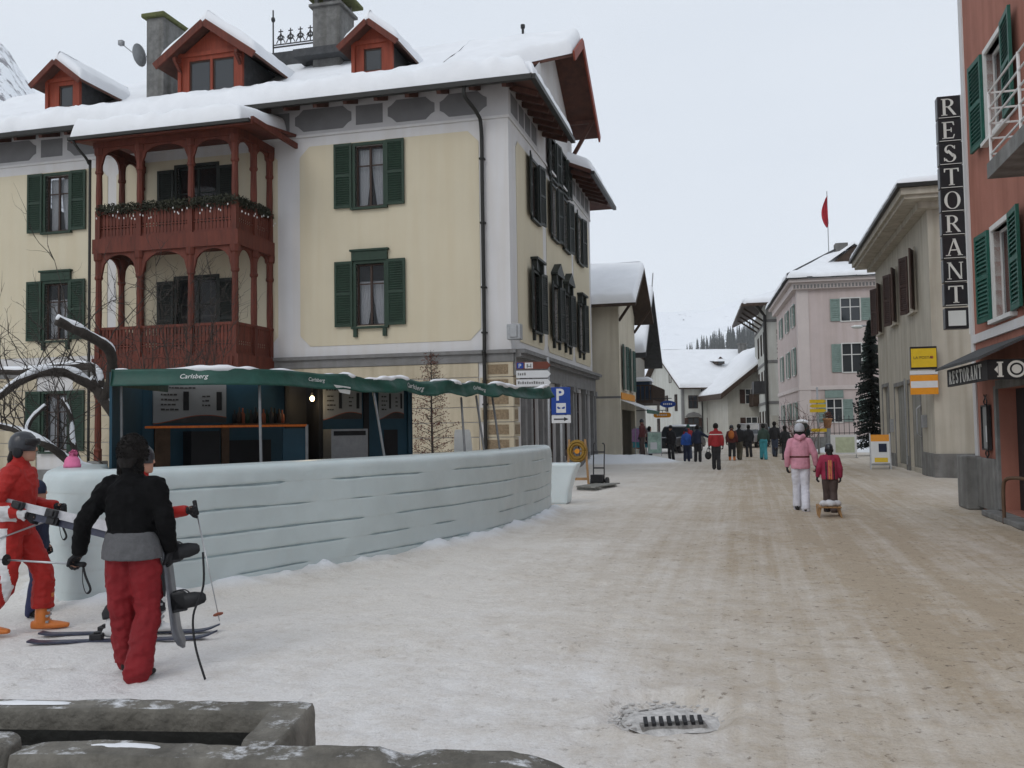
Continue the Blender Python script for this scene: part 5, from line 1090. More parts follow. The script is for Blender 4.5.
for ya, yb in ((4.5, 5.05), (7.55, 8.8), (10.8, 11.6)): MB().bb(-.05, 0, ya, yb, 0, .5).build('plinth', 'concrete', hb)
q = MB(); P_ = [(-.85,-.85),(10,-.85),(10,15.4),(-.85,15.4)]
q.bb(-.75, 9.5, -.75, 12.3, 8.3, 8.42).bb(-.85, 9.6, -.85, 12.4, 8.42, 8.62).bb(-.3, 9.1, -.3, 11.9, 8.1, 8.3); q.build('cornice', 'house_beige', hb)
MB().bb(-.97, 9.7, -.97, 12.5, 8.62, 8.74).build('gutter', 'gutter', hb)
q = MB(); slab(q, [(-.95,-.95,8.76),(9.7,-.95,8.76),(5,7,10.6),(4.5,7,10.6)], .02); slab(q, [(-.95,12.4,8.76),(-.95,-.95,8.76),(4.5,7,10.6),(4.5,8,10.6)], .02); o = q.build('roof', 'roof_slate', hb)
snow_sheet([(-.97,-.97,8.76),(9.7,-.97,8.76),(5,7,10.6),(4.5,7,10.6)], .16, 16, 6, (1,1,1,0), .2, .03, .8, 3).build('snow_cover', 'snow', o, True); snow_sheet([(-.97,12.4,8.76),(-.97,-.95,8.76),(4.5,7,10.6),(4.5,8,10.6)], .16, 24, 6, (1,1,1,0), .2, .03, .8, 4).build('snow_cover', 'snow', o, True)
MB().bb(-.12, 0, 1.2, 1.5, 1.5, 1.9).build('meter_box', 'galv', hb); MB().bb(-.10, 0, 8.0, 8.25, 1.3, 1.8).build('meter_box', 'galv', hb); MB().tube([(-.06,4.8,.2),(-.06,4.8,3.2)], .03, 6).build('wall_pipe', 'galv', hb); MB().tube([(-.05,2.0,1.2),(-.16,2.0,1.3),(-.16,2.0,2.1),(-.05,2.0,2.2)], .025, 6).build('wall_pipe', 'galv', hb)
# signs on its corner
sg = thing('post_sign', 'yellow sign with dark lettering above an orange striped sign', 'sign', (12.72, 27.33, 0), U14)
MB().bb(-.80, -.06, -.06, .06, 3.25, 3.93).build('sign_box', 'sign_black', sg, bevel=.01); MB().bb(-.78, -.08, -.066, -.061, 3.31, 3.87).build('yellow_face', 'sign_yellow', sg); obj('lettering', text_mesh('LA POSTA', .115, 'sign_black', .002), sg, (-.72, -.069, 3.56))
MB().bb(-.25, -.17, -.07, -.067, 3.56, 3.64).build('emblem', 'menu_red', sg); MB().bb(-.82, -.05, -.03, .03, 2.50, 3.08).build('lower_board', 'sign_orange', sg); MB().bb(-.81, -.06, -.034, -.031, 2.70, 2.90).build('white_band', 'sign_white', sg); MB().bb(-.82, -.05, -.03, .03, 3.10, 3.21).build('lettered_strip', 'sign_white', sg)
for z in (3.6, 2.8): MB().bar((-.2,0,z), (-.2,.5,z), .05).build('bracket', 'iron', sg)
# --- salmon restaurant at the right edge
hr = thing('salmon_restaurant', 'salmon pink restaurant front with green shutters at the right edge', 'restaurant', (9.05, 18.0, 0), U14)
rh = [(-3.0,-1.85,6.7,8.25),(-3.0,-1.85,3.5,5.05),(-7.0,-5.7,6.6,8.8),(-4.1,-1.75,.12,2.25)]
b = MB(); l = MB(); wall(l, 0, 9, 0, 12.5, [(-h[1], -h[0], h[2], h[3]) for h in rh], 0, .35); merge(b, rotv(l, R(-90))); b.add([(0,0,0),(8,0,0),(8,0,12.5),(0,0,12.5),(0,-9,0),(8,-9,0),(8,-9,12.5),(0,-9,12.5)], [(0,1,2,3),(7,6,5,4),(3,2,6,7),(1,2,6,5)])
b.build('wall', 'salmon', hr)
MB().bb(-.03, .0, -.22, .02, .95, 12.5).build('corner_strip', 'white_render', hr); MB().bb(-.06, 0, -9, -.22, 3.18, 3.34).build('string_course', 'white_render', hr)
for ya, yb in ((-1.6, 0), (-9, -4.25)): MB().bb(-.10, 0, ya, yb, .06, 1.0).build('plinth', 'concrete', hr, bevel=.02)
MB().bb(-.30, 0, -.4, .35, 0, 1.02).build('corner_guard', 'concrete', hr, bevel=.03)
MB().bb(-.30, 0.3, -4.3, -1.5, 0, .10).build('door_step', 'concrete', hr, bevel=.02)
MB().bb(.28, .33, -4.1, -1.75, .12, 2.25).build('door', 'bar_black', hr); MB().bb(-.05, .0, -1.75, -1.6, .12, 2.3).bb(-.05, 0, -4.25, -4.1, .12, 2.3).bb(-.05, 0, -4.1, -1.75, 2.25, 2.4).build('door_frame', 'concrete', hr)
Wr = window_parts(1.15, 1.55, 'frame_white', 'frame_white', shutter_mesh(.72, 1.62, 'shutter_bottle'), .72, curt=True, casw=.09, bars=(1, 0), shrot=R(4))
instance(Wr, hr, (0, -2.425, 6.7), R(-90)); instance(Wr, hr, (0, -2.425, 3.5), R(-90))
q = MB().bb(-.85, 0, -8.5, -5.15, 5.2, 5.42).build('balcony_slab', 'concrete', hr)
q = MB()
for z in (5.55, 5.78, 6.0, 6.22, 6.45): q.tube([(-.8,-8.4,z),(-.8,-5.2,z),(0,-5.2,z)], .016, 6)
for p_ in ((-.8,-5.2),(-.8,-6.7)): q.tube([(*p_,5.3),(*p_,6.46)], .022, 6)
q.build('balcony_railing', 'white_paint', hr)
# canopy over the door with lettering
q = MB(); slab(q, [(-.78,-3.9,2.70),(0,-3.9,3.06),(0,-.45,3.06),(-.78,-.45,2.70)], .05); q.build('door_canopy', 'roof_slate', hr)
MB().bb(-.62, -.56, -3.72, -.7, 2.34, 2.66).build('canopy_fascia', 'bar_black', hr); MB().bb(-.56, 0, -3.72, -3.66, 2.34, 2.66).build('canopy_end', 'bar_black', hr)
mb = MB(); x = .45
for ch_ in 'RESTORANT': serif(ch_, .235, .22, mb, x, 2.38, 0, .008); x += .28
rotv(mb, R(-90), (-.624, -.47, 0)); mb.build('lettering', 'letter_white', hr)
mb = MB(); n = 20
for i in range(n):
    a0, a1 = 2*math.pi*i/n, 2*math.pi*(i+1)/n; mb.prism([(-.20+.135*math.cos(a0), 2.5+.135*math.sin(a0)), (-.20+.135*math.cos(a1), 2.5+.135*math.sin(a1)), (-.20+.10*math.cos(a1), 2.5+.10*math.sin(a1)), (-.20+.10*math.cos(a0), 2.5+.10*math.sin(a0))], -3.728, -3.722)
mb.prism([(-.20+.07*math.cos(a), 2.5+.07*math.sin(a)) for a in [2*math.pi*i/n for i in range(n)]], -3.728, -3.722); mb.bb(-.46, -.41, -3.728, -3.722, 2.40, 2.60).bb(-.48, -.39, -3.728, -3.722, 2.38, 2.40).bb(-.48, -.39, -3.728, -3.722, 2.60, 2.62); mb.prism([(-.52,2.5),(-.47,2.56),(-.47,2.44)], -3.728, -3.722); mb.build('emblem', 'letter_white', hr)
# wrought-iron menu case
q = MB().bb(-.09, -.02, -1.25, -.80, 1.15, 1.18).bb(-.09, -.02, -1.25, -.80, 1.95, 1.98).bb(-.09, -.02, -1.25, -1.22, 1.18, 1.95).bb(-.09, -.02, -.83, -.80, 1.18, 1.95)
for s in (0, 1):
    for k in (-1, 1): q.tube([(-.05, -1.02+k*(.02+.1*math.sin(t*.7)), (1.98+.028*t) if s else (1.15-.028*t)) for t in range(8)], .012, 5)
o = q.build('menu_case', 'iron', hr); MB().bb(-.06, -.04, -1.22, -.83, 1.18, 1.95).build('menu_sheet', 'menu_board', o); MB().bb(-.065, -.06, -1.15, -1.03, 1.3, 1.6).build('menu_note', 'sign_white', o)
# vertical RESTORANT sign, one box to a letter, lamp box at its foot
vs = thing('vertical_sign', 'tall black vertical sign reading RESTORANT in white capitals above a lamp box', 'sign', (9.05, 18.0, 0), U14)
for k, ch_ in enumerate('RESTORANT'):
    z0 = 8.22-(k+1)*.472; o = MB().bb(-.46, -.02, .10, .32, z0+.010, z0+.462).build('letter_box', 'sign_black', vs, bevel=.012)
    mb = MB(); serif(ch_, .34, .31, mb, -.40, z0+.065, .099, .006); mb.build('letter', 'letter_white', o); MB().bb(-.44, -.04, .094, .098, z0+.016, z0+.028).build('letter_rule', 'letter_white', o)
o = MB().bb(-.46, -.02, .10, .32, 3.52, 3.94).build('lamp_box', 'sign_black', vs, bevel=.012); MB().bb(-.40, -.08, .09, .098, 3.58, 3.88).build('lamp_face', 'lamp_glass', o)
for z in (7.8, 6.4, 5.0, 3.7): MB().bar((-.04,.2,z), (.04,-.02,z), .05).build('bracket', 'galv', vs)
MB().tube([(.0,.08,3.4),(.0,.08,8.2)], .035, 8).build('sign_pole', 'white_paint', vs)
# wooden rail by the restaurant door
rl = thing('wooden_rail', 'brown wooden rail standing by the restaurant door', 'rail', (8.05, 15.2, 0), U14)
MB().tube(catmull([(0,0,0),(0,0,.55),(.03,-.05,.72),(.12,-.25,.76),(.2,-.6,.76)], 6), .03, 8).build('rail_bar', 'bar_brown', rl, True)

# ---------------------------------------------------------------- mountains and wood
def mount_h(az, r):
    deg = math.degrees(az)
    T = [(-60,25),(-34,23),(-29,20.4),(-26.5,17.2),(-22,12.5),(-10,9),(5,7.3),(12,7.2),(18,8),(30,10),(50,12)]
    for (a0, e0), (a1, e1) in zip(T, T[1:]):
        if a0 <= deg <= a1: el = e0+(e1-e0)*(deg-a0)/(a1-a0); break
    else: el = 10
    t = max(0., min(1., (r-330)/1200)); ramp_ = t**.85
    p = Vector((math.sin(az)*r, math.cos(az)*r, 0))
    nz_ = mnoise.fractal(p*.004, .9, 2.1, 6)*28*t+mnoise.fractal(p*.02, .9, 2.1, 3)*5*t
    return r*math.tan(R(el))*ramp_+nz_-4*(1-t)
mb = MB(); na, nr_ = 260, 70
for j in range(nr_+1):
    r_ = 330*(1700/330)**(j/nr_)
    for i in range(na+1):
        az = R(-58+100*i/na); mb.v.append((math.sin(az)*r_, math.cos(az)*r_, mount_h(az, r_)))
for j in range(nr_):
    for i in range(na): a = j*(na+1)+i; mb.f.append((a, a+1, a+na+2, a+na+1))
def mountain_mat():
    m = bpy.data.materials.new('snowy_mountain'); m.use_nodes = True; t = m.node_tree; b = t.nodes['Principled BSDF']; b.inputs['Roughness'].default_value = .9; b.inputs['Specular IOR Level'].default_value = .1
    g = t.nodes.new('ShaderNodeNewGeometry'); n = t.nodes.new('ShaderNodeTexNoise'); n.inputs['Scale'].default_value = .05; n.inputs['Detail'].default_value = 9; n.inputs['Roughness'].default_value = .72; lk(t, g.outputs['Position'], n.inputs[0])
    r = t.nodes.new('ShaderNodeValToRGB'); e = r.color_ramp.elements; e[0].position = .61; e[0].color = (.82,.84,.87,1); e[1].position = .68; e[1].color = (.12,.11,.13,1); sx = t.nodes.new('ShaderNodeSeparateXYZ'); lk(t, g.outputs['Position'], sx.inputs[0]); mr = t.nodes.new('ShaderNodeMapRange'); mr.inputs[1].default_value = -250; mr.inputs[2].default_value = -420; mr.inputs[3].default_value = 0; mr.inputs[4].default_value = .085; lk(t, sx.outputs[0], mr.inputs[0])
    ad = t.nodes.new('ShaderNodeMath'); lk(t, n.outputs[0], ad.inputs[0]); lk(t, mr.outputs[0], ad.inputs[1]); lk(t, ad.outputs[0], r.inputs[0]); lk(t, r.outputs[0], b.inputs['Base Color'])
    MATS['snowy_mountain'] = m
mountain_mat(); mo = mb.build('mountain', 'snowy_mountain', None, True); mo['kind'] = 'structure'
mat('conifer_dark', (.022, .030, .027), .95, .4, .4, 0)
def conifer_mesh(h, w_, seed, snow=0, tiers=11):
    rn = random.Random(seed); mb = MB(); mb.tube([(0,0,0),(0,0,h*.96)], [h*.018, h*.004], 5)
    for k in range(tiers):
        z = h*(.10+.86*k/tiers); rr_ = w_*.5*(1-(k/tiers)**1.1)*rn.uniform(.85, 1.12)+h*.008; n = 11; V = [(0,0,z+h*.10)]
        for i in range(n):
            a = 2*math.pi*(i+rn.random()*.5)/n; q = rr_*rn.uniform(.72, 1.1); V += [(q*math.cos(a), q*math.sin(a), z-h*.035*rn.uniform(.4, 1.4)), (q*.55*math.cos(a+.28), q*.55*math.sin(a+.28), z+h*.015)]
        mb.add(V, [(0, 1+i, 1+(i+1) % (2*n)) for i in range(2*n)])
    return mb
cms = [conifer_mesh(1, .30+.05*s, s).mesh('conifer', 'conifer_dark') for s in range(4)]
crn = random.Random(5)
for k in range(130):
    fx = crn.random()**.6; ax_ = .190+.098*fx; az = math.atan(ax_); r_ = crn.uniform(900, 1010+90*fx)
    z = mount_h(az, r_); hh = crn.uniform(12, 20)+16*fx*crn.uniform(.6, 1.2)
    o = obj('conifer', cms[k % 4], None, (math.sin(az)*r_, math.cos(az)*r_, z-1), crn.uniform(0, 6)); o.scale = (hh, hh, hh); tag(o, 'dark conifer in the wood on the hillside behind the village', 'tree', 'conifers on the far hillside')

# ---------------------------------------------------------------- people
JOBS = []
def remesh(mb, name, mats, voxel, smooth=3, fold=0., fs=9., seed=0, paint=None, parent=None, post=None):
    """queue a voxel union of the builder's lofts; flush_jobs() turns the queue into meshes in one pass"""
    me_ = bpy.data.meshes.new(name); me_.from_pydata(mb.v, [], mb.f); bm_fix(me_)
    o = obj(name, me_, parent)
    r_ = o.modifiers.new('r', 'REMESH'); r_.mode = 'VOXEL'; r_.voxel_size = voxel; r_.use_smooth_shade = True
    if smooth: s = o.modifiers.new('s', 'SMOOTH'); s.factor = .5; s.iterations = smooth
    for m_ in o.modifiers: m_.show_viewport = False
    JOBS.append((o, me_, mats, fold, fs, seed, paint, post)); return o
def flush_jobs():
    bpy.context.view_layer.update()
    for j in JOBS:                                       # one at a time: far quicker than all at once
        for m_ in j[0].modifiers: m_.show_viewport = True
        bpy.context.view_layer.update()
    dg = bpy.context.evaluated_depsgraph_get(); done = [(j, bpy.data.meshes.new_from_object(j[0].evaluated_get(dg))) for j in JOBS]
    for (o, me_, mats, fold, fs, seed, paint, post), m2 in done:
        m2.materials.clear()
        for x in mats: m2.materials.append(MATS[x])
        nv = len(m2.vertices); cs = np.empty(nv*3, dtype=np.float32); ns_ = np.empty(nv*3, dtype=np.float32)
        m2.vertices.foreach_get('co', cs); m2.vertices.foreach_get('normal', ns_); cs = cs.reshape(-1, 3); ns_ = ns_.reshape(-1, 3)
        if fold:
            amt = np.empty(nv, dtype=np.float32)
            for i, (x, y, z) in enumerate(cs.tolist()):
                n = mnoise.noise(Vector((x*fs, y*fs, z*fs*1.15+seed)))+.5*mnoise.noise(Vector((x*fs*2.3, y*fs*2.3, z*fs*3.6+seed)))
                rg = 1-abs(mnoise.noise(Vector((x*fs*.9+4, y*fs*.9+z*fs*.5, z*fs*1.2+seed+3))))*2.2; amt[i] = fold*(n*.7+rg*.6-.35)
            cs = cs+ns_*amt[:, None]
        if post: cs = np.array([tuple(post(Vector(c))) for c in cs.tolist()], dtype=np.float32)
        m2.vertices.foreach_set('co', cs.ravel()); m2.update()
        if paint:
            for p in m2.polygons: p.material_index = paint(p.center)
        m2.polygons.foreach_set('use_smooth', [True]*len(m2.polygons)); o.modifiers.clear(); o.data = m2; bpy.data.meshes.remove(me_)
    JOBS.clear()
def hand(mb, w, d, up, side, curl=.9, r=.0105, L=1.):
    """w wrist, d direction of the hand, up = back of the hand, side=+1/-1 thumb direction along d x up"""
    w = Vector(w); d = nrm(d); up = nrm(Vector(up)-d*Vector(up).dot(d)); sx = d.cross(up)*side
    mb.tube([w-d*.03, w, w+d*.04*L, w+d*.085*L], [(.028,.024),(.030,.022),(.042,.019),(.040,.017)], 10, ref=sx)
    for k, (off, ln) in enumerate(((.030, .95), (.010, 1.06), (-.010, 1.0), (-.029, .8))):
        p = w+d*(.08*L)+sx*off; q = Vector(d); pts = [p-d*.02, p]; a = curl*.75
        for seg in (.040, .027, .021):
            q = (Matrix.Rotation(a, 3, -d.cross(up)) @ q); pts.append(pts[-1]+q*seg*ln*L); a = curl
        mb.tube(pts, [r*1.1, r*1.1, r, r*.95, r*.85], 8)
    p = w+d*.02+sx*.03; q1 = nrm(d*.7+sx*.75-up*.25); q2 = nrm(d*.9+sx*.1-up*.55); mb.tube([p-q1*.015, p+q1*.035, p+q1*.035+q2*.03, p+q1*.035+q2*.052], [r*1.4, r*1.2, r*1.05, r*.9], 8)
DEF = dict(pelvis=(0,0,.95), chest=(0,0,1.28), neck=(0,-.015,1.47), head=(0,.015,1.62),
           shL=(-.165,0,1.39), elL=(-.245,-.04,1.13), wrL=(-.255,.05,.88), shR=(.165,0,1.39), elR=(.245,-.04,1.13), wrR=(.255,.05,.88),
           hipL=(-.088,0,.91), knL=(-.10,.03,.50), anL=(-.105,-.02,.085), hipR=(.088,0,.91), knR=(.10,.03,.50), anR=(.105,-.02,.085))
def person(label, loc, rz, h=1.75, pose=None, top='jacket_black', legs='red_trousers', boots='boot_dark', hat=None, hair=None, voxel=.03, bulk=1., lbulk=1., hem=.86, gloves='glove_black', glove_v=.014,
           group=None, jpaint=None, jm=None, lpaint=None, lm=None, twist=0., skiboots=False, handdirs=None, toes=None, hips=0., hood=None, name='person', curl=.9, jfold=.006, lfold=.007, face=False, pack=None):
    k = h/1.75; J = {n: Vector(v)*k for n, v in DEF.items()}
    for n, v in (pose or {}).items(): J[n] = Vector(v)*k
    root = thing(name, label, 'person', (*loc, gz(*loc)), rz, group); near = voxel < .02
    X = Vector((math.cos(twist), math.sin(twist), 0))
    # body: one continuous figure
    mb = MB(); hd, nk = J['head'], J['neck']; hs = k
    up = nrm(hd-nk+Vector((0,0,.05)))
    for z, rx, ry, oy in ((-.115,.030,.035,.050),):
        pass
    prof = [(-.125,.020,.030,.055),(-.115,.045,.055,.040),(-.08,.062,.082,.018),(-.04,.070,.092,.005),(0,.074,.097,0),(.04,.075,.098,-.003),(.075,.068,.088,-.006),(.10,.050,.066,-.008),(.118,.024,.032,-.008)]
    FW = Vector((-X.y, X.x, 0)); fh = handdirs.get('face') if handdirs else None
    if fh: FW = nrm(fh); 
    XS = FW.cross(Vector((0,0,1)))
    mb.loft([[hd+Vector((0,0,z*k))+FW*(oy*k)+XS*(rx*k*math.cos(a))+FW*(ry*k*math.sin(a)) for a in [2*math.pi*i/14 for i in range(14)]] for z, rx, ry, oy in prof])
    if near:
        mb.tube([hd+FW*.085*k+Vector((0,0,.022*k)), hd+FW*.107*k+Vector((0,0,-.012*k)), hd+FW*.112*k+Vector((0,0,-.026*k)), hd+FW*.085*k+Vector((0,0,-.035*k))], [.007*k,.010*k,.012*k,.009*k], 8)
        mb.ell(hd+FW*.086*k+Vector((0,0,-.063*k)), (.020*k,.012*k,.007*k), 8, 6); mb.ell(hd+FW*.084*k+Vector((0,0,-.074*k)), (.018*k,.012*k,.007*k), 8, 6); mb.ell(hd+FW*.075*k+Vector((0,0,-.105*k)), (.022*k,.016*k,.014*k), 8, 6)
        for s in (-1, 1): mb.ell(hd+XS*(s*.076*k)+Vector((0,0,-.012*k)), (.010*k,.018*k,.030*k), 8, 6); mb.ell(hd+XS*(s*.035*k)+FW*.082*k+Vector((0,0,.028*k)), (.02*k,.014*k,.008*k), 8, 6)
    mb.tube([J['neck']-Vector((0,0,.05*k)), J['neck']+Vector((0,0,.03*k)), hd+Vector((0,0,-.06*k))], [.058*k,.052*k,.052*k], 10)
    ch, pv = J['chest'], J['pelvis']
    mb.tube([pv-Vector((0,0,.08*k)), pv, pv.lerp(ch, .45), ch, ch.lerp(nk, .55), nk], [(.13*k,.09*k),(.15*k,.10*k),(.13*k,.09*k),(.155*k,.10*k),(.13*k,.085*k),(.055*k,.055*k)], 12, ref=X)
    for s in 'LR':
        mb.tube([J['sh'+s].lerp(ch, .3), J['sh'+s], J['el'+s], J['wr'+s]], [.05*k,.048*k,.038*k,.028*k], 9); mb.tube([J['hip'+s]+Vector((0,0,.03)), J['hip'+s].lerp(J['kn'+s], .3), J['kn'+s], J['kn'+s].lerp(J['an'+s], .35), J['an'+s]], [.08*k,.075*k,.05*k,.05*k,.035*k], 9)
    HD = {}
    for s in 'LR':
        d = nrm(J['wr'+s]-J['el'+s]); upv = Vector((1 if s == 'R' else -1, 0, 0)); cu = curl
        if handdirs and s in handdirs: d, upv, cu = handdirs[s]
        d = nrm(d); HD[s] = (d, upv, cu); hand(mb, J['wr'+s], d, upv, 1 if s == 'R' else -1, cu, .0095*k, k)
    remesh(mb, 'body', ['skin'], voxel*.8 if not near else .0075, 1, parent=root)
    if face:
        for s in (-1, 1): MB().ell(hd+XS*(s*.033*k)+FW*.088*k+Vector((0,0,.012*k)), (.010*k,)*3, 8, 6).build('eye', 'bar_black', root, True)
    # jacket
    b = bulk; mb = MB(); hz = pv.lerp(Vector((0,0,0)), 0); hemp = pv+Vector((0,0,(hem-.95)*k))
    mb.tube([hemp, hemp+Vector((0,0,.05*k)), pv.lerp(ch, .35), ch, ch.lerp(nk, .5), ch.lerp(nk, .82), nk+Vector((0,0,.015*k)), nk+Vector((0,.01*k,.075*k))],
            [(.175*k*b,.128*k*b),(.182*k*b,.135*k*b),(.172*k*b,.130*k*b),(.192*k*b,.138*k*b),(.172*k*b,.120*k*b),(.115*k*b,.095*k*b),(.082*k,.082*k),(.082*k,.084*k)], 16, ref=X)
    for s in 'LR':
        sh, el, wr = J['sh'+s], J['el'+s], J['wr'+s]; mb.tube(catmull([sh.lerp(ch, .35)+Vector((0,0,.02*k)), sh, sh.lerp(el, .5), el, el.lerp(wr, .5), wr-nrm(wr-el)*.005], 3), [x*k*b for x in np.interp(np.linspace(0, 5, 16), range(6), [.065,.074,.068,.063,.056,.047])], 12)
    if hood: mb.tube([nk+Vector((0,0,.03*k))-FW*.05*k-XS*.09*k, nk-FW*.115*k+Vector((0,0,-.02*k)), nk+Vector((0,0,.03*k))-FW*.05*k+XS*.09*k], [.05*k,.065*k,.05*k], 10)
    jk = remesh(mb, 'jacket', jm or [top], voxel if not near else .009, 3, jfold*k, 12 if near else 9, loc[0], jpaint, root)
    # trousers
    q = lbulk; mb = MB(); mb.tube([pv+Vector((0,0,.10*k)), pv+Vector((0,0,.0)), pv-Vector((0,0,.09*k))], [(.150*k,.112*k),(.168*k*q,.128*k*q),(.16*k*q,.122*k*q)], 14, ref=X)
    for s in 'LR':
        hp_, kn, an = J['hip'+s], J['kn'+s], J['an'+s]; mb.tube(catmull([hp_+Vector((0,0,.02*k)), hp_.lerp(kn, .35), kn, kn.lerp(an, .45), an+Vector((0,0,.0 if not skiboots else .14*k)), an+Vector((0,0,-.03*k if not skiboots else .10*k))], 3), [x*k*q for x in np.interp(np.linspace(0, 5, 16), range(6), [.095,.098,.080,.082,.083,.085])], 12)
    remesh(mb, 'trousers', lm or [legs], voxel if not near else .009, 3, lfold*k, 11 if near else 8, loc[1], lpaint, root)
    for s in 'LR':
        an = J['an'+s]; t = Vector((.12 if s == 'R' else -.12, 1, 0)) if not (toes and s in toes) else Vector(toes[s]); tz = t.z; t = nrm((t.x, t.y, 0)); mb = MB(); bb_ = 1.25 if skiboots else 1.0; z0 = an.z-.085*k
        mb.tube([an-t*.075*k*bb_+Vector((0,0,-.045*k)), an-t*.04*k+Vector((0,0,-.045*k)), an+t*.05*k+Vector((0,0,-.045*k)), an+t*.12*k+Vector((0,0,-.052*k+tz*.12)), an+t*.175*k*bb_+Vector((0,0,-.060*k+tz*.18))], [(.025*k,.035*k),(.040*k*bb_,.042*k),(.046*k*bb_,.042*k),(.047*k*bb_,.034*k),(.028*k,.02*k)], 12, ref=t.cross(Vector((0,0,1))))
        mb.tube([an+Vector((0,0,-.03*k)), an+t*.0+Vector((0,0,.06*k)), an+t*(.03 if skiboots else 0)*k+Vector((0,0,(.24 if skiboots else .06)*k))], [.050*k*bb_, .050*k*bb_, (.056 if skiboots else .044)*k*bb_], 12)
        bo = remesh(mb, 'boot', [boots], voxel*.7 if not near else .009, 2, parent=root)
        if skiboots and near:
            for zz in (.0, .05, .10, .17):
                c = an+t*(.05 if zz < .06 else .062)*k+Vector((0,0,zz-.015)); MB().bar(c-t.cross(Vector((0,0,1)))*.06, c+t.cross(Vector((0,0,1)))*.06, .022, .018).build('buckle', 'galv', bo)
        if gloves:
            mb = MB(); d, upv, cu = HD[s]; hand(mb, J['wr'+s], d, upv, 1 if s == 'R' else -1, cu, .0135*k, 1.04*k); mb.tube([J['wr'+s]-nrm(J['wr'+s]-J['el'+s])*.05*k, J['wr'+s]+d*.01], [.042*k, .036*k], 10); remesh(mb, 'glove', [gloves], glove_v if not near else .006, 1, parent=root)
    if hair:
        mb = MB(); m_, ln = hair; e_ = voxel*.55 if not near else 0; mb.ell(hd+Vector((0,0,.02*k))-FW*.016*k, (.088*k+e_,.092*k+e_,.110*k+e_), 14, 10)
        if ln > .05: mb.tube([hd-FW*.055*k, hd-FW*.085*k-Vector((0,0,ln*.5*k)), hd-FW*.095*k-Vector((0,0,ln*k))], [(.072*k,.045*k),(.078*k,.045*k),(.045*k,.025*k)], 12, ref=XS)
        def clear_face(c, hd=hd.copy(), FW=FW.copy(), k=k):
            dlt = c-hd
            return c-FW*(dlt.dot(FW)-.03*k)*.98 if dlt.dot(FW) > .03*k and dlt.z < .06*k else c
        remesh(mb, 'hair', [m_], voxel*.8 if not near else .009, 1, .004*k, 30, 2, None, root, clear_face)
    if hat:
        m_, kind = hat; mb = MB()
        if kind == 'helmet': prof = [(-.035,.094,.112),(0,.100,.118),(.05,.098,.116),(.09,.085,.100),(.125,.055,.065),(.138,.015,.018)]
        elif kind == 'cap': prof = [(.02,.088,.104),(.06,.088,.103),(.10,.070,.082),(.125,.030,.036)]
        else: prof = [(-.03,.092,.108),(.0,.097,.112),(.05,.095,.110),(.10,.080,.092),(.135,.05,.06),(.15,.015,.018)]
        mb.loft([[hd+Vector((0,0,z*k))-FW*(.006*k)+XS*(rx*k*math.cos(a))+FW*((ry if math.sin(a) < 0 else ry*.98)*k*math.sin(a)) for a in [2*math.pi*i/18 for i in range(18)]] for z, rx, ry in prof])
        ho = mb.build('helmet' if kind == 'helmet' else 'hat', m_, root, True)
        if kind == 'helmet' : 
            for s in (-1, 1): MB().ell(hd+XS*(s*.088*k)-FW*.015*k+Vector((0,0,-.045*k)), (.02*k,.045*k,.05*k), 10, 8).build('ear_pad', 'glove_black', root, True)
        if kind == 'bobble': mb = MB(); leafs(mb, hd+Vector((0,0,.17*k)), (.04*k,)*3, 120, .02*k, rnd); mb.build('bobble', m_, root)
    if pack:
        mb = MB(); c = ch-FW*.19*k*b+Vector((0,0,-.02)); mb.ell(c, (.15*k,.09*k,.22*k), 14, 10); mb.ell(c-FW*.05*k-Vector((0,0,.07*k)), (.11*k,.06*k,.11*k), 12, 8); remesh(mb, 'backpack', [pack], voxel*.8, 2, parent=root)
    return root, J
for n_, c_, r_ in (('boot_dark', (.02,.018,.018), .6), ('helmet_black', (.022,.024,.03), .3), ('helmet_grey', (.40,.41,.44), .35), ('pink_jacket', (.56,.26,.33), .75), ('white_trousers', (.60,.60,.66), .75), ('crimson', (.27,.025,.06), .7), ('brown_trousers', (.07,.05,.045), .8),
                   ('navy', (.018,.024,.05), .75), ('blue_jacket', (.03,.10,.38), .7), ('jeans', (.06,.075,.11), .85), ('red_jacket', (.30,.025,.03), .7), ('orange_pack', (.42,.13,.03), .7), ('dark_cloth', (.025,.025,.028), .8), ('camo', (.11,.10,.075), .85), ('teal_trousers', (.06,.30,.36), .7), ('green_jacket', (.045,.075,.062), .75),
                   ('maroon', (.10,.03,.03), .8), ('lilac', (.28,.16,.30), .75), ('fur', (.52,.42,.36), .95), ('orange_stripe', (.55,.20,.08), .7), ('fleece_blue', (.03,.035,.08), .85)):
    mat(n_, c_, r_, .18, 8, .25, 25, spec=.5 if r_ < .5 else .25)
def W2(rz):                                             # world direction -> person's own frame
    return lambda x, y, z: Vector((x*math.cos(-rz)-y*math.sin(-rz), x*math.sin(-rz)+y*math.cos(-rz), z))
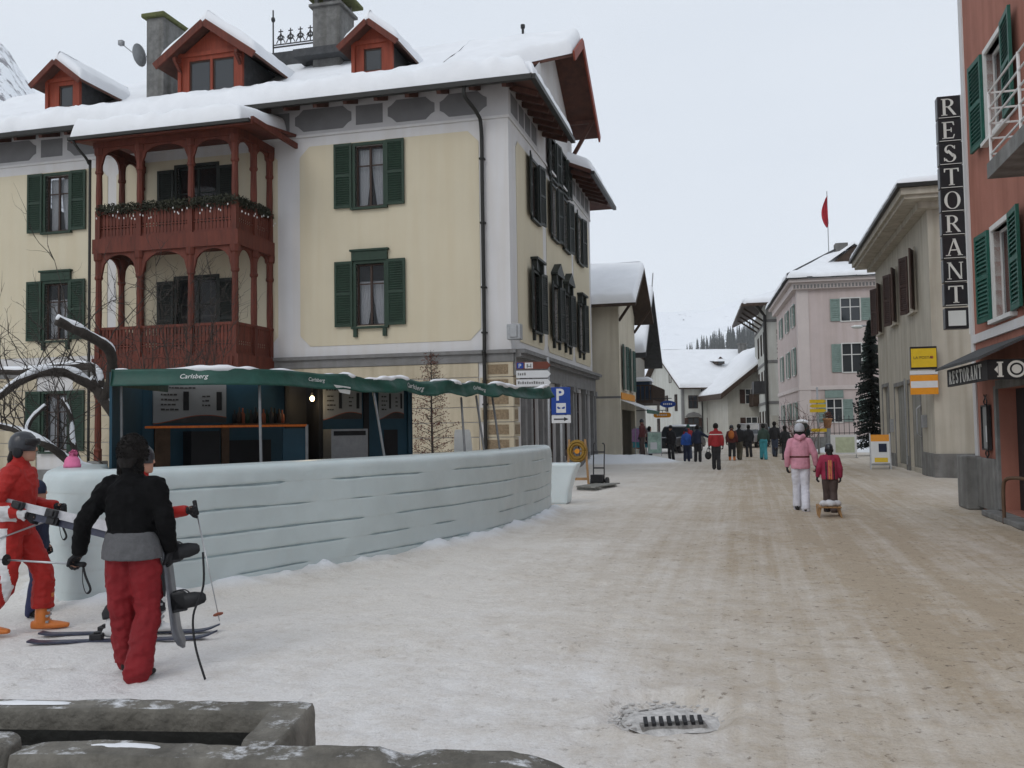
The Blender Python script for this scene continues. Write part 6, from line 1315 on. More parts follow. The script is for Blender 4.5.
# --- black jacket, red trousers, seen from behind
rzA = R(-8)
pA, JA = person('person in black jacket and baggy red trousers seen from behind, snowboard under the right arm', (-2.70, 6.55), rzA, 1.66, dict(
    elL=(-.33,-.10,1.13), wrL=(-.41,-.03,.885), elR=(.27,-.02,1.13), wrR=(.245,.10,.90), shL=(-.18,0,1.395), shR=(.18,0,1.395), knL=(-.10,.03,.50), anL=(-.10,.12,.085), knR=(.11,.03,.49), anR=(.13,-.14,.085), head=(-.01,.02,1.625)),
    top='jacket_black', legs='red_trousers', lbulk=1.2, bulk=1.12, hem=1.0, voxel=.012, hair=('hair', .10), hat=('glove_black', 'beanie'), jfold=.013, lfold=.015, handdirs={'L': ((-.55,.25,-.5), (0,0,1), 1.15), 'R': ((.1,.2,-1), (1,0,0), 1.1)})
mb = MB(); kA = 1.66/1.75; pv = JA['pelvis']
mb.tube([pv+Vector((0,0,-.09)), pv+Vector((0,0,-.02)), pv+Vector((0,0,.10))], [(.215,.172),(.212,.170),(.19,.15)], 16, ref=(1,0,0)); remesh(mb, 'jersey', ['jersey_grey'], .011, 2, .005, 9, 3, None, pA)
# --- red race suit skier, walking to the right
rzB = R(-84)
def suitpaint(c): return 1 if (abs(c.x) > .115 and c.z < .92 and abs(c.y-.02*math.sin(c.z*6)) < .035) else 0
def jackpaint(c):
    if 1.0 < c.z < 1.12 and c.x > .02: return 1
    return 0
pB, JB = person('skier in red suit with white stripes and orange ski boots, skis under the arm', (-4.32, 8.0), rzB, 1.74, dict(
    elL=(-.27,.0,1.12), wrL=(-.22,.27,1.07), elR=(.28,-.06,1.12), wrR=(.24,.20,1.04), knL=(-.10,.20,.52), anL=(-.10,.20,.10), knR=(.10,-.02,.50), anR=(.10,-.20,.11), chest=(0,.03,1.28), neck=(0,.03,1.47), head=(0,.07,1.615), shL=(-.175,.03,1.385), shR=(.175,.03,1.385)),
    legs='red_suit', lbulk=1.12, bulk=1.1, hem=.98, voxel=.012, hair=('hair', .22), hat=('helmet_black', 'helmet'), boots='boot_orange', skiboots=True, jm=['red_suit', 'suit_white'], lm=['red_suit', 'suit_white'], lpaint=suitpaint, jpaint=lambda c: 1 if (c.x > .10 and .95 < c.z < 1.12 and -.12 < c.y < .08) or (c.x > .15 and c.z > .98 and c.z < 1.08 and c.y > .14) else 0,
    jfold=.013, lfold=.015, face=True, handdirs={'L': ((.3,.9,-.1), (-1,0,.2), 1.0), 'R': ((-.2,1,-.1), (1,0,.3), 1.0)}, gloves='glove_black')
# --- third skier, mostly hidden behind the black jacket
pC, JC = person('skier in red jacket and black trousers standing on skis behind the black jacket', (-3.13, 7.75), R(-90), 1.60, dict(
    elL=(-.26,.10,1.10), wrL=(-.22,.36,1.13), elR=(.26,-.02,1.12), wrR=(.24,.20,.98), knL=(-.11,.10,.50), anL=(-.11,.10,.12), knR=(.11,-.04,.50), anR=(.11,-.20,.12)),
    top='red_suit', legs='dark_cloth', bulk=1.06, lbulk=1.05, voxel=.014, hair=('hair', .1), hat=('helmet_black', 'helmet'), boots='suit_white', skiboots=True, handdirs={'L': ((.2,.9,.1), (-1,0,.3), 1.1)})
# --- child in navy, half hidden behind the red skier
pD, JD = person('child in navy jacket half hidden behind the red suited skier', (-4.50, 8.72), R(-80), 1.25, None, top='navy', legs='fleece_blue', voxel=.016, hat=('navy', 'beanie'), hair=('hair', .05), bulk=1.1)
# --- gear
def W(p, rz, loc): c, s_ = math.cos(rz), math.sin(rz); return Vector((loc[0]+p.x*c-p.y*s_, loc[1]+p.x*s_+p.y*c, p.z))
def ski_pole(label, grip, tip, r_=.008, grp=None, m='steel', strap=True, basket='glove_black'):
    g = Vector(grip); t = Vector(tip); d = nrm(t-g); o = thing('ski_pole', label, 'ski pole', t, 0, grp); f = lambda p: p-t
    MB().tube([f(g), f(t)], [r_, r_*.6], 8).build('shaft', m, o, True); MB().tube([f(g-d*.09), f(g-d*.08), f(g), f(g+d*.04)], [.017, .02, .016, .012], 8).build('grip', 'glove_black', o, True)
    c = t-d*.06; sd = nrm(d.cross(Vector((.3,.2,1)))); s2 = d.cross(sd); MB().loft([[f(c+sd*(rr_*math.cos(a))+s2*(rr_*math.sin(a))+d*q) for a in [2*math.pi*i/10 for i in range(10)]] for rr_, q in ((.012,-.01),(.042,0),(.042,.006),(.012,.01))]).build('basket', basket, o)
    if strap:
        h_ = g-d*.07; MB().tube([f(p) for p in catmull([h_, h_+Vector((.03,-.02,-.08)), h_+Vector((.07,-.03,-.17)), h_+Vector((.03,-.01,-.2)), h_+Vector((.0,0,-.12)), h_], 5)], [(.009,.003)]*26, 6).build('strap', 'glove_black', o)
    return o
wl = W(JA['wrL'], rzA, (-2.70, 6.55)); gl = wl+Vector((-.05, .03, -.06))
ski_pole('ski pole held out level in the left glove of the black jacketed person', gl, (-3.75, 6.75, .80), .009)
ski_pole('ski pole with looped strap carried by the red suited skier', (-3.96, 7.92, .98), (-4.9, 7.6, .62))
wC = W(JC['wrL'], R(-90), (-3.13, 7.75))
ski_pole('thin ski pole with red basket planted right of the snowboard', wC+Vector((.07,0,.0)), (-2.42, 7.6, .16), .007, strap=False, basket='menu_red')
def ski(label, p, rz, L, m, pitch=0., grp='pair of skis on the snow', roll=0., base=True):
    o = thing('ski', label, 'ski', p, rz, grp); o.rotation_euler = (roll, -pitch, rz); mb = MB(); rings = []
    for i in range(25):
        u_ = i/24; x = (u_-.45)*L; wd = .034+.014*(2*abs(u_-.45))**1.6; z = .0+.05*max(0, (u_-.88)/.12)**1.6+.015*max(0, (.05-u_)/.05)
        if u_ > .95: wd *= math.sqrt(max(.03, 1-((u_-.95)/.05)**2))
        rings.append([(x, -wd, z), (x, wd, z), (x, wd, z+.014), (x, -wd, z+.014)])
    mb.loft(rings); mb.build('ski_body', m, o); 
    for xx, hh in ((-.14, .05), (.16, .045)): MB().bb(xx-.05, xx+.05, -.035, .035, .0145, .0145+hh).bb(xx-.02, xx+.03, -.025, .025, .0145+hh, .03+hh).build('binding', 'black_plastic', o, bevel=.008)
    return o
mat('ski_top', (.05,.055,.085), .35, .3, 20, 0); mat('ski_white', (.5,.5,.52), .35, .15, 20, 0); mat('snowboard', (.12,.125,.14), .35, .3, 9, .02)
ski('ski on the snow under the nearer boot, tip pointing right', (-3.28, 7.60, gz(-3,7.6)+.012), R(4), 1.5, 'ski_top'); ski('ski on the snow under the farther boot, behind the first', (-3.34, 7.88, gz(-3.1,7.88)+.012), R(2), 1.5, 'ski_top')
ski('upper ski carried level under the red suited skier\'s arm', (-4.02, 7.78, 1.075), R(-4), 1.6, 'ski_white', R(-13), 'pair of skis under the arm', R(80)); ski('lower ski carried level under the red suited skier\'s arm', (-4.02, 7.80, 1.01), R(-4), 1.6, 'ski_top', R(-13), 'pair of skis under the arm', R(80))
# snowboard hanging from the right hand, seen almost edge-on
sbd = thing('snowboard', 'grey snowboard with two black bindings held upright by the black jacketed person', 'snowboard', (-2.42, 6.66, .16), R(98)); sbd.rotation_euler = (R(-8), R(4), R(98)); mb = MB(); rings = []
for i in range(29):
    u_ = i/28; z = 1.02*u_; e = 1 if .1 < u_ < .9 else math.sqrt(max(.02, 1-((.1-min(u_, 1-u_))/.1)**2)); wd = (.125+.02*abs(2*u_-1)**2)*e; yy = .035*max(0, abs(2*u_-1)-.75)/.25
    rings.append([(-wd, -yy, z), (wd, -yy, z), (wd, -yy-.014, z), (-wd, -yy-.014, z)])
mb.loft(rings); mb.build('board', 'snowboard', sbd, True)
for zc in (.33, .68):
    o = MB().bb(-.09, .09, -.05, -.016, zc-.06, zc+.06).bb(-.1, -.07, -.12, -.016, zc-.07, zc+.07).build('binding_base', 'black_plastic', sbd, bevel=.01)
    mb = MB(); mb.loft([[(-.09+x, -.02-y, zc+q) for x, q in ((-.010,-.045*f_),(.010,-.045*f_),(.010,.045*f_),(-.010,.045*f_))] for y, f_, in ((0,1.1),(.08,1.2),(.16,1.15),(.22,.8),(.235,.4))]); mb.build('highback', 'black_plastic', sbd, True)
    for xx in (-.01, .07): MB().tube(catmull([(xx,-.02,zc-.07),(xx,-.09,zc-.065),(xx,-.13,zc),(xx,-.09,zc+.065),(xx,-.02,zc+.07)], 4), [(.012,.005)]*17, 6).build('strap', 'black_plastic', sbd)
lsh = [(-2.22,6.60,.85),(-2.20,6.55,.62),(-2.26,6.52,.42),(-2.22,6.45,.22),(-2.12,6.35,.02)]; mb = MB().tube([Vector(p)-Vector((-2.2,6.5,0)) for p in catmull(lsh, 6)], [(.008,.003)]*25, 6); o = mb.build('board_leash', 'glove_black', None, True, (-2.2,6.5,0)); tag(o, 'black leash strap dangling from the snowboard to the snow', 'strap')
# --- woman in pink, child and sled
rzW = R(-15)
walk = dict(knL=(-.08,.10,.51), anL=(-.08,.14,.085), knR=(.08,.02,.50), anR=(.07,-.16,.09))
pE, JE = person('woman in pink hooded jacket, white trousers and pale helmet walking away', (5.60, 18.0), rzW, 1.70, dict(walk, elR=(.27,-.03,1.14), wrR=(.30,.04,.90)), top='pink_jacket', legs='white_trousers', hat=('helmet_grey', 'helmet'), hair=('hair', .2), voxel=.018, hood=True, hem=.84, bulk=1.05,
    jm=['pink_jacket', 'maroon', 'fur'], jpaint=lambda c: 1 if 1.03 < c.z < 1.065 and abs(c.x) < .2 else (2 if c.z > 1.40 and c.y > -.05 and abs(c.x) < .13 and c.z > 1.43 else 0), lbulk=1.02)
pF, JF = person('child in crimson jacket and dark helmet walking away beside the woman in pink', (6.08, 17.75), rzW, 1.32, dict(walk, elL=(-.26,-.02,1.13), wrL=(-.30,.05,.90)), legs='brown_trousers', hat=('helmet_black', 'helmet'), hair=('hair', .26), voxel=.018, hem=.84, bulk=1.18, lbulk=1.15,
    jm=['crimson', 'dark_cloth', 'orange_stripe'], jpaint=lambda c: 2 if abs(abs(c.x)-.02) < .012 and c.y < -.03 and c.z < 1.0 else (1 if (.055 < abs(c.x) < .085 and c.y < -.03 and c.z < .98) else 0))
sl = thing('sled', 'small wooden sled with white bundle trailing behind the child', 'sled', (5.74, 16.85, gz(5.74,16.85)), rzW)
for s in (-1, 1):
    MB().tube(catmull([(s*.19,-.32,.02),(s*.19,-.1,.012),(s*.19,.25,.012),(s*.19,.42,.08),(s*.19,.46,.18)], 5), [(.012,.018)]*21, 6).build('runner', 'sled_wood' if 'sled_wood' in MATS else (mat('sled_wood', (.34,.20,.09), .6, .2, 8) and 'sled_wood'), sl)
    for y in (-.2, .2): MB().bar((s*.19,y,.02), (s*.16,y,.17), .035).build('strut', 'sled_wood', sl)
for i in range(5): MB().bb(-.19+i*.08, -.13+i*.08, -.32, .34, .185, .2).build('slat', 'sled_wood', sl)
for y in (-.2, .2): MB().bb(-.2, .2, y-.025, y+.025, .165, .184).build('crossbar', 'sled_wood', sl)
mb = MB(); [mb.ell((x, y, .25), (.09, .08, .06), 10, 8) for x, y in ((-.1,-.2),(.02,-.22),(.12,-.16),(0,-.05))]; remesh(mb, 'bundle', ['ski_white'], .02, 2, .01, 20, 1, None, sl)
# --- people further down the street
far = [
 ('man in red jacket with white stripe carrying a black bag in mid street', (7.62,34.6), 6, 1.74, dict(top='red_jacket', legs='dark_cloth', hair=('hair', .03), jm=['red_jacket','suit_white'], jpaint=lambda c: 1 if 1.30 < c.z < 1.325 and c.y < 0 else 0), walk),
 ('boy in dark clothes with bright blue backpack by the dark car', (8.02,42.6), 4, 1.52, dict(top='blue_jacket', legs='navy', hat=('navy', 'beanie'), pack='blue_jacket'), None),
 ('person in navy jacket pointing to the right next to the blue backpack', (8.45,42.2), -6, 1.68, dict(top='navy', legs='dark_cloth', hair=('hair', .03)), dict(elR=(.40,.08,1.22), wrR=(.62,.12,1.12))),
 ('person with orange backpack, black trousers and orange boots', (10.35,43.6), -4, 1.68, dict(top='maroon', legs='dark_cloth', boots='boot_orange', skiboots=True, hat=('helmet_black','helmet'), pack='orange_pack'), None),
 ('person in dark jacket and camouflage trousers beside the orange backpack', (10.85,44.2), -10, 1.72, dict(top='dark_cloth', legs='camo', hair=('hair', .03)), walk),
 ('person in dark green jacket and turquoise trousers', (11.9,43.8), 8, 1.70, dict(top='green_jacket', legs='teal_trousers', hair=('hair', .08), lbulk=1.15), walk),
 ('person in dark clothes behind the turquoise trousers', (12.15,47.5), 20, 1.66, dict(top='dark_cloth', legs='dark_cloth', hair=('hair', .03)), None),
 ('person in black jacket and jeans near the white van', (13.4,47.2), -12, 1.80, dict(top='dark_cloth', legs='jeans', hair=('hair', .03)), walk),
 ('slim person in black standing left of the woman in pink', (12.75,43.2), 30, 1.60, dict(top='dark_cloth', legs='dark_cloth', hair=('hair', .25)), None),
 ('person in brown coat beside the green poster board', (5.98,42.6), 70, 1.66, dict(top='maroon', legs='brown_trousers', hat=('helmet_black','beanie')), None),
 ('person in orange and black jacket in front of the shop', (6.55,44.2), -60, 1.66, dict(legs='dark_cloth', hair=('hair', .05), jm=['dark_cloth','orange_pack'], jpaint=lambda c: 1 if c.x < -.02 and c.z > 1.15 else 0), None),
 ('person in dark coat standing by the dark car', (7.75,45.2), 150, 1.70, dict(top='dark_cloth', legs='dark_cloth', hat=('dark_cloth','beanie')), None),
 ('person in bright green hat behind the pointing person', (8.85,46.5), 10, 1.72, dict(top='red_jacket', legs='jeans', hat=('shutter_bottle','beanie')), None),
]
for lb, loc, a, hh, kw, ps in far: person(lb, loc, R(-14+a), hh, ps, voxel=.028, group='people walking in the street', **kw)
bag = thing('hand_bag', 'black bag hanging from the hand of the man in red', 'bag', (7.32, 34.62, .42)); mb = MB(); mb.ell((0,0,.12), (.13,.08,.15), 10, 8); mb.build('bag_body', 'glove_black', bag, True); MB().tube(catmull([(-.06,0,.24),(0,0,.42),(.06,0,.24)], 5), .012, 6).build('bag_handle', 'glove_black', bag)
# fluffy black hat and hair of the near person
mb = MB(); hd = JA['head']; r9 = random.Random(9)
for _ in range(1500):
    d = nrm((r9.gauss(0,1), r9.gauss(-.15,1), r9.gauss(.2,1)))
    if d.z < -.45 and d.y > 0: continue
    p = hd+Vector((d.x*.105, d.y*.115-.008, d.z*.135+.015)); a = nrm(d+Vector((r9.gauss(0,.6), r9.gauss(0,.6), r9.gauss(-.3,.5))))*.013; b_ = nrm(a.cross(Vector((r9.gauss(0,1), r9.gauss(0,1), r9.gauss(0,1)))))*.004
    mb.add([p-a*.6-b_, p-a*.6+b_, p+a], [(0,1,2)])
for _ in range(900):
    a_ = r9.uniform(-1.25, 1.25); p = hd+Vector((math.sin(a_)*.098, -math.cos(a_)*.10, r9.uniform(-.13, -.02))); d = nrm((math.sin(a_)*.5+r9.gauss(0,.3), -.1, -1))*.025; b_ = Vector((r9.gauss(0,1), r9.gauss(0,1), 0)).normalized()*.004
    mb.add([p-b_, p+b_, p+d], [(0,1,2)])
mb.build('fur_pile', 'hair', pA)
MB().ell(hd+Vector((0,-.008,.02)), (.103,.112,.128), 16, 12).build('fur_hat', 'hair', pA, True)
# goggles pushed up on the red skier's helmet
hd = JB['head']; mb = MB(); mb.tube([hd+Vector((.115*math.sin(a), .125*math.cos(a)-.005, .045)) for a in np.linspace(-1.1, 1.1, 12)], [(.028,.014)]*12, 8, ref=(0,0,1)); mb.build('goggles', 'black_plastic', pB, True)

# ---------------------------------------------------------------- signs and street things
def pole(parent, x, y, z0, z1, r_=.035, m='galv'): return MB().tube([(x,y,z0),(x,y,z1)], r_, 10).build('post', m, parent, True)
ps = thing('parking_sign', 'blue parking sign with white P above a white arrow plate', 'sign', (1.27, 24.0, 0), R(-3))
pole(ps, 0, .05, 0, 2.75); MB().bb(-.25, .25, -.012, .012, 2.02, 2.74).build('sign_plate', 'sign_blue', ps, bevel=.01); MB().bb(-.25, .25, -.010, .010, 1.80, 2.005).build('arrow_plate', 'sign_white', ps, bevel=.008)
obj('letter', text_mesh('P', .42, 'sign_white', .002, bold=.012), ps, (-.135, -.014, 2.40)); MB().bb(-.125, .125, -.016, -.012, 2.07, 2.32).build('ticket_symbol', 'sign_white', ps)
q = MB().bb(-.09, -.02, -.019, -.016, 2.17, 2.21).bb(.02, .09, -.019, -.016, 2.17, 2.21).bb(-.10, -.06, -.019, -.016, 2.19, 2.23).bb(.06, .10, -.019, -.016, 2.19, 2.23); q.build('symbol_detail', 'sign_blue', ps)['kind'] = 'stuff'
MB().bb(-.19, .08, -.013, -.010, 1.885, 1.92).prism([(.07,1.85),(.19,1.9025),(.07,1.955)], -.013, -.010).build('arrow', 'sign_black', ps)
ds = thing('direction_sign', 'post with three stacked arrow boards pointing right at the house corner', 'sign', (.98, 25.2, 0), R(-3)); pole(ds, .02, .05, 0, 3.62)
for i, z in enumerate((3.30, 3.06, 2.82)):
    o = MB().prism([(-.86,z),(.0,z),(.09,z+.1),(0,z+.2),(-.86,z+.2)], -.015, .01).build('arrow_board', 'sign_brown' if i == 0 else 'sign_white', ds, bevel=.004)
    if i == 0:
        MB().bb(-.84, -.66, -.020, -.016, z+.02, z+.18).build('blue_field', 'sign_blue', o); obj('letter', text_mesh('P', .16, 'sign_white', .001), o, (-.80, -.022, z+.04)); MB().bb(-.62, -.40, -.020, -.016, z+.02, z+.18).build('white_field', 'sign_white', o); MB().bb(-.57, -.53, -.023, -.020, z+.04, z+.14).bb(-.53, -.47, -.023, -.020, z+.06, z+.09).bb(-.47, -.44, -.023, -.020, z+.04, z+.15).build('pictogram', 'grey_stone', o)
    else:
        mb = MB(); x = -.82; rn = random.Random(i)
        while x < (-.6 if i == 1 else -.1): w_ = rn.uniform(.03, .05); mb.bb(x, x+w_, -.018, -.015, z+.07, z+.07+rn.uniform(.05,.08)); x += w_+.02
        mb.build('small_lettering', 'grey_stone', o)['kind'] = 'stuff'
# hose reel, hand truck and boards by the corner house
mat('hose_yellow', (.30, .18, .03), .55, .2, 10, .1, 30)
hr_ = thing('hose_reel', 'yellow hose coiled on a wooden stand by the shop front', 'hose reel', (1.78, 25.6, 0), R(-10))
for k, (rr_, yy) in enumerate(((.24,0),(.21,.03),(.27,.05),(.18,-.03),(.24,.08),(.15,.02))): MB().tube([(rr_*math.cos(a), yy, 1.02+rr_*1.1*math.sin(a)) for a in np.linspace(0, 6.3, 26)], .022, 6).build('hose_coil', 'hose_yellow', hr_, True)
MB().tube([(0,-.06,1.02),(0,.12,1.02)], .07, 10).build('hub', 'sign_orange', hr_)
for s in (-1, 1): MB().bar((s*.3,.05,0), (s*.22,.05,1.35), .06).build('stand_leg', 'sled_wood', hr_)
MB().bar((-.3,.06,.25), (.3,.06,.25), .07).bar((-.24,.06,1.02), (.24,.06,1.02), .05).build('stand_rail', 'sled_wood', hr_)
ht = thing('hand_truck', 'black wheeled hand truck standing beside the hose reel', 'hand truck', (2.42, 26.2, 0), R(-25))
for s in (-1, 1): MB().tube(catmull([(s*.16,0,.12),(s*.16,.03,.7),(s*.16,.08,1.15),(s*.12,.02,1.22)], 4), .018, 6).build('frame_tube', 'iron', ht, True); MB().tube([(s*.22-.03,.08,.13),(s*.22+.03,.08,.13)], .13, 14).build('wheel', 'black_plastic', ht)
MB().bb(-.2, .2, -.25, .02, .08, .11).bb(-.16, .16, .0, .03, .5, .54).bb(-.16, .16, .04, .07, .95, .99).build('toe_plate', 'iron', ht); MB().bb(-.18, .18, -.22, -.02, .11, .34).build('battery_box', 'black_plastic', ht, bevel=.02)
pb = thing('plank_stack', 'grey boards lying on the snow in front of the hand truck', 'planks', (2.3, 25.3, 0), R(62))
for i in range(5): MB().bb(-.9+.05*i, .9-.07*i, -.3+i*.13, -.19+i*.13, .08, .11).build('plank', 'garage_grey', pb)
for x in (-.6, .5): MB().bb(x, x+.1, -.32, .36, 0, .078).build('bearer', 'garage_grey', pb)
# souvenir shop goods
gcols = ['menu_red', 'lilac', 'sign_white', 'blue_jacket', 'dark_cloth', 'crimson', 'orange_pack', 'teal_trousers', 'fur', 'navy']
def rack(label, loc, rz, n, seed, kind):
    rn = random.Random(seed); o = thing('goods_rack', label, 'rack', (*loc, gz(*loc)), rz, 'racks of goods outside the shop')
    for s in (-1, 1): MB().bar((s*.5,0,0), (s*.5,0,1.65), .035).bar((s*.5,-.25,.03), (s*.5,.25,.03), .035).build('rack_upright', 'galv', o)
    MB().bar((-.52,0,1.63), (.52,0,1.63), .03).build('rack_bar', 'galv', o)
    if kind == 'clothes':
        for i in range(n):
            x = -.45+.9*i/(n-1); L = rn.uniform(.6, 1.05); mb = MB(); mb.loft([[(x-.035*f_, -.2*g, z), (x+.035*f_, -.2*g, z), (x+.035*f_, .2*g, z), (x-.035*f_, .2*g, z)] for z, f_, g in ((1.58,.4,.2),(1.5,1,.95),(1.58-L*.6,1,.85),(1.58-L,1.2,1.0))]); mb.build('garment', rn.choice(gcols), o)
    else:
        for j in range(5):
            MB().bb(-.5, .5, -.12, .12, .25+j*.29, .265+j*.29).build('shelf', 'galv', o)
            for i in range(7): h_ = rn.uniform(.12, .22); MB().bb(-.47+i*.135, -.37+i*.135, -.1, .06, .266+j*.29, .266+j*.29+h_).build('souvenir', rn.choice(gcols), o)
rack('rack of hanging clothes nearest the corner of the shop house', (6.02, 44.4), R(70), 9, 1, 'clothes'); rack('shelf rack of small colourful souvenirs under the shop awning', (6.45, 46.2), R(75), 0, 2, 'shelf'); rack('rack of bright clothes at the far end of the shop awning', (6.85, 48.0), R(70), 10, 3, 'clothes')
pb = thing('poster_board', 'pale green poster board standing on the snow by the shop', 'sign board', (6.45, 41.95, gz(6.45,41.95)), R(-8))
MB().bb(-.32, .32, -.03, .0, .1, 1.1).build('board', 'galv', pb, bevel=.01); mat('poster_green', (.30,.42,.36), .6, .35, 5, 0); MB().bb(-.29, .29, -.036, -.031, .14, 1.06).build('poster', 'poster_green', pb); MB().bb(-.2, .1, -.04, -.0365, .3, .62).build('poster_print', 'sign_white', pb)
for s in (-1, 1): MB().bar((s*.3,0,.12), (s*.3,.28,0), .03).bar((s*.3,-.02,.12), (s*.3,-.05,0), .03).build('foot', 'galv', pb)
for nm, lb, p_, wx, hz_, m_ in (('oval_sign', 'blue oval shop sign hanging over the street', (8.46,50,2.85), .42, .19, 'sign_blue'), ('hanging_sign', 'orange shop sign hanging under the blue oval sign', (8.2,50.4,2.26), .48, .15, 'sign_orange')):
    o = thing(nm, lb, 'sign', p_, R(-14)); mb = MB(); mb.prism([(wx*math.cos(a), hz_*(math.sin(a) if nm == 'oval_sign' else max(-.9, min(.9, 1.6*math.sin(a))))) for a in np.linspace(0, 2*math.pi, 24, endpoint=False)], -.03, .03); mb.build('sign_face', m_, o); MB().bar((-1.9,.06,hz_+.12), (.2,.06,hz_+.12), .04).bar((0,.06,hz_+.12), (0,.06,0), .03).build('sign_arm', 'iron', o); mb = MB(); [mb.bb(-wx*.6+i*wx*.24, -wx*.6+i*wx*.24+wx*.15, -.036, -.031, -.04, .05) for i in range(5)]; mb.build('sign_print', 'sign_white', o)['kind'] = 'stuff'
# cars
def car(label, loc, rz, paint, L=4.3, W_=1.75, H_=1.5, suv=True, snow=False):
    o = thing('parked_car', label, 'car', (*loc, gz(*loc)), rz, 'cars parked at the end of the street'); hw_ = W_/2
    prof = [(-L/2,.42),(-L/2+.02,.75),(-L/2+.12,.92),(-L*.22,1.0),(L*.40,.98),(L/2-.08,.85),(L/2,.6),(L/2-.02,.38)]
    mb = MB(); rings = []
    for y, f_, dz in ((-hw_,.985,-.06),(-hw_+.05,1,0),(0,1.01,.025),(hw_-.05,1,0),(hw_,.985,-.06)): rings.append([(x*f_, y, z+(dz if z > .6 else 0)) for x, z in prof])
    mb.loft(rings); body = mb.build('body', paint, o, True, bevel=.03)
    x0, x1 = (-L*.20, L*.46) if suv else (-L*.16, L*.34); mb = MB()
    mb.loft([[(x0+s0, -hw_*w_, z), (x1-s1, -hw_*w_, z), (x1-s1, hw_*w_, z), (x0+s0, hw_*w_, z)] for z, s0, s1, w_ in ((.96,0,0,.93),(1.3,.35,.12 if suv else .35,.85),(H_-.06,.5,.2 if suv else .55,.80))]); mb.build('glasshouse', 'pane_far', o)
    mb = MB().bb(x0+.5, x1-(.2 if suv else .55), -hw_*.82, hw_*.82, H_-.06, H_)
    for s in (-1, 1):
        for xa, xb in ((x0, x0+.5), (x1, x1-(.2 if suv else .55)), ((x0+x1)/2, (x0+x1)/2+.03)): mb.bar((xa, s*hw_*.935, .95), (xb, s*hw_*.81, H_-.05), .06)
    mb.build('roof', paint, o, bevel=.02)
    for sx in (-.31, .31):
        for s in (-1, 1):
            t = MB().tube([(L*sx, s*(hw_-.2), .31), (L*sx, s*(hw_+.01), .31)], .31, 18).build('wheel', 'black_plastic', o); MB().tube([(L*sx, s*(hw_-.02), .31), (L*sx, s*(hw_+.02), .31)], .19, 12).build('rim', 'steel', t)
    for s in (-1, 1):
        MB().bb(-L/2-.01, -L/2+.06, s*.62-.14, s*.62+.14, .62, .76).build('headlight', 'lamp_glass', o); MB().bb(L/2-.08, L/2+.0, s*.68-.09, s*.68+.09, .62, .9).build('tail_light', 'menu_red', o); MB().bb(-L*.16, -L*.16+.12, s*(hw_+.02), s*(hw_+.16), .98, 1.1).build('mirror', 'black_plastic', o)
    MB().bb(-L/2-.03, -L/2+.1, -hw_*.9, hw_*.9, .3, .52).build('front_bumper', 'black_plastic', o, bevel=.02); MB().bb(L/2-.1, L/2+.03, -hw_*.9, hw_*.9, .3, .52).build('rear_bumper', 'black_plastic', o, bevel=.02); MB().bb(L/2+.0, L/2+.035, -.26, .26, .55, .66).build('number_plate', 'sign_white', o)
    if snow: snow_sheet([(x0+.5,-hw_*.75,H_),(x1-.3,-hw_*.75,H_),(x1-.3,hw_*.75,H_),(x0+.5,hw_*.75,H_)], .1, 6, 6, (1,1,1,1), .2, .03, 1, 2).build('roof_snow', 'snow', o, True)
mat('car_dark', (.022,.026,.03), .25, .1, 3, 0, coat=.5); mat('car_silver', (.36,.37,.39), .3, .05, 3, 0, metal=.4, coat=.5); mat('car_blue', (.20,.30,.36), .3, .05, 3, 0, coat=.5)
car('dark estate car with snow on its roof parked in front of the shops', (10.3, 57.5), R(55), 'car_dark', 4.5, 1.8, 1.62, True, True); car('silver off-road car parked in front of the gabled inn', (17.4, 67.5), R(60), 'car_silver', 4.4, 1.85, 1.75); car('pale blue small car behind the silver car', (20.2, 70.5), R(40), 'car_blue', 3.8, 1.65, 1.45, False)
# A-frame sign and banner
af = thing('a_frame_sign', 'folding pavement sign with orange header and dark picture by the beige house', 'sign', (13.25, 33.3, gz(13.25,33.3)), R(-20))
for s, m_ in ((-1, 'front'), (1, 'back')):
    q = MB()
    for x in (-.33, .33): q.bar((x, s*.32, 0), (x, 0, 1.28), .045)
    q.bar((-.33, s*.28, .16), (.33, s*.28, .16), .04); q.build(m_+'_leg_frame', 'galv', af)
def tilt(x0, x1, z0, z1, off, m_, nm):
    f_ = lambda z: -.32*(1-z/1.28)-off; MB().add([(x0,f_(z0),z0),(x1,f_(z0),z0),(x1,f_(z1),z1),(x0,f_(z1),z1),(x0,f_(z0)+.012,z0),(x1,f_(z0)+.012,z0),(x1,f_(z1)+.012,z1),(x0,f_(z1)+.012,z1)], [(0,1,2,3),(7,6,5,4),(0,4,5,1),(1,5,6,2),(2,6,7,3),(3,7,4,0)]).build(nm, m_, af)
tilt(-.31, .31, .22, 1.0, .02, 'sign_white', 'poster'); tilt(-.32, .32, 1.0, 1.24, .02, 'sign_orange', 'header'); tilt(-.05, .22, .62, .92, .034, 'navy', 'poster_picture'); tilt(-.2, .24, .26, .42, .034, 'sign_yellow', 'poster_strip')
bn = thing('banner', 'white and pale green banner on a low stand in front of the snow bank', 'banner', (15.85, 44.2, gz(15.85,44.2)), R(-8)); mat('banner_green', (.42,.46,.33), .7, .15, 5, 0)
MB().bb(-.6, .6, -.02, .0, .18, 1.12).build('banner_sheet', 'sign_white', bn); MB().bb(-.38, .5, -.026, -.021, .26, 1.0).build('banner_print', 'banner_green', bn)
for s in (-1, 1): MB().bar((s*.58,.02,0), (s*.58,.02,1.15), .03).bar((s*.58,-.25,.02), (s*.58,.25,.02), .03).build('banner_stand', 'galv', bn)
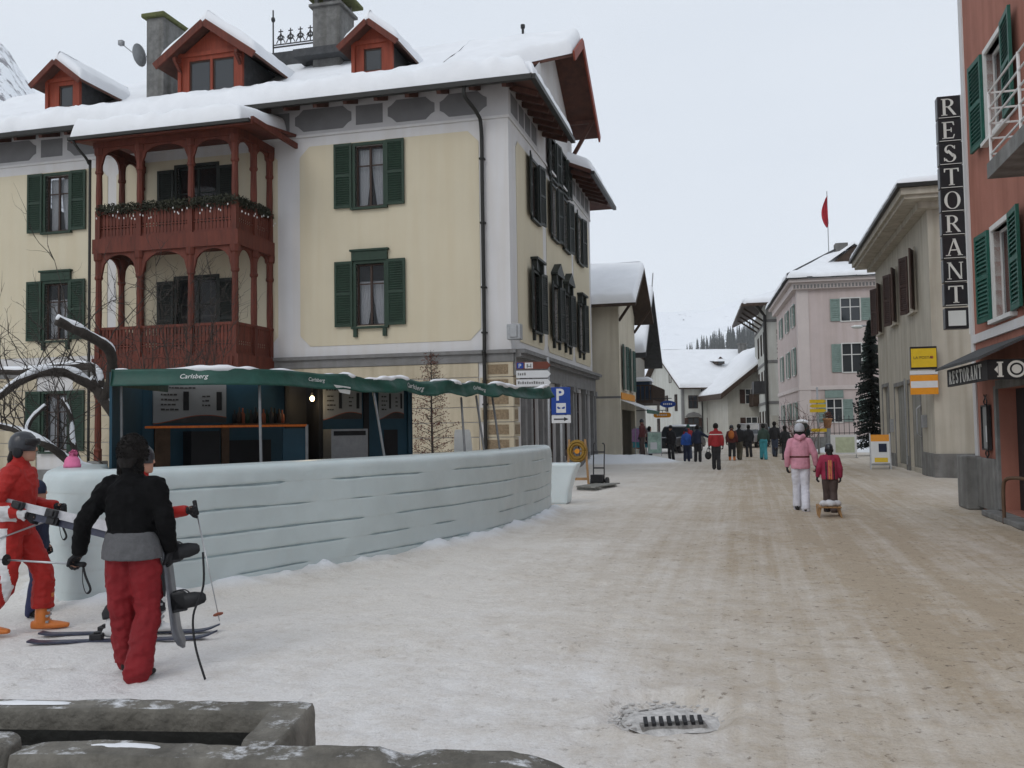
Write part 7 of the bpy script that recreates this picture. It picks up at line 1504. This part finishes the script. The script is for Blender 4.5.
# garden fence of the pink house, hiking signpost, pot, shrub, conifer, lamp
fn = thing('iron_fence', 'low spiked iron fence on a kerb in front of the pale pink house', 'fence', (19.5, 51.6, gz(19.5,51.6)), R(-11)); bz = .3
for i in range(34): x = -4.4+i*.27; MB().bar((x,0,.2), (x,0,1.35), .028).add([(x-.03,-.03,1.35),(x+.03,-.03,1.35),(x+.03,.03,1.35),(x-.03,.03,1.35),(x,0,1.48)], [(0,1,4),(1,2,4),(2,3,4),(3,0,4)]).build('picket', 'iron', fn)
for z in (.45, 1.2): MB().bar((-4.5,0,z), (4.7,0,z), .04).build('fence_rail', 'iron', fn)
MB().bb(-4.6, 4.8, -.15, .15, -.7, .25).build('fence_kerb', 'concrete', fn); MB().bb(-4.9, -4.45, -.2, .2, -.7, 1.5).build('gate_pier', 'house_offwhite', fn)
hs_ = thing('hiking_signpost', 'post with yellow hiking arrows in front of the pink house', 'signpost', (16.45, 49.6, gz(16.45,49.6)), R(-10)); pole(hs_, 0, 0, 0, 3.6, .05)
for z, s in ((2.75,1),(2.5,-1),(2.25,1),(1.2,-1)): MB().prism([(-.42*s,z),(.30*s,z),(.45*s,z+.09),(.30*s,z+.18),(-.42*s,z+.18)], -.09, -.05).build('hiking_arrow', 'sign_yellow', hs_)
pt = thing('flower_pot', 'terracotta pot on a slim stand behind the iron fence', 'pot', (17.75, 51.9, .4)); mat('terracotta', (.34,.17,.08), .85, .2, 6); MB().bb(-.12, .12, -.12, .12, 0, 1.0).build('stand', 'concrete', pt); MB().loft([[(r_*math.cos(k*math.pi/7), r_*math.sin(k*math.pi/7), z) for k in range(14)] for z, r_ in ((1.0,.16),(1.45,.24),(1.47,.27),(1.55,.27))]).build('pot', 'terracotta', pt, True); mb = MB(); leafs(mb, (0,0,1.72), (.25,.25,.22), 160, .06, rnd); mb.build('dry_plant', 'dead_leaf', pt)
sbh = thing('snowy_shrub', 'bare reddish shrub capped with snow in front of the pink house', 'shrub', (15.4, 49.4, gz(15.4,49.4))); to = Vector((0,0,0)); tw = MB()
for _ in range(26): twig(Vector((trnd.gauss(0,.25), trnd.gauss(0,.2), 0)), nrm((trnd.gauss(0,.3), trnd.gauss(0,.3), 1)), trnd.uniform(1.6, 2.9), .02, 1)
mat('red_twig', (.10,.035,.03), .9, .3, 6); tw.build('stems', 'red_twig', sbh)['kind'] = 'stuff'; mb = MB(); mb.ell((.1,0,1.30), (.42,.4,.5), 14, 10); remesh(mb, 'inner_bush', ['conifer_dark'], .05, 1, .06, 6, 1, None, sbh); mb = MB(); mb.ell((.1,-.05,1.78), (.34,.32,.12), 14, 8); remesh(mb, 'snow_cap', ['snow'], .04, 2, .04, 5, 3, None, sbh)
cf = thing('garden_conifer', 'tall narrow dark conifer at the corner of the beige house', 'tree', (18.2, 46.5, gz(18.2,46.5)))
mb = MB(); rn = random.Random(4); MB().tube([(0,0,0),(.02,0,3.5),(0,0,7.0)], [.12,.07,.01], 8).build('trunk', 'bark', cf)
for k in range(520):
    z = .5+6.4*(k/520); wd = (.95*(1-(k/520)**1.4)+.12)*rn.uniform(.7, 1.15); a = rn.uniform(0, 6.28); d = Vector((math.cos(a), math.sin(a), 0)); p = Vector((0,0,z)); tip = p+d*wd+Vector((0,0,-.22*wd)); sd = Vector((-d.y, d.x, 0))
    for j in range(5):
        t = (j+1)/5; c = p.lerp(tip, t); hw_ = .20*(1-.4*t)*rn.uniform(.6, 1.3)
        for s in (-1, 1): mb.add([c-d*.10, c+sd*(s*hw_)+Vector((0,0,-.09)), c+d*.05+Vector((0,0,.02))], [(0,1,2)])
    mb.add([p+sd*.03, tip, p-sd*.03+Vector((0,0,-.06))], [(0,1,2)])
mb.build('foliage', 'conifer_dark', cf)
sl_ = thing('street_lamp', 'grey street lamp with curved arm beside the narrow conifer', 'street lamp', (19.2, 47.4, 0)); MB().tube(catmull([(0,0,0),(0,0,3),(0,0,6.2),(-.3,-.1,6.6),(-1.2,-.3,6.65)], 5), .05, 8).build('post', 'galv', sl_, True); MB().loft([[(-1.15-x, -.3+.13*math.cos(a)*f_, 6.6+.09*math.sin(a)*f_) for a in np.linspace(0, 2*math.pi, 10, endpoint=False)] for x, f_ in ((0,.5),(.1,1),(.4,1.05),(.55,.5))]).build('lamp_head', 'lamp_glass', sl_, True)
bc = thing('bench', 'dark slatted bench standing behind the walkers', 'bench', (13.85, 47.0, gz(13.85,47)), R(-10))
for i in range(4): MB().bar((-.55,.2+.03*i,.55+.13*i), (.55,.2+.03*i,.55+.13*i), .03, .10).build('back_slat', 'dark_wood', bc)
for i in range(3): MB().bar((-.55,-.2+.13*i,.45), (.55,-.2+.13*i,.45), .11, .03).build('seat_slat', 'dark_wood', bc)
for x in (-.45, .45): MB().bar((x,-.2,0), (x,-.2,.43), .05).bar((x,.2,0), (x,.32,1.0), .05).bar((x,-.2,.41), (x,.2,.41), .05).build('leg', 'iron', bc)

flush_jobs()

# ---------------------------------------------------------------- thin winter haze
hz = MB().bb(-1800, 1800, -460, 2060, -8, 780).build('haze', None); hz['kind'] = 'stuff'
hm = bpy.data.materials.new('haze_air'); hm.use_nodes = True; t = hm.node_tree; t.nodes.remove(t.nodes['Principled BSDF'])
pv_ = t.nodes.new('ShaderNodeVolumePrincipled'); pv_.inputs['Color'].default_value = (.98, .99, 1, 1); pv_.inputs['Density'].default_value = .00014
lk(t, pv_.outputs[0], t.nodes['Material Output'].inputs['Volume']); hz.data.materials.append(hm)
